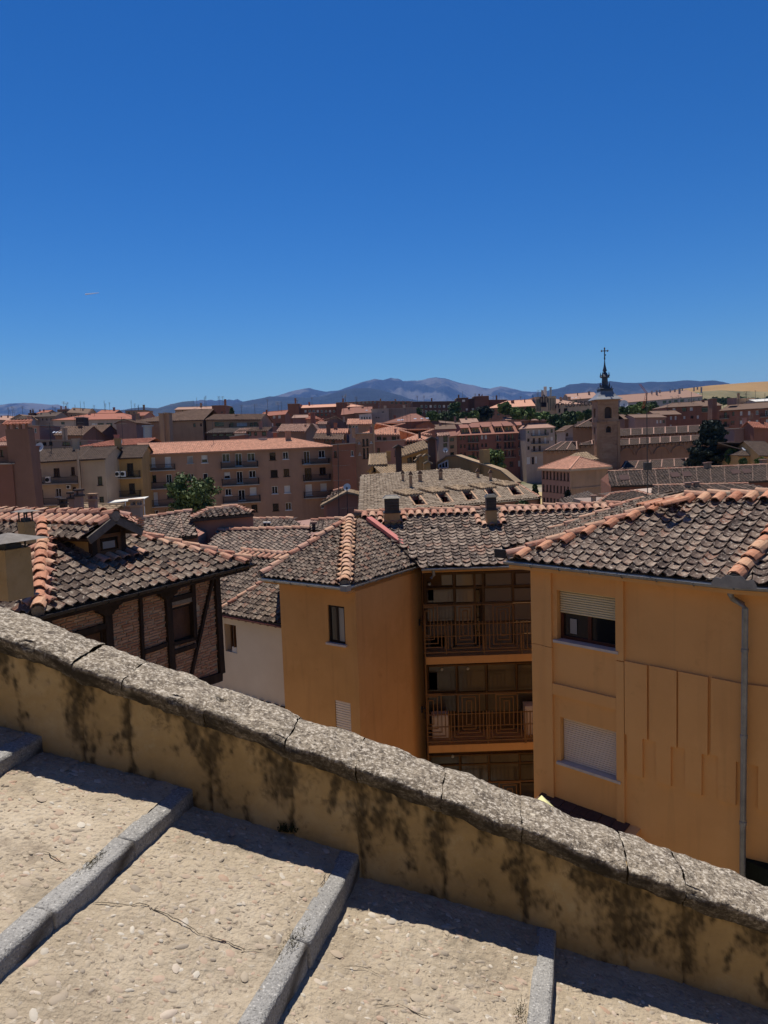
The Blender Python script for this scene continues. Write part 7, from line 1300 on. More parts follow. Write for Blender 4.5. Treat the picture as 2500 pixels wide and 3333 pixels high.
dish('B', 1372, 1050, 55.5, .28, 'round grey dish on the short aerial above the pink gable'); dish('1', 640, 882, 104, 1.5 * .45, 'round grey satellite dish on the ridge of the cream flats'); dish('6', 1372, 352, 460, 2.6, 'large white dish right of the church spire'); dish('7', 1556, 735, 183, 1.1, 'pale dish on the blank mauve-grey wall at the right'); dish('A', 1000, 672, 139, .75, 'dark round dish beside a mast behind the yellowish flats')
dish('C', 648, 738, 84, .28, 'small pale dish on the ochre parapet between the tall chimneys and the red flats')
# ---- big grey roof with sunken roof terraces
A_, B_ = onY(*zz('C', -60, 1290), 50), onY(*zz('C', 1450, 1148), 62); C_, D_ = onY(*zz('C', 770, 908), 76), onY(*zz('C', -40, 962), 66)
gr = thing('terrace_roof_house', V3(2, 64, -20), 'large house with a sunlit grey tile roof, sunken roof terraces and thin chimneys', 'building')
third = (C_ + D_) / 2; ex, ey, n = face_axes(A_, B_, third=third); P2 = lambda P: ((P - A_) @ ex, (P - A_) @ ey); onr = lambda x, y: onp(*zz('C', x, y), A_, n)
poly = [P2(A_), P2(B_), P2(onr(1240, 1022)), P2(onr(1060, 990)), P2(onr(770, 908)), P2(onr(300, 940)), P2(onr(-60, 966))]
dk = [A_ + ex * s + ey * t for s, t in poly]; terr = []
for (x0, y0, x1, y1, x2, y2, x3, y3) in ((340, 1142, 430, 1130, 492, 1212, 390, 1218), (565, 1120, 650, 1108, 715, 1190, 620, 1200), (780, 1100, 860, 1092, 920, 1168, 828, 1178), (975, 1085, 1050, 1072, 1112, 1146, 1022, 1156), (1168, 1062, 1240, 1050, 1305, 1125, 1215, 1135)): terr.append([P2(onr(*q)) for q in ((x0, y0), (x1, y1), (x2, y2), (x3, y3))])
lich = mat('lichen_canal_tile', [(.20, .145, .10), (.31, .235, .165), (.41, .325, .235)], 6, rnd=.5, bump=.5, bscale=50, speck=[((.5, .47, .36), .58, .7), ((.10, .08, .06), .40, .30)], sscale=12)
mb = MB(); sl_o, sh_i, th_i = min(p[0] for p in poly), max(p[0] for p in poly), max(p[1] for p in poly); cs_ = .4
for i in range(int((sh_i - sl_o) / cs_) + 1):
    for j in range(int(th_i / cs_) + 1):
        s_, t_ = sl_o + i * cs_, j * cs_
        if inside(poly, s_ + cs_ / 2, t_ + cs_ / 2) and not any(inside(q, s_ + cs_ / 2, t_ + cs_ / 2) for q in terr): mb.quad(*[A_ + ex * (s_ + a) + ey * (t_ + b2) - n * .01 for a, b2 in ((0, 0), (cs_, 0), (cs_, cs_), (0, cs_))])
ro = mb.build('roof', MATS['mortar'], gr); itm = []; wv, rv = .33, .42
s_lo, s_hi, t_hi = min(p[0] for p in poly), max(p[0] for p in poly), max(p[1] for p in poly)
for i in range(int((s_hi - s_lo) / wv)):
    for j in range(int(t_hi / rv)):
        s_, t_ = s_lo + (i + .5) * wv, j * rv
        if not inside(poly, s_, t_ + .2) or any(inside(q, s_, t_ + .2) for q in terr): continue
        itm.append((A_ + ex * s_ + ey * t_ + n * (.02 + random.gauss(0, .008)), ex, ey, n))
place(tile_meshes('cover', wv * .70, rv + .1, .12, lich), itm, ro, 'tile', 300)
for q in terr:
    pts = [A_ + ex * s + ey * t for s, t in q]; mb = MB(); dn_ = -Z3 * 2.0
    lo = [p + dn_ for p in pts]; mb.poly(lo)
    for i in range(4): mb.quad(pts[i] + n * .12, pts[(i + 1) % 4] + n * .12, lo[(i + 1) % 4], lo[i])
    tt = mb.build('sunken_terrace', [M_['pink']], gr); 
    mb = MB()
    for i in range(4): mb.beam(pts[i] + n * .10, pts[(i + 1) % 4] + n * .10, .14, .10, n)
    mb.build('terrace_kerb', M_['tan'], gr)
    a_, b_ = lo[0] * .97 + lo[1] * .03, lo[1]; mb = MB(); c = (lo[0] + lo[1]) / 2 + Z3 * .95 - unit(pts[1] - pts[0])[0] * 0; f_ = unit(V3(*(lo[3] - lo[0])[:2], 0)); mb.box(c + f_ * .05, (lo[1] - lo[0]) * .3, f_ * .03, Z3 * .8); mb.build('terrace_door', GLASS, gr)
    # little hipped tile hood above each terrace
    top = (pts[0] + pts[1]) / 2 + ey * 1.1 + n * .42; mb = MB(); a0, a1 = pts[0] + n * .22 - ex * .35, pts[1] + n * .22 + ex * .35
    rib_face(mb, a0, a1, top, top, .3); rib_face(mb, a1, a1 + ey * 1.7, top, top, .3); rib_face(mb, a0 + ey * 1.7, a0, top, top, .3); mb.tube([a0, top], .10, 6); mb.tube([a1, top], .10, 6); mb.beam(a0 - Z3 * .08, a1 - Z3 * .08, .1, .16); mb.build('hood', R_['lichen'], gr)
mb = MB(); dn = lambda P: V3(P[0], P[1], -20); mb.quad(dk[0] - Z3 * .1 + V3(0, .4, 0), dk[1] - Z3 * .1 + V3(0, .4, 0), dn(dk[1]) + V3(0, .4, 0), dn(dk[0]) + V3(0, .4, 0)); mb.quad(dk[1], dk[2], dn(dk[2]), dn(dk[1])); mb.build('wall', M_['brown'], gr); ridge_row(ro, dk[1], dk[2], .14, .45, TERRA, .06, mort=False); ridge_row(ro, dk[4], dk[5], .14, .45, lich, .06, mort=False); ridge_row(ro, dk[5], dk[6], .14, .45, lich, .06, mort=False)
for i, (x0, yt, x1, yb) in enumerate(((280, 928, 300, 1008), (345, 938, 370, 1065), (420, 930, 450, 1015), (593, 912, 624, 998), (911, 912, 934, 982), (1018, 922, 1040, 1008))):
    bs = onr((x0 + x1) / 2, yb); tp = onp(*zz('C', (x0 + x1) / 2, yt), bs, V3(0, -1, 0)); hw = (x1 - x0) / 2.592 / F * bs[1] / 2; h_ = tp[2] - bs[2]; mb = MB(); mb.box(bs + Z3 * (h_ / 2 - .25), V3(hw, 0, 0), V3(0, hw, 0), Z3 * (h_ / 2 + .1)); c_o = mb.build('chimney', M_['tan'], gr); mb = MB(); z_ = bs + Z3 * (h_ - .1)
    mb.add([z_ + V3(-hw - .1, -hw - .1, 0), z_ + V3(hw + .1, -hw - .1, 0), z_ + V3(hw + .1, hw + .1, 0), z_ + V3(-hw - .1, hw + .1, 0), z_ + V3(0, -hw - .1, .35), z_ + V3(0, hw + .1, .35)], [(0, 1, 4), (2, 3, 5), (1, 2, 5, 4), (3, 0, 4, 5), (3, 2, 1, 0)]); mb.build('chimney_cap', R_['brown'], c_o)
# ochre parapet walls and tall chimneys behind it
og = thing('ochre_gable_wall', onY(*zz('C', 740, 950), 82) * V3(1, 1, 0) - Z3 * 20, 'big ochre gable wall with a white triangular window behind the grey terrace roof', 'wall')
Pg = onY(*zz('C', 560, 900), 88); Eg = unit(onY(*zz('C', 1245, 1000), 74) - Pg) * V3(1, 1, 0); Eg = unit(Eg); Ng = V3(Eg[1], -Eg[0], 0); ong = lambda x, y, o=0.: onp(*zz('C', x, y), Pg + Ng * o, Ng)
tops = [(520, 900), (570, 862), (660, 796), (740, 790), (870, 835), (1000, 875), (1120, 918), (1245, 1020)]
mb = MB(); mb.prism([ong(*q) for q in tops] + [ong(1245, 1300), ong(520, 1100)], -Ng * .5); mb.build('gable', M_['yel'], og)
mb = MB()
for p_, q_ in zip(tops[:-1], tops[1:]): mb.beam(ong(*p_) - Ng * .25 + Z3 * .08, ong(*q_) - Ng * .25 + Z3 * .08, .8, .16)
mb.build('coping', R_['lichen'], og); mb = MB(); q = [ong(*p, .05) for p in ((592, 862), (668, 826), (670, 888), (594, 890))]
for i in range(4): mb.beam(q[i], q[(i + 1) % 4], .12, .14, Ng)
mb.beam((q[0] * 2 + q[1]) / 3, (q[3] * 2 + q[2]) / 3, .1, .1, Ng); mb.beam((q[0] + q[1] * 2) / 3, (q[3] + q[2] * 2) / 3, .1, .1, Ng); wo = mb.build('window_frame', FR_W, og); mb = MB(); mb.poly([p - Ng * .03 for p in q]); mb.build('pane', GLASS, wo)
a_ = ong(952, 815); mb = MB(); mb.box(a_ - Z3 * .3 - Ng * .4, Eg * .4, Ng * .4, Z3 * 1.3); mb.build('chimney', M_['yel'], og)
b('penthouse', 'small roof house with sunlit tiles and dark windows left of the tall chimneys', 'house', 'C', (20, 858), (135, 852), 84, 84, T=12, roof=('gable', 772), wm='yel', rm='lichen', wins=[(38, 870, 60, 920, 'd'), (68, 870, 92, 920, 'd'), (98, 868, 122, 918, 'd')], chim=[(160, 755, 178, 805)])
b('roof_house', 'ochre roof house with a lean-to tile roof between the two tall dark chimneys', 'house', 'C', (275, 790), (500, 716), 88, 88, T=8, roof=('shed', 690), wm='yel', rm='lichen', wins=[(325, 800, 365, 850, 'd'), (370, 790, 420, 840, 'd')])
for (x0, yt, x1, lab) in ((226, 712, 276, 'left one of two tall dark brown chimneys behind the grey terrace roof'), (506, 645, 562, 'taller right one of two tall dark brown chimneys behind the grey terrace roof')): b('tall_chimney', lab, 'chimney', 'C', (x0, yt), (x1, yt), 80, T=1.8, wm='dbrick', zb=-9, roof=('end', ((x0 + x1) / 2, yt - 16)), rm='slate', ov=.25, rib=.3, group='tall dark chimneys')
for i, (x0, yt, x1, yb) in enumerate(((403, 820, 426, 905), (425, 790, 462, 870), (468, 785, 500, 865), (480, 845, 520, 905))): b('gabled_chimney', ('lowest thin', 'left broad', 'right broad', 'lowest broad')[i] + ' yellow chimney with a tiled gable cap between the tall dark chimneys', 'chimney', 'C', (x0, yt), (x1, yt), 79.5 - .5 * i, T=1., wm='yel', zb=-10, roof=('end', ((x0 + x1) / 2, yt - 12)), rm='lichen', ov=.2, rib=.3)
b('chimney_base_roof', 'sunlit tile roof under the tall dark chimneys', 'house', 'C', (130, 935), (570, 912), 80.5, 82, T=7, roof=('gable', 860), wm='yel', rm='lichen')
# ---- long grey roofs on the right
def roof_wells(o_par, k, cells, A_, n, m):
    for q in cells: pts = [onp(*zz(k, *p), A_, n) for p in q]; mb = MB(); lo = [p - Z3 * 1.2 for p in pts]; mb.poly(lo); [mb.quad(pts[i] + n * .1, pts[(i + 1) % 4] + n * .1, lo[(i + 1) % 4], lo[i]) for i in range(4)]; mb.poly([p + n * .14 for p in pts]); mb.v = mb.v; mb.build('roof_window', m, o_par)
t1 = tile_house('long_grey_roof', 'long grey tile roof with pale ribs and reddish roof openings before the church', 'D', (600, 1002), (1700, 965), (1700, 848), (578, 912), 92, 88, 9, 'brick', TILE_D, w=.36, row=.42, ribs=12, n_single=200, chim=[(1228, 848, 1248, 890, 6, 'tan'), (1252, 845, 1272, 888, 6, 'tan'), (1610, 826, 1645, 862, 7, 'tan')])
WELL = plas('well_shade', (.055, .028, .022)); roof_wells(t1[0], 'D', [((650, 932), (720, 928), (725, 962), (665, 966)), ((992, 915), (1050, 910), (1070, 942), (1012, 946)), ((1070, 910), (1130, 906), (1148, 938), (1090, 942)), ((1400, 896), (1460, 892), (1478, 920), (1420, 924)), ((1480, 892), (1540, 888), (1545, 916), (1498, 920))], t1[1], t1[7], WELL)  # dark brown paints the shade inside the openings, lid included
t2 = tile_house('lower_grey_roof', 'lower grey tile roof with two capped chimneys in front of the long ribbed roof', 'D', (868, 1062), (1760, 1038), (1520, 968), (880, 1020), 72, 70, 5, 'lgrey', TILE_D, w=.34, row=.40, ribs=8, n_single=150, chim=[(1102, 985, 1132, 1022, 3, 'tan'), (1160, 980, 1190, 1018, 3, 'tan')])
tile_house('hip_grey_roof', 'grey hipped roof with pinkish rib below the stone house', 'D', (505, 1120), (880, 1068), (760, 1028), (590, 1070), 64, 64, 4, 'grey', TILE_D, hips=True, w=.32, row=.38, n_single=100, chim=[(468, 1072, 495, 1100, 1, 'cream')])
b('dark_gap_house', 'dark-walled house in shade below the stone house', 'house', 'D', (330, 1150), (520, 1095), 70, T=4, roof=('shed', 1060), wm='dark', rm='slate')
# chimneys at the left, behind the timber house ridge
for i, (x0, yt, x1, yb, Y, m, cap, lab) in enumerate(((512, 1200, 568, 1300, 34, 'dark', 'dark', 'dark stubby chimney behind the timber house ridge, leftmost of the group'), (585, 1150, 640, 1300, 32, 'mauve', 'dark', 'mauve chimney with a dark square cap behind the timber house ridge'), (640, 1128, 705, 1300, 31.5, 'mauve', 'dark', 'taller mauve chimney with dark cap, right of the square-capped one'), (755, 1162, 822, 1300, 33, 'mauve', 'tan', 'mauve chimney with a thin pale lid behind the timber house ridge'), (1112, 1215, 1200, 1345, 30, 'grey', 'tan', 'grey double chimney with pale lids and aerials above the timber house roof'))):
    a_, b_ = onY(*zz('A', x0, yt), Y), onY(*zz('A', x1, yb), Y); hw = (b_ - a_)[0] / 2; c = V3((a_ + b_)[0] / 2, Y, 0); o = thing('chimney', V3(c[0], Y, b_[2]), lab, 'chimney'); mb = MB(); mb.box(c + Z3 * ((a_ + b_)[2] / 2 - 1), V3(hw, 0, 0), V3(0, hw, 0), Z3 * ((a_ - b_)[2] / 2 + 1)); mb.build('shaft', M_[m], o)
    mb = MB(); mb.box(c + Z3 * (a_[2] + .03), V3(hw + .06, 0, 0), V3(0, hw + .06, 0), Z3 * .04); mb.build('rim', M_[cap], o); mb = MB(); [mb.box(c + V3(sx * hw * .7, sy * hw * .7, a_[2] + .14), V3(.05, 0, 0), V3(0, .05, 0), Z3 * .09) for sx in (-1, 1) for sy in (-1, 1)]; mb.build('lid_posts', M_[m], o); mb = MB(); mb.box(c + Z3 * (a_[2] + .26), V3(hw + .05, 0, 0), V3(0, hw + .05, 0), Z3 * .04); mb.build('lid', M_[cap], o)
b('back_tile_roof', 'low tile roof just behind the timber house, under the group of chimneys', 'house', 'A', (395, 1290), (830, 1300), 33, T=5, roof=('gable', 1215), wm='mauve', rm='lichen', rib=.3, zb=-14)
tile_house('left_valley_roof', 'red-brown tile slope right behind the timber house dormer', NK, (375, 1712), (470, 1722), (440, 1690), (378, 1676), 24, 24, 3, 'mauve', TERRA, n_single=60, w=.26, row=.3, zb=-14, sides=False, back=False)
mb = MB(); P = onY(*zz('A', 1020, 1290), 60); 
# ------------------------------------------------------------------ trees
LEAF = mat('leaf_green', [(.06, .10, .024), (.11, .165, .04), (.17, .22, .065)], .8, rnd=.5, rough=.7, bump=0); LEAF_M = mat('leaf_mid', [(.04, .065, .02), (.075, .11, .032), (.12, .155, .05)], .8, rnd=.5, rough=.7, bump=0); LEAF_D = mat('leaf_dark', [(.028, .052, .016), (.05, .085, .026), (.08, .115, .036)], .8, rnd=.5, rough=.7, bump=0); NEEDLE = mat('needle_dark', [(.010, .016, .012), (.02, .03, .02), (.032, .044, .03)], .8, rnd=.5, rough=.7, bump=0); BARK = mat('bark', [(.05, .035, .025), (.09, .065, .045)], 3, bump=.6)
def tree(name, label, k, x0, yt, x1, yb, Y, m, kind='round', n=1800, leaf=None, group=None, zb=-20.):
    a_, b_ = onY(*zz(k, x0, yt), Y), onY(*zz(k, x1, yb), Y); c = (a_ + b_) / 2; rx, rz = (b_ - a_)[0] / 2, (a_ - b_)[2] / 2; leaf = leaf or max(.12, rx * .07); o = thing(name, V3(c[0], Y, zb), label, 'tree', group); rg = np.random.default_rng(int(abs(c[0] * 13 + Y * 7)) % 99999)
    mb = MB(); top = c[2] + (rz * .9 if kind == 'cone' else rz * .2); mb.tube([V3(c[0], Y, zb), V3(c[0] + .05 * rx, Y, (zb + c[2]) / 2), V3(c[0], Y, top)], [max(.15, rx * .10), max(.12, rx * .07), .04], 8)
    if kind != 'cone':
        for i in range(9):
            t = rg.uniform(0, 2 * math.pi); d = V3(math.cos(t), math.sin(t), rg.uniform(.1, .9)); s_ = V3(c[0], Y, c[2] - rz * rg.uniform(.1, .8)); mb.tube([s_, s_ + d * rx * .45 + Z3 * .1, s_ + d * rx * .8 + Z3 * .25 * rz], [rx * .05, rx * .03, rx * .012], 5)
    mb.build('trunk', BARK, o)
    if kind == 'cone':
        cl = []
        for i in range(120):
            h = rg.uniform(0, 1) ** 1.1; rr = rx * (1 - h) ** .65 * rg.uniform(.35, 1.02); t = rg.uniform(0, 2 * math.pi); cl.append((c + V3(rr * math.cos(t), rr * math.sin(t), -rz + 2 * rz * h), rx * rg.uniform(.20, .34)))
    else:
        cl = []
        while len(cl) < 46:
            p = rg.uniform(-1, 1, 3); q = np.linalg.norm(p)
            if q < 1 and (q > .45 or rg.random() < .3): cl.append((c + p * V3(rx, rx, rz) * .86, rx * rg.uniform(.16, .34)))
    K_ = len(cl); ids = rg.integers(0, K_, n); dirs = rg.normal(size=(n, 3)); dirs /= np.linalg.norm(dirs, axis=1)[:, None]; cen = np.array([q[0] for q in cl])[ids]; rad = np.array([q[1] for q in cl])[ids] * rg.uniform(.55, 1.12, n)
    P = cen + dirs * rad[:, None] * V3(1.15, 1.15, .75 if kind != 'cone' else .35); nn = dirs + rg.normal(0, .55, (n, 3)); nn /= np.linalg.norm(nn, axis=1)[:, None]; t1 = np.cross(nn, rg.normal(size=(n, 3))); t1 /= np.linalg.norm(t1, axis=1)[:, None]; t2 = np.cross(nn, t1); sz = leaf * rg.uniform(.6, 1.4, n)[:, None]
    v = np.stack([P - t1 * sz, P + t2 * sz * .6, P + t1 * sz, P - t2 * sz * .6], 1).reshape(-1, 3); mesh_np('crown', v, np.arange(4 * n).reshape(n, 4), m, o, False, {'rnd': ('FACE', rg.random(n))}); return o
tree('courtyard_tree', 'leafy green tree in front of the orange-roofed flats', 'B', -190, 930, 350, 1330, 92, LEAF_M, n=4600, leaf=.24)
tree('street_tree', 'round bright green tree in front of the red flats', 'C', 948, 715, 1165, 930, 205, LEAF, n=3200, leaf=.45); tree('street_tree', 'small bushy tree behind the ochre gable wall', 'C', 838, 775, 905, 850, 160, LEAF_D, n=900, leaf=.35)
tree('cedar_tree', 'big dark cedar beside the church nave', '7', 735, 575, 1225, 1110, 152, NEEDLE, 'cone', n=13000, leaf=.42); tree('cedar_tree', 'narrow dark top of a second cedar rising left of the big one', '7', 850, 555, 950, 760, 153, NEEDLE, 'cone', n=900, leaf=.35); tree('cedar_tree', 'dark drooping cedar branch mass left of the big cedar', '7', 700, 830, 890, 1105, 150, NEEDLE, 'round', n=2200, leaf=.36); tree('garden_tree', 'dark green broadleaf tree right below the cedar', '7', 1150, 860, 1330, 1110, 146, LEAF_D, n=1800, leaf=.35); tree('garden_tree', 'small green shrub tree at the foot of the yellowish hipped house', '7', 1510, 985, 1620, 1090, 128, LEAF, n=900, leaf=.28); tree('garden_tree', 'green bush left of the yellowish hipped house wall', '7', 1320, 1000, 1400, 1100, 136, LEAF_D, n=700, leaf=.28)
for i, (x0, yt, x1, yb, Y, m, kd, lab) in enumerate(((455, 235, 640, 440, 385, LEAF_D, 'round', 'tall green tree before the dark flats, left of the stepped tower'), (150, 370, 330, 500, 360, LEAF, 'round', 'low green trees at the left end of the park'), (300, 390, 480, 505, 350, LEAF_D, 'round', 'dark round tree in the park, second from its left end'), (420, 380, 600, 505, 345, LEAF_D, 'round', 'dark broad tree in the middle of the park'), (580, 390, 740, 500, 350, LEAF_D, 'round', 'dark tree in the park below the stepped tower'), (730, 365, 870, 490, 352, LEAF, 'round', 'lighter green tree in the park below the taller dark block'), (810, 275, 1060, 490, 360, NEEDLE, 'round', 'wide black-green cedar before the orange ridge roof'), (10, 330, 100, 420, 385, LEAF_D, 'round', 'small green tree between the grey market wing and the dark flats'))): tree('park_tree', lab, '5', x0, yt, x1, yb, Y, m, kd, 1900, .75, 'trees of the park')
for i, (x0, yt, x1, yb, Y, m, lab) in enumerate(((-330, 330, -130, 500, 330, LEAF, 'pale green tree right of the orange ridge roof flats'), (-170, 400, 60, 560, 325, LEAF, 'broad green tree behind the corner flats, left side'), (0, 395, 200, 560, 330, LEAF, 'green tree below the hotel tower'), (160, 445, 380, 620, 320, LEAF, 'green tree below the hotel annex logo'), (330, 480, 560, 700, 310, LEAF_D, 'dark green tree right of the corner flats'), (440, 530, 640, 900, 300, LEAF_D, 'tall dark tree filling the gap before the church transept'), (520, 450, 740, 640, 320, LEAF_D, 'broad green tree below the hotel name sign'), (700, 450, 830, 580, 330, LEAF, 'green tree left of the church tower, lower'), (820, 430, 960, 580, 335, LEAF_D, 'green tree touching the church tower at its left'), (1290, 400, 1440, 510, 330, LEAF_D, 'dark green tree just right of the church tower'), (1400, 370, 1580, 500, 335, LEAF, 'green tree second right of the church tower'), (1540, 330, 1720, 490, 340, LEAF, 'green tree third right of the church tower'), (1660, 325, 1840, 480, 342, LEAF_D, 'green tree fourth right of the tower, before the terraced block'))): tree('avenue_tree', lab, '6', x0, yt, x1, yb, Y, m, 'round', 2000, .75, 'trees of the avenue')
tree('conifer', 'small dark conifer beside the pale street', 'C', 1372, 1035, 1435, 1140, 110, LEAF_D, 'cone', 900, .28); tree('conifer', 'small dark conifer before the stone house, right of the pale street', 'D', 275, 1035, 345, 1145, 100, NEEDLE, 'cone', 900, .25); tree('shrub', 'low green shrub under the right corner of the terrace roof', 'C', 1235, 1165, 1370, 1250, 58, LEAF_D, 'round', 900, .16); tree('conifer', 'tiny pointed tree on the skyline left of the blue ridge', '3', 280, 250, 340, 330, 290, LEAF_D, 'cone', 400, .6)
ORD = 'first second third fourth fifth sixth seventh eighth ninth tenth eleventh twelfth thirteenth fourteenth fifteenth sixteenth seventeenth eighteenth nineteenth twentieth twenty-first twenty-second twenty-third twenty-fourth twenty-fifth twenty-sixth'.split()
# ------------------------------------------------------------------ street, hill, mountains, ground
PAVE = plas('pale_street', (.50, .47, .42)); GRASSY = plas('dry_grass', (.40, .31, .15))
def zt(x, Y): return -18 + 12 * max(0, min(1, (Y - 230) / 250)) + max(0, min(60, (Y - 600) * .012))
def sheet(name, k, pts, z_, m, hgt=0.):
    P = [onz(*zz(k, *q), z_) for q in pts]; mb = MB(); mb.prism(P, -Z3 * .3); o = mb.build(name, m); tag(o, kind='structure'); return o
zst = -17.6
sheet('street', 'C', [(1090, 935), (1480, 870), (1560, 870), (1560, 1020), (1480, 1075), (1240, 1040)], zst, PAVE); sheet('grass_verge', 'C', [(1230, 1050), (1480, 1010), (1560, 1200), (1380, 1200)], zst + .05, GRASSY)
HEDGE = LEAF_D
def hedge(name, label, k, p0, p1, z_, h_, w_):
    A_, B_ = onz(*zz(k, *p0), z_), onz(*zz(k, *p1), z_); n = 1600; rg = np.random.default_rng(3); t = rg.random(n); d = unit(B_ - A_); s_ = V3(d[1], -d[0], 0); P = A_ + (B_ - A_) * t[:, None] + s_ * rg.uniform(-w_ / 2, w_ / 2, n)[:, None] + Z3 * (rg.random(n) ** .5 * h_)[:, None]; nn = rg.normal(size=(n, 3)); t1 = np.cross(nn, rg.normal(size=(n, 3))); t1 /= np.linalg.norm(t1, axis=1)[:, None]; t2 = np.cross(nn, t1); t2 /= np.linalg.norm(t2, axis=1)[:, None]
    v = np.stack([P - t1 * .22, P + t2 * .14, P + t1 * .22, P - t2 * .14], 1).reshape(-1, 3); o = mesh_np(name, v, np.arange(4 * n).reshape(n, 4), LEAF_D, None, False, {'rnd': ('FACE', rg.random(n))}); tag(o, label, 'hedge')
hedge('hedge', 'dark clipped hedge along the pale street', 'C', (1285, 945), (1490, 915), zst, 1.3, 1.2); hedge('hedge', 'dark planting strip between the two pale lanes of the street', 'C', (1335, 1000), (1500, 975), zst, .9, 1.0)
for i in range(9):
    P = onz(*zz('C', 1165 + 36 * i, 915 - 6 * i), zst); o = thing('bollard', P, ORD[i] + ' thin dark bollard from the left along the pale street', 'bollard', 'bollards along the street'); mb = MB(); mb.lathe(P, [(.12, 0), (.12, .1), (.07, .15), (.07, .8), (.10, .85), (.08, .95), (.02, 1.0)], 8); mb.build('post', IRON, o)
P = onz(*zz('C', 1275, 1000), zst); o = thing('bus_shelter', P, 'dark low kiosk roof beside the pale street', 'kiosk'); mb = MB(); mb.box(P + Z3 * 1.1, V3(3., 0, 0), V3(0, 1.5, 0), Z3 * 1.1); mb.build('body', M_['dark'], o); mb = MB(); mb.prism([P + V3(-3.4, -1.9, 2.2), P + V3(3.4, -1.9, 2.2), P + V3(3.4, 1.9, 2.5), P + V3(-3.4, 1.9, 2.5)], Z3 * .2); mb.build('roof', M_['bgrey'], o)
GRND = mat('valley_ground', [(.20, .16, .12), (.30, .25, .19), (.36, .30, .23)], .05, bump=0, speck=[((.09, .10, .045), .56, .66)], sscale=.02)
nx, ny = 80, 90; ys = np.concatenate([[5, 40, 90, 150, 200], np.geomspace(230, 30000, ny - 5)]); v = []
for y in ys:
    for i in range(nx): x = (i / (nx - 1) - .5) * 2 * (60 + y * 1.3); v.append((x, y, zt(x, y) + (0 if y < 700 else min(18, (y - 700) * .01) * fbm(x * .0008, y * .0008, 2., 4))))
mesh_np('ground', v, grid_faces(len(ys), nx)[:, ::-1], GRND)['kind'] = 'structure'
# wheat hill on the right
def silhouette(name, pts, Y, depth, m, kind='structure', rough=.0, seed=0., slope=.42, rows=26, dz=0., zbase=-20., ridge_n=260, jag=.004):
    """a range of hills whose crest runs through the pixel line pts at distance Y and whose flank falls towards the viewer"""
    us = np.linspace(pts[0][0], pts[-1][0], ridge_n); vs_ = np.interp(us, [p[0] for p in pts], [p[1] for p in pts]); V_ = []
    for i, (u_, v_) in enumerate(zip(us, vs_)):
        C_ = onY(u_, v_, Y); h = C_[2] - zbase
        for j in range(rows):
            t = j / (rows - 1) * 1.25 - .25; yy = Y - depth * t if t > 0 else Y - depth * t * 1.2; fall = max(0, 1 - abs(t) ** 1.0 if t >= 0 else 1 - abs(t) * 3) ; sc = yy / Y
            prof_ = (1 - t) ** 1.15 if t > 0 else max(0., 1 + t * 3.2)
            nz = rough * h * min(1, abs(t) * 6) * fbm(u_ * .012 + seed, t * 3.2, seed, 6) + h * jag * fbm(u_ * .06, t * 9, seed + 3, 4) * (1 if t != 0 else .6)
            rv = rough * h * .9 * min(1, abs(t) * 5) * (1 - abs(noise.noise(Vector((u_ * .013 + seed + .35 * fbm(u_ * .02, t * 2, 5., 3), t * .9, seed)))) * 2 - .5) * prof_
            V_.append((C_[0] * sc if False else C_[0] + (C_[0] / Y) * (yy - Y) * .6, yy, zbase + h * prof_ + nz + rv * .5))
    return mesh_np(name, V_, grid_faces(ridge_n, rows), m, None, True, None, kind)
def mmat(name, lo, hi, sc, rk, ramp=(.42, .56)):
    return mat(name, [lo, lo, hi, rk], sc, rough=.95, bump=.6, bscale=sc * 3, bdist=60, ramp=ramp)
MT_FAR = mmat('bare_mountain', (.014, .024, .040), (.048, .056, .068), .0011, (.095, .098, .105)); MT_MID = mmat('wooded_ridge', (.008, .016, .026), (.014, .022, .032), .0014, (.09, .09, .095), ramp=(.35, .74)); MT_LOW = mmat('wooded_foothill', (.012, .020, .024), (.018, .027, .03), .0018, (.03, .038, .038))
N1 = lambda x, y: (x / 2.592, 1180 + y / 2.592); N2 = lambda x, y: (600 + x / 2.592, 1180 + y / 2.592); N3 = lambda x, y: (1200 + x / 2.592, 1180 + y / 2.592); N4 = lambda x, y: (1700 + x / 2.074, 1100 + y / 2.074)
silhouette('bald_mountain', [(-260, 1335), N1(0, 358), N1(90, 345), N1(210, 340), N1(330, 346), N1(420, 356), N1(490, 353), N1(540, 372), N1(600, 392), N1(700, 425), N1(800, 450)], 15000, 4500, MT_FAR, rough=.10, seed=1.)
silhouette('low_ridge', [N1(380, 440), N1(520, 412), N1(660, 396), N1(740, 388), N1(860, 393), N1(1000, 405), N1(1120, 385), N1(1200, 378), N1(1330, 385), N1(1430, 355), N1(1540, 330), N1(1640, 322), N2(40, 330), N2(90, 345), N2(200, 360), N2(360, 385)], 9000, 2500, MT_LOW, rough=.06, seed=2.)
silhouette('jagged_ridge', [N2(-120, 350), N2(0, 335), N2(60, 328), N2(100, 322), N2(140, 315), N2(180, 319), N2(215, 314), N2(260, 322), N2(310, 313), N2(340, 320), N2(380, 312), N2(415, 316), N2(450, 308), N2(480, 325), N2(560, 360), N2(640, 385)], 15000, 4000, MT_FAR, rough=.08, seed=3., jag=.012)
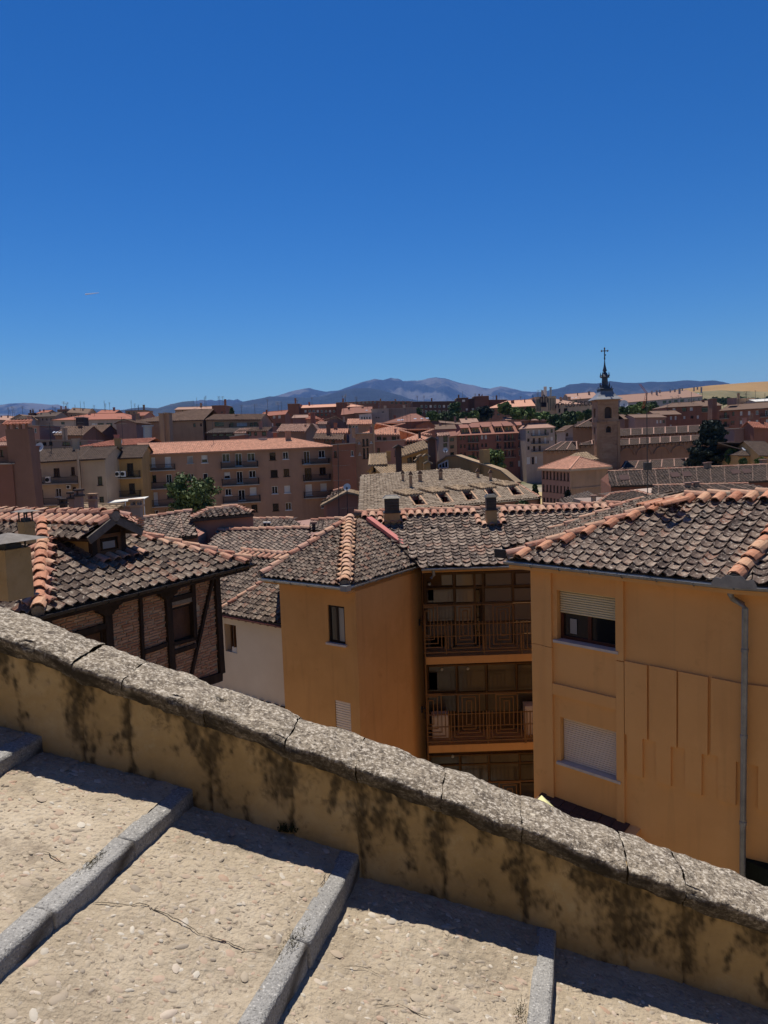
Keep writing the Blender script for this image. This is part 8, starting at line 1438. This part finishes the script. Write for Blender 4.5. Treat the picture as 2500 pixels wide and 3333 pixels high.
silhouette('high_mountain', [N2(700, 300), N2(800, 272), N2(880, 245), N2(960, 222), N2(1050, 210), N2(1120, 226), N2(1200, 240), N2(1300, 232), N2(1400, 195), N2(1500, 160), N2(1600, 136), N3(60, 136), N3(120, 142), N3(185, 123), N3(250, 130), N3(290, 152), N3(370, 146), N3(450, 143), N3(510, 126), N3(570, 121), N3(640, 130), N3(720, 155), N3(800, 175), N3(880, 186), N3(950, 205), N3(1020, 216), N3(1110, 196), N3(1200, 212), N3(1300, 236), N3(1380, 243), N3(1500, 245), N3(1700, 260), N3(1800, 280)], 17000, 6000, MT_FAR, rough=.13, seed=4., rows=44, ridge_n=420)
silhouette('wooded_ridge', [N2(300, 410), N2(360, 375), N2(480, 328), N2(560, 312), N2(640, 300), N2(720, 280), N2(830, 282), N2(930, 285), N2(1030, 292), N2(1120, 285), N2(1220, 262), N2(1320, 236), N2(1420, 215), N2(1540, 205), N3(0, 207), N3(90, 222), N3(170, 245), N3(260, 272), N3(340, 300), N3(420, 315), N3(560, 330)], 11000, 4000, MT_MID, rough=.10, seed=5., rows=34)
silhouette('right_mountain', [N3(1380, 262), N3(1480, 240), N3(1560, 222), N3(1659, 198), N4(200, 352), N4(260, 328), N4(320, 308), N4(400, 300), N4(500, 303), N4(590, 287), N4(680, 298), N4(760, 300), N4(880, 292), N4(1000, 293), N4(1110, 281), N4(1200, 288), N4(1290, 283), N4(1350, 292), N4(1420, 312), N4(1560, 340)], 12000, 4200, MT_MID, rough=.10, seed=6., rows=34)
WHEAT = mat('wheat_field', [(.25, .15, .06), (.29, .178, .072), (.33, .205, .085)], .01, bump=.3, bscale=.05, bdist=3); SCRUB = mat('scrub', [(.10, .095, .045), (.20, .165, .085), (.28, .22, .11)], .012, bump=.3, bscale=.06, bdist=3)
silhouette('wheat_hill', [(2120, 1300), N4(1000, 348), N4(1100, 332), N4(1250, 312), N4(1400, 300), N4(1540, 289), N4(1659, 282), (2620, 1228), (2900, 1215)], 1500, 420, WHEAT, zbase=20., rows=22)
silhouette('scrub_slope', [(2150, 1315), N4(1060, 362), N4(1200, 350), N4(1330, 342), N4(1480, 350), N4(1659, 352), (2900, 1262)], 1050, 260, SCRUB, zbase=0., rows=18)
for i in range(26):
    u_ = 2215 + 14 * i; tree('field_tree', ORD[i] + ' small dark tree from the left in the row under the scrub slope', 'N', u_ - 10, 1296 - i * .2 + random.uniform(-3, 4), u_ + 10, 1318, 760, LEAF_D, 'round', 220, 1.5, 'tree row under the scrub slope', zb=0)
# jet trail high in the sky
a_, b_ = onY(278, 958, 9000), onY(322, 953, 9000); mb = MB(); mb.tube([a_, (a_ + b_) / 2, b_], [9, 6, 3], 8); TRAIL = mat('jet_trail', [(.85, .86, .88), (.9, .9, .92)], .01, bump=0); tag(mb.build('vapour_trail', TRAIL), 'thin short white vapour trail high in the blue sky', 'vapour trail')
# ------------------------------------------------------------------ haze: the air between here and the mountains
HZ = bpy.data.materials.new('haze_air'); HZ.use_nodes = True; t = HZ.node_tree; t.nodes.remove(t.nodes['Principled BSDF']); pv = t.nodes.new('ShaderNodeVolumePrincipled'); pv.inputs['Color'].default_value = (.14, .38, 1.0, 1); pv.inputs['Density'].default_value = 2.3e-5; pv.inputs['Anisotropy'].default_value = .0
t.links.new(pv.outputs[0], t.nodes['Material Output'].inputs['Volume'])
mb = MB(); mb.box(V3(0, 16000, 730), V3(34000, 0, 0), V3(0, 16100, 0), Z3 * 770); hz = mb.build('haze', HZ); tag(hz, kind='stuff')
